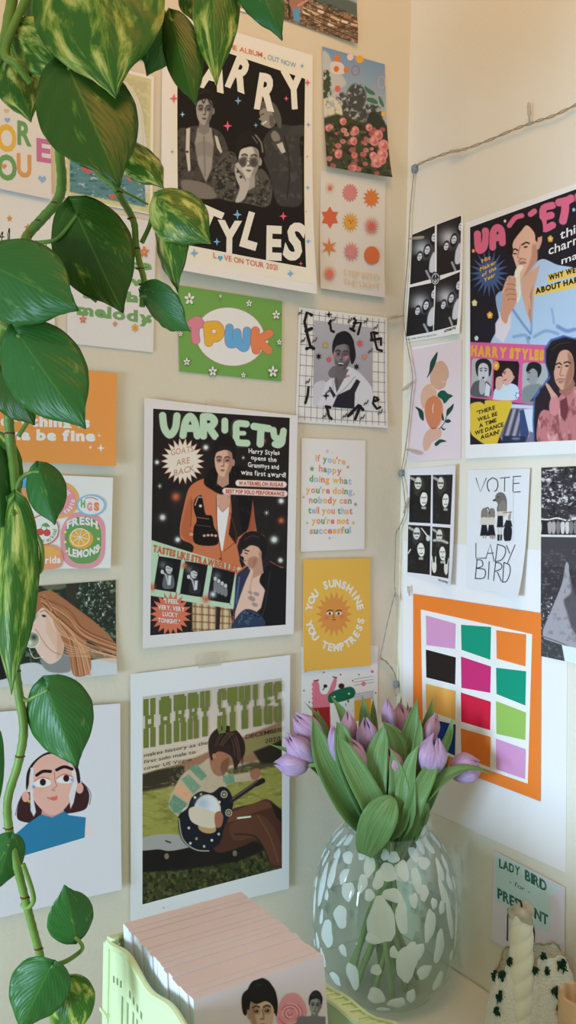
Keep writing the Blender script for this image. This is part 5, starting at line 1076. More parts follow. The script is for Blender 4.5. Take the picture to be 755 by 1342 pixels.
for t,x0,y0,x1,y1 in [("'THERE",627,544,651,536.5),('WILL BE',628,553,654,544.5),('A TIME',630,561,653,553),('WE DANCE',624.5,570.5,662,558.5),("AGAIN'",632,576,657,568.5)]: s.text(t,(x0,y0),(x1,y1),5.2,(44,36,24),.03,slant=-.08)
s.done()

# --- orange framed collage (a plain generic arrangement of coloured paper)
q = [(543,778),(711,803.5),(710,1050),(543,986.5)]
s = Sheet('collage_print', 'R', q, 'orange-bordered print of bright coloured paper blocks on white, behind the tulips', 'print', WR3, (214,118,48), base=.0022)
def cq(u, v):
    Q = s.q; p = Q[0]*(1-u)*(1-v)+Q[1]*u*(1-v)+Q[2]*u*v+Q[3]*(1-u)*v; return tuple(p)
def cp(P, c): s.poly([cq(*p) for p in P], c)
cp([(.06,.09),(.93,.12),(.9,.93),(.08,.94)],(220,220,222))
PAL = [[(186,140,186),(16,136,112),(222,118,48)],[(32,26,26),(178,44,110),(16,136,112)],[(226,162,84),(186,30,62),(134,176,88)],[(14,52,122),(222,118,48),(186,140,186)]]
for r_ in range(4):
    for c_ in range(3):
        u0 = .10+.275*c_; v0 = .13+.205*r_; k = .006*((r_*5+c_*3) % 4-1.5)
        cp([(u0,v0+k),(u0+.235,v0-k),(u0+.23,v0+.168+k),(u0+.004,v0+.165-k)], PAL[r_][c_])
s.done()

# --- LADY BIRD for PRESIDENT card
q = [(649.5,1114.5),(742,1162.5),(741,1292),(645,1231)]
s = Sheet('art_card', 'R', q, 'pale blue hand-lettered campaign card on the right wall behind the twisted candle', 'card', (196,212,226), (186,198,226), base=.002)
s.poly([(651,1118),(700,1142),(722,1176),(722,1222),(696,1212),(670,1190),(651,1180)],(164,204,220)); s.poly([(700,1142),(738,1164),(722,1176)],(176,206,228))
TL = (56,120,124)
O = (590,1080,4.576)
def outl(t, a_, b_, h): s.text(t, a_, b_, h, (26,60,66), .035); s.text(t, (a_[0]-.5,a_[1]-.7), (b_[0]-.5,b_[1]-.7), h, TL, .0)
outl('LADY',(656,1136),(683,1147),11); outl('BIRD',(690,1152),(718,1168),13); s.text('- for -',(669,1157),(696,1171),6,(40,70,74),.0,slant=.2); outl('PRESIDENT',(654,1176),(720,1212),13)
s.poly([(666.5,1190),(668,1190),(667.5,1233),(665.5,1232)],(44,48,66)); s.poly([(698,1208),(701,1209),(703,1222),(702,1240),(699,1240)],(62,48,92))
s.done()
# ------------------------------------------------------------------ table
t = empty('table', (-.6, -.45, ZT)); tag(t, 'white table in the corner carrying the vase, crate and candle', 'table')
m = MB(); m.box((-1.5, -.72, ZT-.025), (-.001, -.001, ZT)); tp = m.build('table_top', M_TABLE, t, False)
bv = tp.modifiers.new('b', 'BEVEL'); bv.width = .003; bv.segments = 2
for x, y in ((-1.46,-.68),(-.04,-.68),(-1.46,-.04),(-.04,-.04)):
    m = MB(); m.box((x-.02,y-.02,-1.35),(x+.02,y+.02,ZT-.025)); m.build('leg', M_TABLE, t, False)
# dark shadow gap where table meets wall is real: the top stands 1 mm off the walls

# ------------------------------------------------------------------ string lights round the corner
M_WIRE, nt_, b_ = newmat('clear_wire'); b_.inputs['Base Color'].default_value = (.42,.38,.30,1); b_.inputs['Roughness'].default_value = .25; b_.inputs['Alpha'].default_value = .75
M_BULB, nt_, b_ = newmat('clear_bulb'); b_.inputs['Base Color'].default_value = (.55,.5,.42,1); b_.inputs['Roughness'].default_value = .12; b_.inputs['Alpha'].default_value = .55
M_CLIP = plain('blue_grey_clip', (128,146,156), .5)
def wp(wall, px, py, off): return Vector(onwall(wall, px, py, off))
t = empty('string_lights', wp('R', 541, 222, .004)); tag(t, 'unlit clear wire string lights clipped down the corner and across the right wall', 'string lights')
def wire(pts, tw=1.0, r=.0007):
    P = spline([tuple(wp(w_, x, y, o)) for w_, x, y, o in pts], 10)
    for ph in (0, PI):
        Q = []
        for i, p in enumerate(P):
            a = i*.55*tw+ph; Q.append(Vector(p) + Vector((math.cos(a)*.0011, 0, math.sin(a)*.0011)) + Vector((0, math.cos(a)*.0011, 0)))
        m = MB(); m.tube(Q, r, 6); m.build('wire', M_WIRE, t)
wire([('R',800,112,.004),('R',755,137,.004),('R',724,152,.005),('R',700,160,.004),('R',675,169,.005),('R',640,184,.004),('R',610,195,.005),('R',588,200,.004),('R',560,210,.004),('R',543,218,.005)])
wire([('R',543,222,.005),('R',540,250,.006),('R',537,285,.006),('R',536,312,.007),('R',534,345,.006),('R',531,380,.006),('R',529,412,.006),('R',532,440,.006),('R',539,480,.007),('R',541,498,.008),('R',539,520,.007),('R',535,560,.006),('R',531,590,.007),('R',526,618,.006)])
wire([('R',526,622,.006),('R',529,640,.007),('R',531,670,.008),('R',524,690,.007),('L',519,700,.006),('L',518,730,.007),('L',517,765,.006),('L',518,776,.006),('L',513,795,.006),('L',507,820,.006),('L',501,848,.006),('L',498,862,.007)])
wire([('L',498,862,.007),('L',507,868,.006),('L',516,880,.006),('L',521,896,.004)],.8)
for (wl, x0, y0, x1, y1) in [('R',694,159,693,134),('R',610,196,588,199),('R',536,313,556,311),('R',541,500,527,512),('R',533,589,551,595),('R',529,672,536,652),('L',518,776,522,788),('L',528,414,508,417),('R',537,781,535,768),('L',521,898,519,912)]:
    a_, b_ = wp(wl, x0, y0, .006), wp(wl, x1, y1, .008)
    if (b_-a_).length > .05: b_ = a_ + (b_-a_).normalized()*.022
    m = MB(); d = b_-a_; m.tube([a_, a_+d*.3, a_+d*.35, a_+d*.85, a_+d*.96, b_], [.0011,.0013,.0022,.0022,.0016,.0004], 10); m.build('bulb', M_BULB, t)
for n_, (wl, x, y, lab) in enumerate([('R',543,221,'blue-grey adhesive clip at the top of the wire in the corner'),('R',526,620,'blue-grey adhesive clip halfway down the corner, left of the lower photo strip'),('L',520,897,'blue-grey adhesive clip lowest in the corner, just above the tulips')]):
    c = wp(wl, x, y, .0035); sz = .0052 if n_ == 0 else .0042; m = MB()
    prof = [(0,-.0033),(sz*.9,-.0033),(sz,-.002),(sz,.001),(sz*.7,.0028),(0,.0033)]
    V = []; K = 20
    for r, z in prof:
        for k in range(K):
            a = 2*PI*k/K; u = r*max(-.85,min(.85,math.cos(a)))*1.1; v = r*max(-.85,min(.85,math.sin(a)))*1.3
            V.append((c.x+(-z if wl=='R' else u), c.y+(u if wl=='R' else -z), c.z+v))
    m.add(V, [(i*K+k, i*K+(k+1)%K, (i+1)*K+(k+1)%K, (i+1)*K+k) for i in range(len(prof)-1) for k in range(K)])
    o = m.build('wire_clip', M_CLIP); tag(o, lab, 'clip', 'wire clips in the corner')

# ------------------------------------------------------------------ glass vase
VC = Vector((-.108, -.112, ZT)); 
def thinglass(name, tint, refl=.05, milk=0., rough=.02):
    m = bpy.data.materials.new(name); m.use_nodes = True; nt = m.node_tree; nt.nodes.clear()
    out = nt.nodes.new('ShaderNodeOutputMaterial'); tr = nt.nodes.new('ShaderNodeBsdfTransparent'); tr.inputs[0].default_value = (*tint, 1)
    gl = nt.nodes.new('ShaderNodeBsdfGlossy'); gl.inputs['Roughness'].default_value = rough
    lw = nt.nodes.new('ShaderNodeLayerWeight'); lw.inputs[0].default_value = .25
    mr = nt.nodes.new('ShaderNodeMapRange'); mr.inputs[3].default_value = refl; mr.inputs[4].default_value = .75
    pw = nt.nodes.new('ShaderNodeMath'); pw.operation = 'POWER'; pw.inputs[1].default_value = 2.2
    mx = nt.nodes.new('ShaderNodeMixShader'); nt.links.new(lw.outputs['Facing'], pw.inputs[0]); nt.links.new(pw.outputs[0], mr.inputs[0]); nt.links.new(mr.outputs[0], mx.inputs[0])
    nt.links.new(tr.outputs[0], mx.inputs[1]); nt.links.new(gl.outputs[0], mx.inputs[2])
    last = mx
    if milk:
        df = nt.nodes.new('ShaderNodeBsdfTranslucent'); df.inputs[0].default_value = (.80,.92,.90,1); df2 = nt.nodes.new('ShaderNodeBsdfDiffuse'); df2.inputs[0].default_value = (.80,.92,.90,1)
        m0 = nt.nodes.new('ShaderNodeMixShader'); m0.inputs[0].default_value = .6; nt.links.new(df.outputs[0], m0.inputs[1]); nt.links.new(df2.outputs[0], m0.inputs[2])
        m2 = nt.nodes.new('ShaderNodeMixShader'); m2.inputs[0].default_value = milk; nt.links.new(mx.outputs[0], m2.inputs[1]); nt.links.new(m0.outputs[0], m2.inputs[2]); last = m2
    nt.links.new(last.outputs[0], out.inputs[0]); return m
M_GLASS = thinglass('pale_green_glass', (.96,.985,.975), .05, .085)
M_WATER = thinglass('cloudy_water', (.93,.97,.90), .02, .05)
M_SPOT, nt_, b_ = newmat('opal_white_glass'); b_.inputs['Base Color'].default_value = (.80,.93,.92,1); b_.inputs['Roughness'].default_value = .12; b_.inputs['Alpha'].default_value = .72; b_.inputs['Transmission Weight'].default_value = 0; b_.inputs['Specular IOR Level'].default_value = .6
VH = .203; VR = .0905
def vr(z):                        # outer radius at height z
    pts = [(0,.050),(.005,.062),(.03,.081),(.07,.0895),(.105,VR),(.140,.0865),(.168,.0775),(.188,.0655),(VH,.0525)]
    for (z0, r0), (z1, r1) in zip(pts, pts[1:]):
        if z <= z1: pass
    zs = [p[0] for p in pts]; rs = [p[1] for p in pts]
    i = max(0, min(len(zs)-2, int(np.searchsorted(zs, z))-1))
    t = (z-zs[i])/(zs[i+1]-zs[i]); g = lambda k: rs[max(0, min(len(rs)-1, k))]
    a, b, c, d = g(i-1), g(i), g(i+1), g(i+2)
    return .5*((2*b)+(-a+c)*t+(2*a-5*b+4*c-d)*t*t+(-a+3*b-3*c+d)*t**3)
zs = np.linspace(0, VH, 36)
m = MB(); prof = [(0,0.0005)]+[(vr(z), z+.0005) for z in zs]+[(vr(VH)-.0014, VH+.0016),(vr(VH)-.0030, VH+.0004),(vr(VH)-.0030, VH-.003)]
m.lathe(prof, VC, 72)
# opal spots fused to the outside of the glass
rr = random.Random(12); used = []
camd = math.atan2(CAM[1]-VC.y, CAM[0]-VC.x)
def spot(az, z, w_, h_, tilt):
    V = []; n = 16; R0 = vr(z); cen = []
    for ring in (0, .55, 1.0):
        for k in range(n if ring else 1):
            a = 2*PI*k/n; wob = 1+.10*math.sin(3*a+az*7)+.06*math.sin(5*a+z*90)
            u = math.cos(a)*w_*ring*wob; v = math.sin(a)*h_*ring*wob; uu = u*math.cos(tilt)-v*math.sin(tilt); vv = u*math.sin(tilt)+v*math.cos(tilt)
            zz_ = min(max(z+vv, .006), VH-.001); r = vr(zz_)+(.0011 if ring < .9 else .0002); A = az+uu/max(R0,.03)
            V.append((VC.x+r*math.cos(A), VC.y+r*math.sin(A), VC.z+zz_+.0005))
    F = [(0, 1+k, 1+(k+1) % n) for k in range(n)] + [(1+k, n+1+k, n+1+(k+1) % n, 1+(k+1) % n) for k in range(n)]
    m.add(V, F, 1)
front = [(-.05,.125,.0165,.026),(.22,.132,.007,.020),(-.62,.120,.010,.013),(.30,.080,.013,.024),(.62,.118,.008,.018),(-.55,.150,.009,.010),(.02,.176,.011,.009),(-.28,.18,.007,.010),(.28,.178,.007,.010),(.48,.168,.006,.013),(-1.1,.140,.007,.026),(-.92,.16,.006,.018),(-.85,.092,.011,.017),(-.15,.106,.009,.006),(.78,.09,.008,.02),(1.02,.12,.006,.034),(1.25,.10,.007,.03),(-1.3,.11,.006,.02),(.1,.154,.012,.007),(.55,.065,.010,.009),(-.1,.035,.010,.012),(.2,.026,.011,.009),(-.42,.055,.008,.017),(.85,.045,.009,.012),(-.75,.04,.009,.008),(0,.012,.009,.004),(-1.0,.055,.006,.012),(-.45,.19,.006,.006),(.14,.19,.007,.005),(-.02,.192,.005,.005),(-.72,.182,.008,.006),(.7,.182,.009,.006),(1.0,.17,.006,.012),(.40,.148,.005,.008),(.92,.15,.005,.016)]
for az, z, a_, b_ in front: spot(camd+az, z, a_, b_, rr.uniform(-.2,.2)); used.append((az, z))
for i in range(420):
    az = rr.uniform(-PI, PI); z = .02+.178*rr.random()**.6
    if all(abs((az-u+PI) % (2*PI)-PI)*.08+abs(z-v)*.75 > (.021 if z < .13 else .0165) for u, v in used):
        spot(camd+az, z, rr.uniform(.0035,.0065), rr.uniform(.005,.011), rr.uniform(-.4,.4)); used.append((az, z))
vase = m.build('glass_vase', [M_GLASS, M_SPOT]); tag(vase, 'round clear glass vase mottled with opal white spots, holding the tulips', 'vase')
WL = .098
m = MB(); m.lathe([(0,.0055)]+[(vr(z)-.004, max(z,.0055)) for z in np.linspace(.0055, WL, 16)]+[(0, WL)], VC, 56)
wt = m.build('water', M_WATER, vase); 

# ------------------------------------------------------------------ tulips
def flatmat(name, c1, c2, scale, rough=.45, sub=0., stretch=(1,1,1), spec=.35, trans=.25):
    m, nt, b = newmat(name); a = lin(c1); d = lin(c2)
    tc = nt.nodes.new('ShaderNodeTexCoord'); mp = nt.nodes.new('ShaderNodeMapping'); mp.inputs['Scale'].default_value = stretch
    n = nt.nodes.new('ShaderNodeTexNoise'); n.inputs['Scale'].default_value = scale; n.inputs['Detail'].default_value = 4
    r = nt.nodes.new('ShaderNodeValToRGB'); r.color_ramp.elements[0].position = .36; r.color_ramp.elements[1].position = .66; r.color_ramp.elements[0].color = (*a, 1); r.color_ramp.elements[1].color = (*d, 1)
    nt.links.new(tc.outputs['UV'], mp.inputs[0]); nt.links.new(mp.outputs[0], n.inputs['Vector']); nt.links.new(n.outputs['Fac'], r.inputs[0]); nt.links.new(r.outputs[0], b.inputs['Base Color'])
    b.inputs['Roughness'].default_value = rough; b.inputs['Specular IOR Level'].default_value = spec
    tl = nt.nodes.new('ShaderNodeBsdfTranslucent'); nt.links.new(r.outputs[0], tl.inputs[0]); mx = nt.nodes.new('ShaderNodeMixShader'); mx.inputs[0].default_value = trans
    out = nt.nodes['Material Output']; nt.links.new(b.outputs[0], mx.inputs[1]); nt.links.new(tl.outputs[0], mx.inputs[2]); nt.links.new(mx.outputs[0], out.inputs[0])
    return m
M_PETAL = flatmat('lilac_tulip_petal', (206,168,214), (232,206,234), 5, .5, stretch=(5,.6,1), trans=.4)
M_PETAL2 = flatmat('dusky_pink_tulip_petal', (212,166,192), (232,198,216), 5, .5, stretch=(5,.6,1), trans=.4)
M_TLEAF = flatmat('tulip_leaf_green', (104,150,84), (148,184,120), 4, .42, stretch=(7,.5,1), trans=.3)
M_STEM = plain('tulip_stem_green', (112,146,78), .45, .3, noise=.12, nscale=60)
M_STEMW = plain('pale_wet_stem', (142,152,70), .4, .4, noise=.2, nscale=60)
def uvmesh(name, rows, mat, parent, thick=0.0006):
    """rows: list of rows of points across; gives a smooth solid blade with uv"""
    nr, nc = len(rows), len(rows[0]); V = [tuple(p) for r in rows for p in r]
    F = [(i*nc+j, i*nc+j+1, (i+1)*nc+j+1, (i+1)*nc+j) for i in range(nr-1) for j in range(nc-1)]
    me = mesh(name, V, F); uv = me.uv_layers.new(name='uv')
    for p in me.polygons:
        for li in p.loop_indices:
            vi = me.loops[li].vertex_index; uv.data[li].uv = ((vi % nc)/(nc-1), (vi//nc)/(nr-1))
    o = link(name, me, mat, parent, True)
    s_ = o.modifiers.new('s', 'SOLIDIFY'); s_.thickness = thick; s_.offset = 0
    return o
def blade(name, pts, width, mat, parent, face_dir, cup=.25, twist=0., nseg=22, nc=7, wave=0., shape=None, seed=0, fold=False, thick=.0006):
    """pts: 3-D centreline; width(u) gives half width; face_dir: the way the upper side looks"""
    P = spline([tuple(p) for p in pts], max(3, nseg//(len(pts)-1))); N = len(P); rows = []
    rs = random.Random(seed); ph = rs.uniform(0, 6)
    for i in range(N):
        u = i/(N-1); p = Vector(P[i]); tg = (Vector(P[min(i+1, N-1)])-Vector(P[max(i-1, 0)])).normalized()
        n = Vector(face_dir); n = (n-tg*n.dot(tg)).normalized(); sd = tg.cross(n)
        if twist: q = Matrix.Rotation(twist*(u-.3), 3, tg); n = q @ n; sd = q @ sd
        hw = width(u); row = []
        for j in range(nc):
            v = -1+2*j/(nc-1); lift = cup*hw*(abs(v) if fold else v*v)
            row.append(p+sd*(hw*v)+n*(lift+wave*hw*math.sin(u*13+ph+(2.2 if v > 0 else 0))*abs(v)**2))
        rows.append(row)
    return uvmesh(name, rows, mat, parent, thick)
def tulip_head(parent, base, tip, w_, openness, mat, seed):
    base, tip = Vector(base), Vector(tip); ax = (tip-base); L = ax.length; ax.normalize()
    ref = (Vector(CAM)-base).normalized(); e1 = (ref-ax*ref.dot(ax)).normalized(); e2 = ax.cross(e1); R = w_/2; rs = random.Random(seed)
    hd = empty('flower', base); hd.parent = parent; hd.matrix_parent_inverse = Matrix.Translation(-parent.location)
    for k in range(6):
        inner = k % 2; th = 2*PI*k/6+.35*rs.uniform(-1,1)+seed; rows = []; N, C = 14, 9
        half = 1.05 if inner == 0 else .95; Lk = L*(1.0-.05*inner+rs.uniform(-.05,.03)); sc = (1.0 if inner == 0 else .88)
        op = openness*(1 if inner == 0 else .6)
        for i in range(N):
            u = i/(N-1); r = R*sc*(max(0,math.sin(PI*min(1,(u*.80+.10))))**.75)*(1-.70*(1-op)*max(0,(u-.6)/.4)**1.5)
            if u < .06: r *= .5
            wd = half*(math.sin(PI*(u*.93+.05))**.5)*(1 if u < .7 else (1-((u-.7)/.3)**2.6*.9))
            row = []
            for j in range(C):
                v = -1+2*j/(C-1); a = th+wd*v; rr_ = r*(1+.05*math.cos(v*PI))-(.04*R*abs(v) if inner == 0 else 0)
                row.append(base+ax*(Lk*(u-.012*v*v*8*u*(u > .5)))+e1*(rr_*math.cos(a))+e2*(rr_*math.sin(a)))
            rows.append(row)
        o = uvmesh('petal', rows, mat, None, .0005); o.parent = hd; o.matrix_parent_inverse = Matrix.Identity(4)
        o.location = -base if False else (0,0,0)
        for v_ in o.data.vertices: v_.co = v_.co-base
    return hd
D0 = 1.02
VT = VC+Vector((0,0,VH))
# (base px, tip px, width px, depth, openness, material, label)
TU = [((404,1003),(359,1000),31,1.00,.15,0,'lilac tulip bent furthest left, lying sideways against the guitar poster'),
 ((411,1000),(375,962),33,1.01,.45,0,'open lilac tulip just above the sideways one at left'),
 ((420,976),(384,936),34,1.03,.4,0,'topmost lilac tulip of the left-hand cluster'),
 ((442,998),(436,950),17,.99,.1,0,'narrow closed lilac tulip half hidden by a leaf, left of centre'),
 ((459,975),(455,931),23,1.03,.1,1,'dusky pink tulip standing upright left of the centre'),
 ((483,986),(478,939),27,1.01,.15,0,'upright pointed lilac tulip left of the centre'),
 ((478,1012),(456,967),24,.985,.2,1,'dusky pink tulip leaning left in front of the upright pair'),
 ((511,958),(508,915),19,1.04,.1,0,'tall narrow lilac tulip at the top of the bunch'),
 ((527,962),(523,920),22,1.06,.2,1,'dusky pink tulip beside the tallest one at the top'),
 ((526,990),(513,950),21,1.03,.15,1,'small dusky pink tulip behind leaves in the middle'),
 ((522,1022),(507,977),29,.985,.2,1,'half-closed tulip in front, clasped by a green leaf'),
 ((560,1014),(571,963),40,.975,.5,0,'largest open lilac tulip at the front right'),
 ((560,974),(572,936),21,1.03,.15,1,'thin dusky tulip leaning right against the collage print'),
 ((590,1012),(632,1003),39,.99,.55,0,'open lilac tulip drooping furthest right in front of the collage print'),
 ((536,955),(538,926),15,1.08,.1,1,'small dark pink tulip at the back, just right of the tall ones')]
rt = random.Random(4); FT = [(.043,.0),(.036,.022),(.024,-.030),(.014,.036),(.006,-.042),(-.004,.012),(-.014,-.026),(-.022,.034),(-.030,.004),(.030,-.012),(-.036,-.018),(-.044,.012),(.0,.044),(-.040,.0),(.018,.008)]; camv = lambda p: (Vector(CAM)-Vector(p)).normalized()
def neckpt(px, k=.75):            # where a stem that carries a head at this pixel crosses the mouth of the vase
    u = max(-1, min(1, (px-508)/75)); R_ = VT; side = Vector((math.cos(camd-PI/2+PI), math.sin(camd-PI/2+PI), 0))
    return R_, side, u
right_dir = Vector((RW[0][0], RW[1][0], 0)).normalized(); fwd_dir = Vector((RW[0][2], RW[1][2], 0)).normalized()
for i, (b0, t0, wpx, d, op, mt, lab) in enumerate(TU):
    d += .03
    B = at(*b0, d); T_ = at(*t0, d-.004+(.01 if i in (0,13) else 0)); k = max(-1, min(1, (b0[0]-508)/85)); dd = (d-1.05)*.45
    neck = VT+right_dir*(k*.030)+fwd_dir*(max(-.02,min(.02,dd)))
    foot = VC+Vector((0,0,.012))+right_dir*FT[i][0]+fwd_dir*FT[i][1]
    mid = VC+Vector((0,0,.11))+right_dir*(-k*.006+rt.uniform(-.012,.012))+fwd_dir*dd*.3
    t = empty('tulip', foot); tag(t, lab, 'tulip', 'tulips in the glass vase')
    ax = (T_-B).normalized()
    p4 = B-ax*.03; p3 = neck*.45+B*.55-ax*.012
    cl = spline([tuple(foot), tuple(mid), tuple(neck), tuple(p3), tuple(p4), tuple(B+ax*.002)], 8)
    m = MB(); m.tube(cl, [.0036-.0008*j/len(cl) for j in range(len(cl))], 9); m.build('stem', M_STEM, t)
    tulip_head(t, B, T_, wpx*d/FPX*1.02, op, (M_PETAL, M_PETAL2)[mt], i*.7)
    TU[i] = TU[i]+(t,)
def tw(w0, peak=.35):
    def f(u):
        a = max(.02, max(0., math.sin(PI*min(1, (u+.12)/1.12)))**.8) if u > peak else .45+.55*(u/peak)
        return w0*a*(1 if u < .85 else max(.06, max(0., 1-(u-.85)/.15)**.7))
    return f
# leaves: (tulip index, [pixel centreline from vase mouth to tip], depth near, half width px, face bias)
TL_ = [(0,[(478,1100),(455,1055),(425,1015),(395,992),(353,975)],1.02,9,.2), (2,[(492,1102),(462,1060),(432,1010),(418,975),(409,937)],.985,19,.1),
 (1,[(488,1104),(474,1050),(455,1010),(432,975),(416,930)],1.03,13,.5), (3,[(497,1100),(478,1050),(455,1000),(447,960),(441,946)],.975,15,0),
 (6,[(500,1098),(490,1060),(470,1020),(452,985),(442,962)],.965,17,.3), (4,[(494,1100),(480,1040),(462,985),(450,940),(434,912)],1.045,11,.4),
 (5,[(498,1102),(482,1040),(480,980),(478,940),(475,911)],1.04,12,0), (5,[(503,1102),(492,1050),(494,1000),(500,970),(503,950)],.98,17,-.4),
 (5,[(500,1102),(496,1040),(490,980),(489,940),(489,914)],1.05,7,.2), (7,[(512,1100),(505,1045),(520,990),(512,960),(500,945)],1.0,15,.3),
 (10,[(505,1104),(520,1075),(524,1040),(520,1010),(512,980)],.965,15,0), (8,[(515,1100),(522,1040),(532,980),(540,945),(547,915)],1.01,13,.2),
 (9,[(516,1100),(530,1040),(548,985),(560,945),(567,914)],1.03,12,.4), (11,[(528,1100),(540,1060),(556,1025),(566,1005),(574,986)],.955,12,.2),
 (13,[(546,1098),(556,1050),(580,1022),(612,1008),(649,1015)],.965,12,.9), (12,[(540,1098),(552,1050),(572,1000),(588,965),(593,938)],1.0,8,.2),
 (10,[(520,1104),(532,1070),(534,1030),(540,1000),(549,975)],.96,14,-.3), (12,[(536,1100),(540,1040),(546,990),(549,960),(551,942)],.99,8,0),
 (13,[(538,1102),(556,1060),(568,1035),(580,1010),(590,990)],1.0,7,.2), (8,[(508,1102),(515,1030),(521,970),(524,940),(526,912)],1.06,8,.2),
 (14,[(518,1102),(530,1030),(540,980),(536,950),(534,920)],1.07,8,.2), (4,[(490,1100),(468,1045),(440,1000),(424,950),(399,920)],1.06,6,.1),
 (3,[(492,1102),(484,1060),(470,1030),(455,1012),(444,985)],1.0,9,.1), (11,[(545,1100),(552,1070),(560,1040),(570,1020),(580,1000)],.985,6,0)]
for i, (ti, pts, d, hw, fb) in enumerate(TL_):
    d += .03
    root = VT+right_dir*((pts[0][0]-508)*.00095)+fwd_dir*((d-1.05)*.5)
    low = root*.55+(VC+Vector((0,0,.12)))*.45; n = len(pts)
    P = [low, root]+[at(x, y, 1.0*(d)+(.0 if j < n-2 else .006)) for j, (x, y) in enumerate(pts)][1:]
    f = camv(P[2])+right_dir*fb+Vector((0,0,.15))
    if i == 14: f = Vector((0,0,1))+camv(P[2])*.6
    tul = TU[ti][-1]
    blade('leaf', P, tw(hw*d/FPX*1.05), M_TLEAF, tul, f, cup=.42, twist=rt.uniform(-.5,.5), wave=.10, seed=i)
# the broad leaf folded over the rim at the front
P = [at(478,1120,1.0), at(486,1098,.985), at(497,1074,.975), at(508,1056,.978), at(516,1045,.985)]
blade('leaf', P, lambda u: .0205*max(.05, math.sin(PI*min(1,.10+u*.885)))**.8, M_TLEAF, TU[10][-1], camv(P[2]), cup=.10, wave=.04, seed=3, nseg=30, nc=11)

# ------------------------------------------------------------------ crate of pale pink cards
M_CRATE = plain('mint_green_plastic', (204,222,170), .42, .4, bump=.05, bscale=300)
M_CARD = plain('pale_pink_card', (222,208,212), .55, .2, noise=.03, nscale=14)
M_CWHITE = plain('white_card_edge', (226,230,238), .6, .15)
ct = empty('storage_crate', (-.42,-.34,ZT)); tag(ct, 'pale mint green plastic folding crate holding the pink cards', 'crate')
X0, X1, Y0, Y1 = -.508, -.346, -.455, -.200; ZR = -.446; ZC = -.400; ZB = ZT+.001
def sm(a, b, x): t = max(0, min(1, (x-a)/(b-a))); return t*t*(3-2*t)
def rim(which, s_):                # height of the wavy rim of each side
    if which == 'left': return ZC+.002+.004*math.sin(s_*70)
    if which == 'right': return ZR+.012*(1-sm(-.40, -.33, s_))+.0025*math.sin(s_*90)
    if which == 'back': return ZC+(ZR-ZC)*sm(X0+.02, X0+.07, s_)
    return ZC+(ZR-ZC)*sm(X0+.02, X0+.07, s_)
def panel(axis, c0, lo, hi, name, cut, which):
    """a side wall with a wavy rim; cut(s,z) tells where its openings are"""
    n = int((hi-lo)/.004); nz = 34; Hs = []
    for i in range(n+1):
        s_ = lo+(hi-lo)*i/n; Hs.append((s_, rim(which, s_)))
    V = []; F = []; idx = {}
    def vid(i, k, o):
        key = (i, k, o)
        if key not in idx:
            s_, h = Hs[i]; z = ZB+(h-ZB)*k/nz; c = c0+o; V.append((c, s_, z) if axis == 'x' else (s_, c, z)); idx[key] = len(V)-1
        return idx[key]
    solid = lambda i, k: 0 <= i < n and 0 <= k < nz and not cut(i/n, k/nz, Hs[i][0]-lo, hi-Hs[i][0])
    for i in range(n):
        for k in range(nz):
            if not solid(i, k): continue
            for o, fl in ((-.0013, 0), (.0013, 1)):
                q = (vid(i,k,o), vid(i+1,k,o), vid(i+1,k+1,o), vid(i,k+1,o)); F.append(q if fl else q[::-1])
            for di, dk, e in ((-1,0,((i,k),(i,k+1))),(1,0,((i+1,k),(i+1,k+1))),(0,-1,((i,k),(i+1,k))),(0,1,((i,k+1),(i+1,k+1)))):
                if not solid(i+di, k+dk): F.append((vid(*e[0],-.0013), vid(*e[1],-.0013), vid(*e[1],.0013), vid(*e[0],.0013)))
    m = MB(); m.add(V, F)
    P = [((c0, s_, h) if axis == 'x' else (s_, c0, h)) for s_, h in Hs]; m.tube(P, .0032, 8)     # rounded rim
    for zz2 in (.25, .55): 
        z = ZB+.15*zz2; m.tube([((c0, s_, z) if axis == 'x' else (s_, c0, z)) for s_, h in Hs], .0022, 6)
    return m.build(name, M_CRATE, ct, False)
def cut(u, v, a, b):
    if a < .016 or b < .016: return False
    w_ = (a*1000) % 11
    if .42 < v < .80 and 3 < w_ < 6.4 and a > .03 and b > .03: return True
    if .10 < v < .34 and ((a*1000) % 14) > 5 and ((v*10) % 1.2) > .45: return True
    if .84 < v < .88 and ((a*1000) % 9) < 3.2 and a > .03: return True
    return False
panel('x', X0, Y0, Y1, 'side_panel', cut, 'left'); panel('x', X1, Y0, Y1, 'side_panel', cut, 'right'); panel('y', Y0, X0, X1, 'end_panel', cut, 'front'); panel('y', Y1, X0, X1, 'end_panel', cut, 'back')
m = MB(); m.box((X0,Y0,ZB-.0005),(X1,Y1,ZB+.003)); m.build('base', M_CRATE, ct, False)
m = MB()                           # ribbed ledge along the outside of the right rim
for k in range(20):
    y0_ = Y1-.012-k*.012; z0_, z1_ = rim('right', y0_), rim('right', y0_-.012)
    V = [(X1,y0_,z0_+.001),(X1+.013,y0_,z0_+.001),(X1+.013,y0_-.012,z1_+.001),(X1,y0_-.012,z1_+.001)]; m.add(V+[(a_,b_,c_-.0015) for a_,b_,c_ in V],[(0,3,2,1),(4,5,6,7),(0,1,5,4),(1,2,6,5),(2,3,7,6),(3,0,4,7)])
    m.tube([(X1,y0_,z0_+.002),(X1+.013,y0_-.004,z0_+.002)], .0012, 6)
m.tube([(X1+.013, Y1-.012-k*.012, rim('right', Y1-.012-k*.012)+.002) for k in range(21)], .0017, 6); m.build('ribbed_ledge', M_CRATE, ct, False)
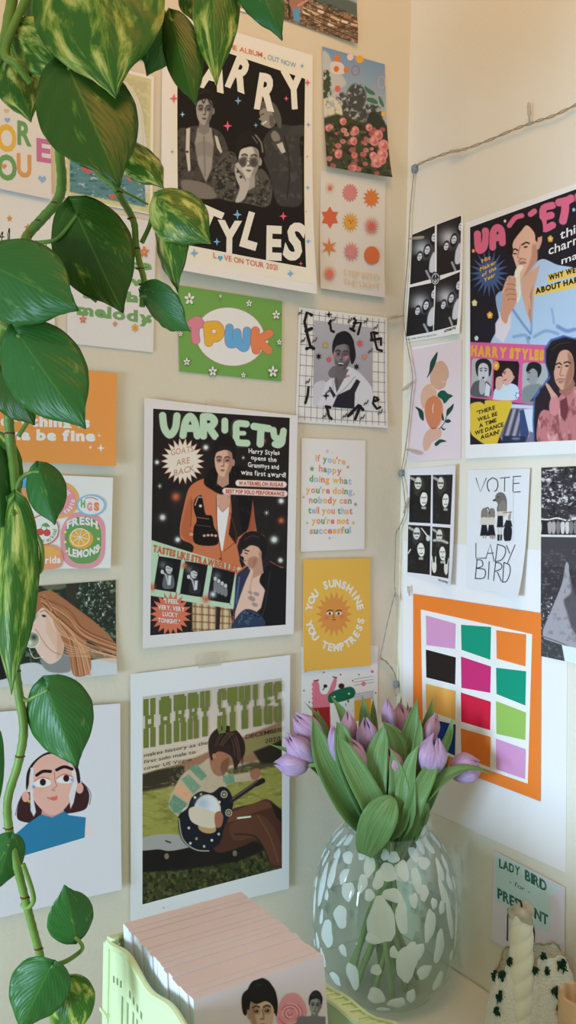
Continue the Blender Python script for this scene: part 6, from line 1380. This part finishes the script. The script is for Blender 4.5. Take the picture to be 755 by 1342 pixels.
for x in (X0, X1):
    for y in (Y0, Y1):
        m = MB(); sx = 1 if x == X0 else -1; sy = 1 if y == Y0 else -1; PT = ZR if x == X1 else ZC
        m.box((min(x-.0035*sx,x+.0085*sx), min(y-.0035*sy,y+.0085*sy), ZB), (max(x-.0035*sx,x+.0085*sx), max(y-.0035*sy,y+.0085*sy), PT-.002))
        for k in range(5): z = ZB+.02+k*.03; m.box((min(x-.0055*sx,x+.0105*sx), min(y-.0055*sy,y+.0105*sy), z), (max(x-.0055*sx,x+.0105*sx), max(y-.0055*sy,y+.0105*sy), z+.003))
        m.tube([(x+.004*sx,y+.004*sy,PT-.004),(x+.004*sx,y+.004*sy,PT+.004)], .0045, 12)
        o = m.build('corner_post', M_CRATE, ct, False); b2 = o.modifiers.new('b','BEVEL'); b2.width = .0008; b2.segments = 2
ZTOP = -.385; CX0, CX1 = -.4960, -.3725; YB, YF = -.209, -.341
NC = 19
ORD = 'second third fourth fifth sixth seventh eighth ninth tenth eleventh twelfth thirteenth fourteenth fifteenth sixteenth seventeenth eighteenth last'.split()
def make_card(y, dx, dz, lean):
    """a folded card: pink outside, white inside edges at both ends"""
    x0, x1 = CX0+dx, CX1+dx; H_ = .192; z1 = ZTOP+dz; th = .0069; ly = -lean
    y0 = y; yb = y+ly
    zb = z1-H_; V = [(x0,y0-th/2,z1-.0006),(x1,y0-th/2,z1-.0006),(x1,y0+th/2,z1-.0006),(x0,y0+th/2,z1-.0006),(x0,yb-th/2,zb),(x1,yb-th/2,zb),(x1,yb+th/2,zb),(x0,yb+th/2,zb)]
    m = MB(); m.add(V, [(0,3,2,1),(0,1,5,4),(2,3,7,6),(4,5,6,7)], 0)
    for xs in ((0,3,7,4),(2,1,5,6)): m.add([V[q] for q in xs], [(0,1,2,3)], 1)
    return m
rc = random.Random(9)
lean0 = .030
for k in range(NC):
    f = k/(NC-1); y = YB+(YF-YB)*f; front_ = k == NC-1
    mm = make_card(y, rc.uniform(-.0012,.0012), rc.uniform(-.0010,.0010) if not front_ else 0, lean0)
    o = mm.build('folded_card', [M_CARD, M_CWHITE], None, False)
    if front_: tag(o, 'frontmost pink card in the crate, printed with a dark-haired person and a rose', 'card', 'pink cards in the mint crate'); FC = o
    else: tag(o, 'plain pale pink card, %s from the front of the row in the crate' % ORD[NC-2-k], 'card', 'pink cards in the mint crate')
# picture on the front card, laid out on its own leaning face
fy = YF-.00345; fa = np.array([CX0, fy, ZTOP-.0006]); fu = np.array([CX1-CX0, 0, 0]); fv = np.array([0, -lean0, -.192]); fn = np.cross(fu, fv); fn /= np.linalg.norm(fn)
if fn[1] > 0: fn = -fn
def card_uv(px, py):
    r = rays(px, py); t_ = ((fa-CAM) @ fn)/(r @ fn); P = CAM+r*t_[...,None]; return P
ca = Area([(300,1278),(446,1262),(470,1420),(300,1420)], .7)
P3 = card_uv(ca.x, ca.y)
uu_ = (P3-fa) @ (fu/np.linalg.norm(fu))/np.linalg.norm(fu); vv_ = (P3-fa) @ (fv/np.linalg.norm(fv))/np.linalg.norm(fv)
ca.fill((212,184,182))
ca.blob([(368,1312),(376,1303),(388,1302),(398,1312),(402,1326),(398,1345),(384,1356),(370,1350),(362,1334)],(222,140,150),1.2)
for k in range(7): ca.line([(380+(3+k*2.2)*math.cos(t_), 1328+(3+k*2)*math.sin(t_)) for t_ in np.linspace(k*.9, k*.9+3.6, 8)],1.4,[(200,90,108),(236,176,180)][k%2],.8,.9)
face(ca,343,1327,17,27,-3,(202,160,138),(132,90,72),(34,26,26),shade=-1,fringe='up')
ca.blob([(318,1326),(317,1306),(326,1296),(346,1291),(360,1300),(364,1316),(362,1332),(357,1318),(348,1312),(336,1316),(326,1312),(323,1330)],(34,27,27),1)
ca.blob([(320,1372),(330,1358),(356,1358),(372,1372),(380,1430),(310,1430)],(60,70,96),1.2)
face(ca,413,1318,7.5,12,4,(150,140,142),(80,74,78),(40,36,40),shade=1,fringe='up'); ca.blob([(388,1340),(404,1332),(420,1332),(434,1342),(440,1420),(384,1420)],(120,112,118),1)
F = [(j*ca.nu+i, j*ca.nu+i+1, (j+1)*ca.nu+i+1, (j+1)*ca.nu+i) for j in range(ca.nv-1) for i in range(ca.nu-1)]
dead = np.abs(ca.c-np.array((212,184,182))).max(1) < 1.5
ok = (uu_ > .01) & (uu_ < .99) & (vv_ > 0.004) & (vv_ < .99)
F = [f for f in F if all(ok[i] for i in f) and not all(dead[i] for i in f)]
P3 = P3+fn*.0001
me = mesh('printed_picture', P3, F); at_ = me.color_attributes.new('ink','FLOAT_COLOR','POINT')
al = np.clip(lin(ca.c)/lin((222,214,216))*.8, .004, .9); at_.data.foreach_set('color', np.column_stack([al, np.ones(len(al))]).astype(np.float32).ravel())
link('printed_picture', me, M_MATT, FC)

# ------------------------------------------------------------------ twisted candle, ornament, wooden pot
M_WAX = plain('ivory_wax', (224,222,200), .28, .5, sub=.35)
M_WICK = plain('burnt_wick', (40,32,30), .9)
M_ASH = plain('melted_grey_wax', (168,160,140), .6, .3, noise=.3, nscale=90)
cb = on_table(681, 1385); ctp = at(684, 1190, 0); 
dz_c = np.dot(RW.T @ (np.array(cb)-CAM), (0,0,1)); ctop = at(684, 1192, float(dz_c)+.002)
cd_ = empty('spiral_candle', cb); tag(cd_, 'ivory twisted pillar candle with a black wick, standing right of the vase', 'candle')
m = MB(); n, K = 120, 32; axv = Vector(ctop)-Vector(cb); Lc = axv.length; V = []
for i in range(n+1):
    u = i/n; r = .0118+.0022*(1-u); 
    if u > .965: r *= 1-.35*((u-.965)/.035)**2
    for k in range(K):
        a = 2*PI*k/K; q = r*(1+.13*abs(math.sin((a-u*Lc*150)*1.0))**.7-.05)
        V.append(Vector(cb)+axv*u+Vector((q*math.cos(a), q*math.sin(a), 0)))
V.append(Vector(cb)+axv); m.add(V, [(i*K+k, i*K+(k+1)%K, (i+1)*K+(k+1)%K, (i+1)*K+k) for i in range(n) for k in range(K)]+[(n*K+k, n*K+(k+1)%K, (n+1)*K) for k in range(K)]+[tuple(range(K-1,-1,-1))])
m.build('wax_body', M_WAX, cd_)
m = MB(); V = []; K = 28
for i, (r, z) in enumerate([(.0132,-.009),(.0142,-.004),(.0128,.0015),(.0085,.004),(.003,.003),(0,.003)]):
    for k in range(K):
        a = 2*PI*k/K; w_ = 1+.10*math.sin(3*a+i)+.06*math.sin(7*a); V.append(Vector(ctop)+Vector((r*w_*math.cos(a), r*w_*math.sin(a), z+.0025*math.sin(2*a+1)*(r > .005))))
m.add(V, [(i*K+k, i*K+(k+1)%K, (i+1)*K+(k+1)%K, (i+1)*K+k) for i in range(5) for k in range(K)]); m.build('melted_top', M_ASH, cd_)
m = MB(); m.tube([Vector(ctop)+Vector((0,0,.002)), Vector(ctop)+Vector((-.001,0,.007)), Vector(ctop)+Vector((-.003,.001,.011))], [.0011,.0011,.0008], 8); m.build('wick', M_WICK, cd_)

# white knobbly ornament with dark green tufts
M_BOUCLE = plain('white_nubby_cloth', (226,226,212), .8, .2, bump=1.0, bscale=420)
M_TUFT = plain('dark_green_yarn', (22,66,46), .8, .2, noise=.4, nscale=300)
M_BROWN = plain('frayed_brown_edge', (176,160,140), .9, .1)
oc = on_table(697, 1376)
ot = empty('tufted_bag', oc); tag(ot, 'white knobbly two-lobed pouch dotted with dark green tufts, behind the candle', 'pouch')
E1 = right_dir; E2 = fwd_dir
def osurf(a, v):                   # a around, v 0 bottom .. 1 top
    c, s_ = math.cos(a), math.sin(a); side = 1 if c > 0 else -1
    wl = .050*(1-.10*v*v)*(1+.07*math.sin(3*v+1)); dp = .030*(1-.45*v**3)
    top = .106-.030*math.exp(-((c*wl+.012)/.009)**2)+.006*math.sin(c*9+1)-.016*max(0,abs(c)-.6)/.4+(.012 if c > 0 else 0)*math.exp(-((c-.45)/.25)**2)
    p = oc+E1*(c*wl*1.0)+E2*(s_*dp*(.65+.35*abs(c)**.5))+Vector((0,0,.001+v*top)); w_ = .0012*math.sin(a*23+v*40)*math.sin(v*37+a*11)
    return p+(E1*c+E2*s_)*w_
m = MB(); K, N = 96, 40; V = [osurf(2*PI*k/K, i/N) for i in range(N+1) for k in range(K)]
F = [(i*K+k, i*K+(k+1)%K, (i+1)*K+(k+1)%K, (i+1)*K+k) for i in range(N) for k in range(K)]
m.add(V, F); Vi = [osurf(2*PI*k/K, 1)*1 for k in range(K)]; Vb = [(oc+E1*math.cos(2*PI*k/K)*.040+E2*math.sin(2*PI*k/K)*.016+Vector((0,0,.05))) for k in range(K)]; m.add(Vi+Vb, [(k,(k+1)%K,K+(k+1)%K,K+k) for k in range(K)]+[tuple(range(K,2*K))])
m.build('pouch_body', M_BOUCLE, ot)
m = MB(); m.tube([osurf(2*PI*k/K, 1)+Vector((0,0,.0006*math.sin(k*2.3))) for k in range(K+1)], [.0011+.0004*math.sin(k*1.7) for k in range(K+1)], 6); m.build('frayed_rim', M_BROWN, ot)
ro = random.Random(3)
def tuft(px, py, sz):              # a knot of yarn where the photo shows one on the front of the pouch
    best = None
    for k in range(K):
        for i in range(0, N+1):
            p = V[i*K+k]
            if math.sin(2*PI*k/K) > .1: continue
            x, y = project(p); e = (x-px)**2+(y-py)**2
            if best is None or e < best[0]: best = (e, p)
    p = best[1]; m = MB(); nn = -E2
    for j in range(26):
        a = ro.uniform(0, 2*PI); r = sz*ro.uniform(.2,1); q = p+E1*(r*math.cos(a)*.8)+Vector((0,0,r*math.sin(a)))+nn*.0015; e_ = q+nn*ro.uniform(.0015,.004)+E1*ro.uniform(-.002,.002)+Vector((0,0,ro.uniform(-.0025,.002)))
        m.tube([p+nn*.0004, q, e_], [.0011,.0012,.0005], 5)
    m.build('tuft', M_TUFT, ot)
for px, py, sz_ in [(652,1247,.0036),(643.5,1273,.0042),(658,1276,.0045),(654,1304,.0042),(709,1242,.003),(736,1265,.005),(695,1267,.003),(714,1272,.0028),(728,1298,.0045),(652,1325,.0035),(735,1322,.004)]: tuft(px, py, sz_*1.45)

# small green sprig in front of the pouch
M_SPRIG = plain('bright_green_sprig', (132,160,86), .55, .2, noise=.15, nscale=120)
sb = on_table(702, 1372); 
sp_d = float(np.dot(RW.T @ (np.array(sb)-CAM), (0,0,1)))
m = MB(); tp_ = at(700, 1286, sp_d); rs_ = random.Random(6); sb2 = sb+Vector((0,0,.001))
m.tube([sb2, sb2.lerp(tp_, .5)+E1*.001, tp_], [.0022,.0020,.0010], 8)
for k in range(17):
    u = .18+.78*k/16; p = sb2.lerp(tp_, u); sgn = -1 if k % 2 else 1; L_ = .020*(1-u*.55)
    e_ = p+E1*sgn*L_*.85*ro.uniform(.7,1)+E2*ro.uniform(-.008,.004)+Vector((0,0,L_*.55)); m.tube([p, p.lerp(e_, .5)-Vector((0,0,.001)), e_], [.0016,.0018,.0014], 6)
    for j in range(5): q = p.lerp(e_, .35+.16*j); m.tube([q, q+E1*ro.uniform(-.004,.004)+E2*ro.uniform(-.004,.001)+Vector((0,0,ro.uniform(.002,.005)))], [.0014,.0009], 5)
o = m.build('green_sprig', M_SPRIG); tag(o, 'small bright green coral-shaped sprig standing between candle and pouch', 'sprig')

# wooden pot at the right edge
M_WOOD, nt, b = newmat('light_turned_wood'); tc = nt.nodes.new('ShaderNodeTexCoord'); wv = nt.nodes.new('ShaderNodeTexWave'); wv.inputs['Scale'].default_value = 22; wv.inputs['Distortion'].default_value = 6; wv.inputs['Detail'].default_value = 3
rp = nt.nodes.new('ShaderNodeValToRGB'); rp.color_ramp.elements[0].color = (*lin((178,140,100)),1); rp.color_ramp.elements[1].color = (*lin((204,170,128)),1); nt.links.new(tc.outputs['Object'], wv.inputs[0]); nt.links.new(wv.outputs[0], rp.inputs[0]); nt.links.new(rp.outputs[0], b.inputs['Base Color']); b.inputs['Roughness'].default_value = .5
wc = at(762, 1302, .86); wz = wc.z; R_ = .0225; hgt = wz-ZT
m = MB(); c_ = Vector((wc.x, wc.y, ZT)); m.lathe([(0,.001),(R_-.002,.001),(R_,.003),(R_,hgt-.002),(R_-.0015,hgt),(R_-.0035,hgt-.001),(R_-.004,hgt-.06),(0,hgt-.06)], c_, 56)
o = m.build('wooden_pot', M_WOOD); tag(o, 'light brown turned wooden pot cut off at the lower right edge', 'pot')
for x, y in ((577,1299),(617,1302)):
    pass

# ------------------------------------------------------------------ trailing pothos
def leafmat(name, dark, mid, pale, amount, gloss=.37):
    m, nt, b = newmat(name)
    tc = nt.nodes.new('ShaderNodeTexCoord'); mp = nt.nodes.new('ShaderNodeMapping'); mp.inputs['Scale'].default_value = (2.4, 1.2, 1); mp.inputs['Rotation'].default_value = (0,0,.35)
    oi = nt.nodes.new('ShaderNodeObjectInfo'); ad = nt.nodes.new('ShaderNodeVectorMath'); ad.operation = 'ADD'; cb_ = nt.nodes.new('ShaderNodeCombineXYZ'); ml = nt.nodes.new('ShaderNodeMath'); ml.operation = 'MULTIPLY'; ml.inputs[1].default_value = 37
    nt.links.new(oi.outputs['Random'], ml.inputs[0]); nt.links.new(ml.outputs[0], cb_.inputs[0]); nt.links.new(ml.outputs[0], cb_.inputs[1]); nt.links.new(tc.outputs['UV'], mp.inputs[0]); nt.links.new(mp.outputs[0], ad.inputs[0]); nt.links.new(cb_.outputs[0], ad.inputs[1])
    n = nt.nodes.new('ShaderNodeTexNoise'); n.inputs['Scale'].default_value = 2.0; n.inputs['Detail'].default_value = 9; n.inputs['Roughness'].default_value = .62; n.inputs['Distortion'].default_value = .4; nt.links.new(ad.outputs[0], n.inputs['Vector'])
    r = nt.nodes.new('ShaderNodeValToRGB'); e = r.color_ramp.elements; e[0].position = .0; e[0].color = (*lin(dark),1); e[1].position = .92-amount+.05; e[1].color = (*lin(pale),1)
    e2 = r.color_ramp.elements.new(.80-amount); e2.color = (*lin(dark),1); e3 = r.color_ramp.elements.new(.86-amount); e3.color = (*lin(mid),1)
    nt.links.new(n.outputs['Fac'], r.inputs[0])
    # pale midrib and side veins from the uv
    sp = nt.nodes.new('ShaderNodeSeparateXYZ'); nt.links.new(tc.outputs['UV'], sp.inputs[0])
    m1 = nt.nodes.new('ShaderNodeMath'); m1.operation = 'SUBTRACT'; m1.inputs[1].default_value = .5; m2 = nt.nodes.new('ShaderNodeMath'); m2.operation = 'ABSOLUTE'; nt.links.new(sp.outputs[0], m1.inputs[0]); nt.links.new(m1.outputs[0], m2.inputs[0])
    rb = nt.nodes.new('ShaderNodeMapRange'); rb.inputs[1].default_value = .004; rb.inputs[2].default_value = .02; rb.inputs[3].default_value = .55; rb.inputs[4].default_value = 0; nt.links.new(m2.outputs[0], rb.inputs[0])
    mx = nt.nodes.new('ShaderNodeMix'); mx.data_type = 'RGBA'; mx.inputs[7].default_value = (*lin(mid),1); nt.links.new(rb.outputs[0], mx.inputs[0]); nt.links.new(r.outputs[0], mx.inputs[6]); nt.links.new(mx.outputs[2], b.inputs['Base Color'])
    # veins as relief: waves running obliquely away from the midrib
    vv = nt.nodes.new('ShaderNodeMath'); vv.operation = 'MULTIPLY_ADD'; vv.inputs[1].default_value = -1.6; nt.links.new(m2.outputs[0], vv.inputs[0]); nt.links.new(sp.outputs[1], vv.inputs[2])
    v2 = nt.nodes.new('ShaderNodeMath'); v2.operation = 'MULTIPLY'; v2.inputs[1].default_value = 62; v3 = nt.nodes.new('ShaderNodeMath'); v3.operation = 'SINE'; nt.links.new(vv.outputs[0], v2.inputs[0]); nt.links.new(v2.outputs[0], v3.inputs[0])
    n5 = nt.nodes.new('ShaderNodeTexNoise'); n5.inputs['Scale'].default_value = 7; nt.links.new(ad.outputs[0], n5.inputs['Vector']); v4 = nt.nodes.new('ShaderNodeMath'); v4.operation = 'MULTIPLY_ADD'; v4.inputs[1].default_value = 3; nt.links.new(n5.outputs['Fac'], v4.inputs[0]); nt.links.new(v3.outputs[0], v4.inputs[2])
    bp = nt.nodes.new('ShaderNodeBump'); bp.inputs['Strength'].default_value = .16; bp.inputs['Distance'].default_value = .0004; nt.links.new(v4.outputs[0], bp.inputs['Height']); nt.links.new(bp.outputs[0], b.inputs['Normal'])
    b.inputs['Roughness'].default_value = gloss; b.inputs['Specular IOR Level'].default_value = .32
    tl = nt.nodes.new('ShaderNodeBsdfTranslucent'); nt.links.new(mx.outputs[2], tl.inputs[0]); ms = nt.nodes.new('ShaderNodeMixShader'); ms.inputs[0].default_value = .16
    nt.links.new(b.outputs[0], ms.inputs[1]); nt.links.new(tl.outputs[0], ms.inputs[2]); nt.links.new(ms.outputs[0], nt.nodes['Material Output'].inputs[0])
    return m
M_PD = leafmat('pothos_leaf_dark', (54,92,24), (104,138,48), (184,198,100), .19)
M_PG = leafmat('pothos_leaf_green', (54,110,46), (92,134,62), (176,200,112), .20)
M_PV = leafmat('pothos_leaf_variegated', (60,106,32), (122,150,54), (210,208,116), .33)
M_VINE = plain('pothos_vine', (106,138,56), .45, .35, noise=.22, nscale=30)
M_NODE = plain('brown_vine_node', (96,70,44), .8, .1)
pl = empty('trailing_pothos', at(60, -60, .72)); tag(pl, 'trailing pothos with heart-shaped green and yellow-flecked leaves hanging at the left', 'plant')
def heart(u):                       # half width of a heart-shaped leaf, u from the notch (0) to the tip (1)
    return (1.0*max(0, math.sin(PI*min(1,u**.72)))**.72)*(1-.14*u)*(1-.42*sm(.66,1,u))*1.10 if u < .93 else max(.0, (1-u)/.07)*.13+.01
def pleaf(base, tip, wpx, d0, d1, mat, fold=.35, roll=0., droop=.06, asym=0., seed=0, pet=None, back=0.12):
    """heart leaf; base/tip in photo pixels give where the notch and tip stand, wpx the full width"""
    B, T_ = at(*base, d0), at(*tip, d1); ax = T_-B; L = ax.length; ax.normalize(); f = camv(B.lerp(T_, .5))
    n = (f-ax*f.dot(ax)).normalized(); n = Matrix.Rotation(roll, 3, ax) @ n; sd = ax.cross(n); W = wpx*(d0+d1)/2/FPX/2/max(.35, math.cos(roll)); N, C = 30, 17; rows = []; rs = random.Random(seed); ph = rs.uniform(0,6)
    for i in range(N+1):
        u = i/N; row = []; hw = heart(u)*W
        for j in range(C):
            v = -1+2*j/(C-1); lob = -back*L*(abs(v)**1.3)*max(0, 1-u*3.2)*1.0
            lob += back*L*.0
            wv_ = .035*W*math.sin(u*9+ph+v*1.7)*abs(v)
            cv = -fold*hw*(abs(v)**1.35)+wv_+ .0012*math.sin(30*u-12*abs(v))*abs(v)*(W/.04)
            bend = -droop*L*4*(u-.45)**2*(1 if u > .45 else .5)
            row.append(B+ax*(u*L+lob*(1 if u < .4 else 1))+sd*(hw*v*(1+asym*v))+n*(cv+bend))
        rows.append(row)
    o = uvmesh('leaf', rows, mat, pl, .0005)
    if pet:
        P = [at(x, y, dd) for x, y, dd in pet]+[B+ax*.004-n*.001]
        Q = spline([tuple(p) for p in P], 8); m = MB(); m.tube(Q, [.0021-.0007*i/len(Q) for i in range(len(Q))], 9); m.build('leaf_stalk', M_VINE, pl)
    return o
def vine(pts, r0, r1, nodes=()):
    Q = spline([tuple(at(x, y, d)) for x, y, d in pts], 10); n = len(Q); m = MB(); R = [r0+(r1-r0)*i/n for i in range(n)]
    m.tube(Q, [q*(1+.10*math.sin(i*.9)**8) for i, q in enumerate(R)], 12); m.build('vine', M_VINE, pl)
    for u in nodes:
        i = int(u*(n-1)); p = Vector(Q[i]); m = MB(); m.tube([p-Vector((.0,0,.0009)), p, p+Vector((0,0,.0009))], [R[i]*1.04, R[i]*1.14, R[i]*1.04], 10); s_ = -1 if i % 2 else 1; m.tube([p, p+E1*s_*.0045-E2*.001], [.0014,.0006], 6); m.build('node', M_NODE, pl)
# main vine down the left edge
vine([(28,-60,.71),(14,10,.71),(2,70,.71),(-22,120,.72),(-30,260,.72),(-20,400,.71),(8,520,.70),(12,560,.70),(16,600,.70),(24,660,.69),(36,710,.69),(38,752,.69),(28,800,.69),(20,860,.69),(24,905,.69),(31,955,.69),(24,1000,.69),(10,1050,.69),(14,1100,.69),(26,1150,.69),(36,1190,.69),(44,1220,.69),(54,1258,.69),(62,1300,.69),(80,1380,.69)], .0044, .0030, (.30,.40,.47,.56,.66,.74,.82,.90))
# second vine in front of the cards at top left
vine([(130,-60,.70),(112,0,.71),(96,60,.72),(84,120,.73),(78,190,.71),(81,235,.70),(76,262,.70),(56,286,.70),(38,306,.70),(31,322,.69),(20,380,.69),(0,440,.70),(-30,500,.71)], .0042, .0036, (.52,.60,.7))
# third vine, thin, running down past the orchestra of small leaves
vine([(170,-60,.69),(165,0,.70),(158,60,.70),(150,110,.72),(132,190,.72),(128,224,.72),(146,240,.71),(160,262,.71),(175,290,.70),(178,318,.70),(183,345,.70),(189,370,.70),(186,402,.70)], .0034, .0024, (.55,.66,.78,.86,.93))
vine([(140,215,.715),(156,246,.72),(176,258,.725),(194,268,.73)], .0012, .0009)
vine([(62,-60,.69),(8,60,.69),(22,84,.69),(40,108,.70)], .0034, .0030)
# leaves: base (notch), tip, width, depths
pleaf((110,-80),(148,118),172,.66,.64,M_PV,.22,.15,.05,seed=1,pet=[(120,-60,.70),(112,-90,.68)])
pleaf((88,84),(155,236),124,.66,.63,M_PD,.25,-.12,.05,seed=2,pet=[(96,40,.70),(92,70,.68)])
pleaf((16,40),(74,90),68,.695,.68,M_PV,.3,.15,.05,seed=3,pet=[(60,0,.70),(50,20,.70)])
pleaf((14,78),(40,156),58,.71,.70,M_PV,.3,-.1,.05,seed=4,pet=[(6,60,.70),(14,72,.71)])
pleaf((42,-30),(62,62),52,.72,.70,M_PG,.3,.6,.05,seed=5)
pleaf((98,276),(158,406),102,.68,.66,M_PD,.22,.1,.05,seed=6,pet=[(36,320,.69),(52,318,.69),(76,312,.68)],back=.16)
pleaf((-22,342),(98,402),112,.64,.62,M_PG,.3,-.15,.06,seed=7,pet=[(-20,300,.69),(-30,320,.66)])
pleaf((22,436),(108,558),104,.64,.62,M_PG,.3,.12,.06,seed=8,pet=[(-10,420,.69),(8,430,.66)])
pleaf((118,352),(124,396),38,.70,.70,M_PV,.2,.5,.05,seed=9)
pleaf((4,486),(42,556),62,.67,.66,M_PD,.3,.3,.05,seed=10)
pleaf((164,186),(215,240),46,.69,.68,M_PV,.45,-.55,.1,seed=11,pet=[(142,236,.715),(160,226,.71),(164,206,.70)])
pleaf((208,258),(274,314),70,.68,.67,M_PV,.45,-.2,.1,seed=12,pet=[(186,318,.70),(196,296,.70),(202,272,.69)])
pleaf((208,262),(228,382),42,.69,.68,M_PV,.5,.7,.05,seed=13)
pleaf((188,384),(246,436),44,.69,.68,M_PG,.3,.75,.05,seed=14,pet=[(185,388,.70)])
pleaf((224,22),(254,134),50,.675,.66,M_PD,.5,.25,.05,seed=15,pet=[(158,72,.70),(170,50,.70),(196,24,.70),(212,14,.69)])
pleaf((220,24),(195,98),48,.685,.68,M_PG,.3,-.35,.05,seed=16)
pleaf((280,-60),(281,104),60,.67,.65,M_PV,.5,.2,.05,seed=17,pet=[(230,-60,.70),(244,-56,.68)])
pleaf((318,-60),(370,44),54,.66,.65,M_PG,.5,-.3,.08,seed=18,pet=[(280,-80,.70),(304,-70,.68)])
pleaf((250,-20),(252,26),36,.70,.70,M_PV,.3,.3,.05,seed=19)
pleaf((50,612),(70,686),50,.685,.67,M_PG,.55,.2,.06,seed=20,pet=[(22,646,.69),(26,630,.69),(38,620,.69)])
pleaf((16,668),(7,912),58,.68,.66,M_PV,.5,.45,.06,seed=21,pet=[(24,640,.69),(20,656,.69)])
pleaf((-8,590),(4,690),56,.69,.68,M_PG,.4,-.3,.05,seed=22)
pleaf((-6,575),(18,668),44,.72,.71,M_PV,.3,.4,.05,seed=23)
pleaf((60,898),(99,1006),82,.685,.67,M_PG,.5,.25,.06,seed=24,pet=[(26,912,.69),(34,918,.69),(44,914,.69)])
pleaf((-2,966),(-2,1060),14,.70,.70,M_PG,.3,0,.05,seed=25)
pleaf((14,1100),(-8,1172),50,.685,.68,M_PG,.4,-.2,.05,seed=26,pet=[(4,1118,.69)])
pleaf((100,1234),(86,1162),58,.69,.68,M_PG,.35,.15,.04,seed=27,pet=[(66,1266,.69),(86,1260,.69),(104,1248,.695),(108,1240,.69)],back=.05)
pleaf((66,1268),(24,1352),76,.66,.65,M_PG,.35,-.1,.05,seed=28,pet=[(58,1266,.69)])
pleaf((88,1286),(100,1362),58,.68,.67,M_PV,.3,.2,.05,seed=29)
# loops where stalks bend back on the main vine
for P, r in [([(38,748,.69),(46,752,.688),(54,744,.686),(54,715,.685),(46,700,.686)],.0021),([(24,572,.70),(34,556,.70),(44,540,.70),(48,520,.69)],.0019),([(20,862,.69),(10,866,.688),(6,856,.687),(2,830,.686)],.0018),([(28,1184,.69),(36,1190,.688),(44,1180,.686),(40,1160,.686),(30,1132,.686)],.0019),([(158,62,.70),(150,78,.70),(156,86,.70),(170,84,.70),(170,70,.70)],.0019),([(42,700,.69),(30,690,.69),(16,672,.69),(8,650,.69)],.0018)]:
    Q = spline([tuple(at(*p)) for p in P], 8); m = MB(); m.tube(Q, r, 9); m.build('leaf_stalk', M_VINE, pl)
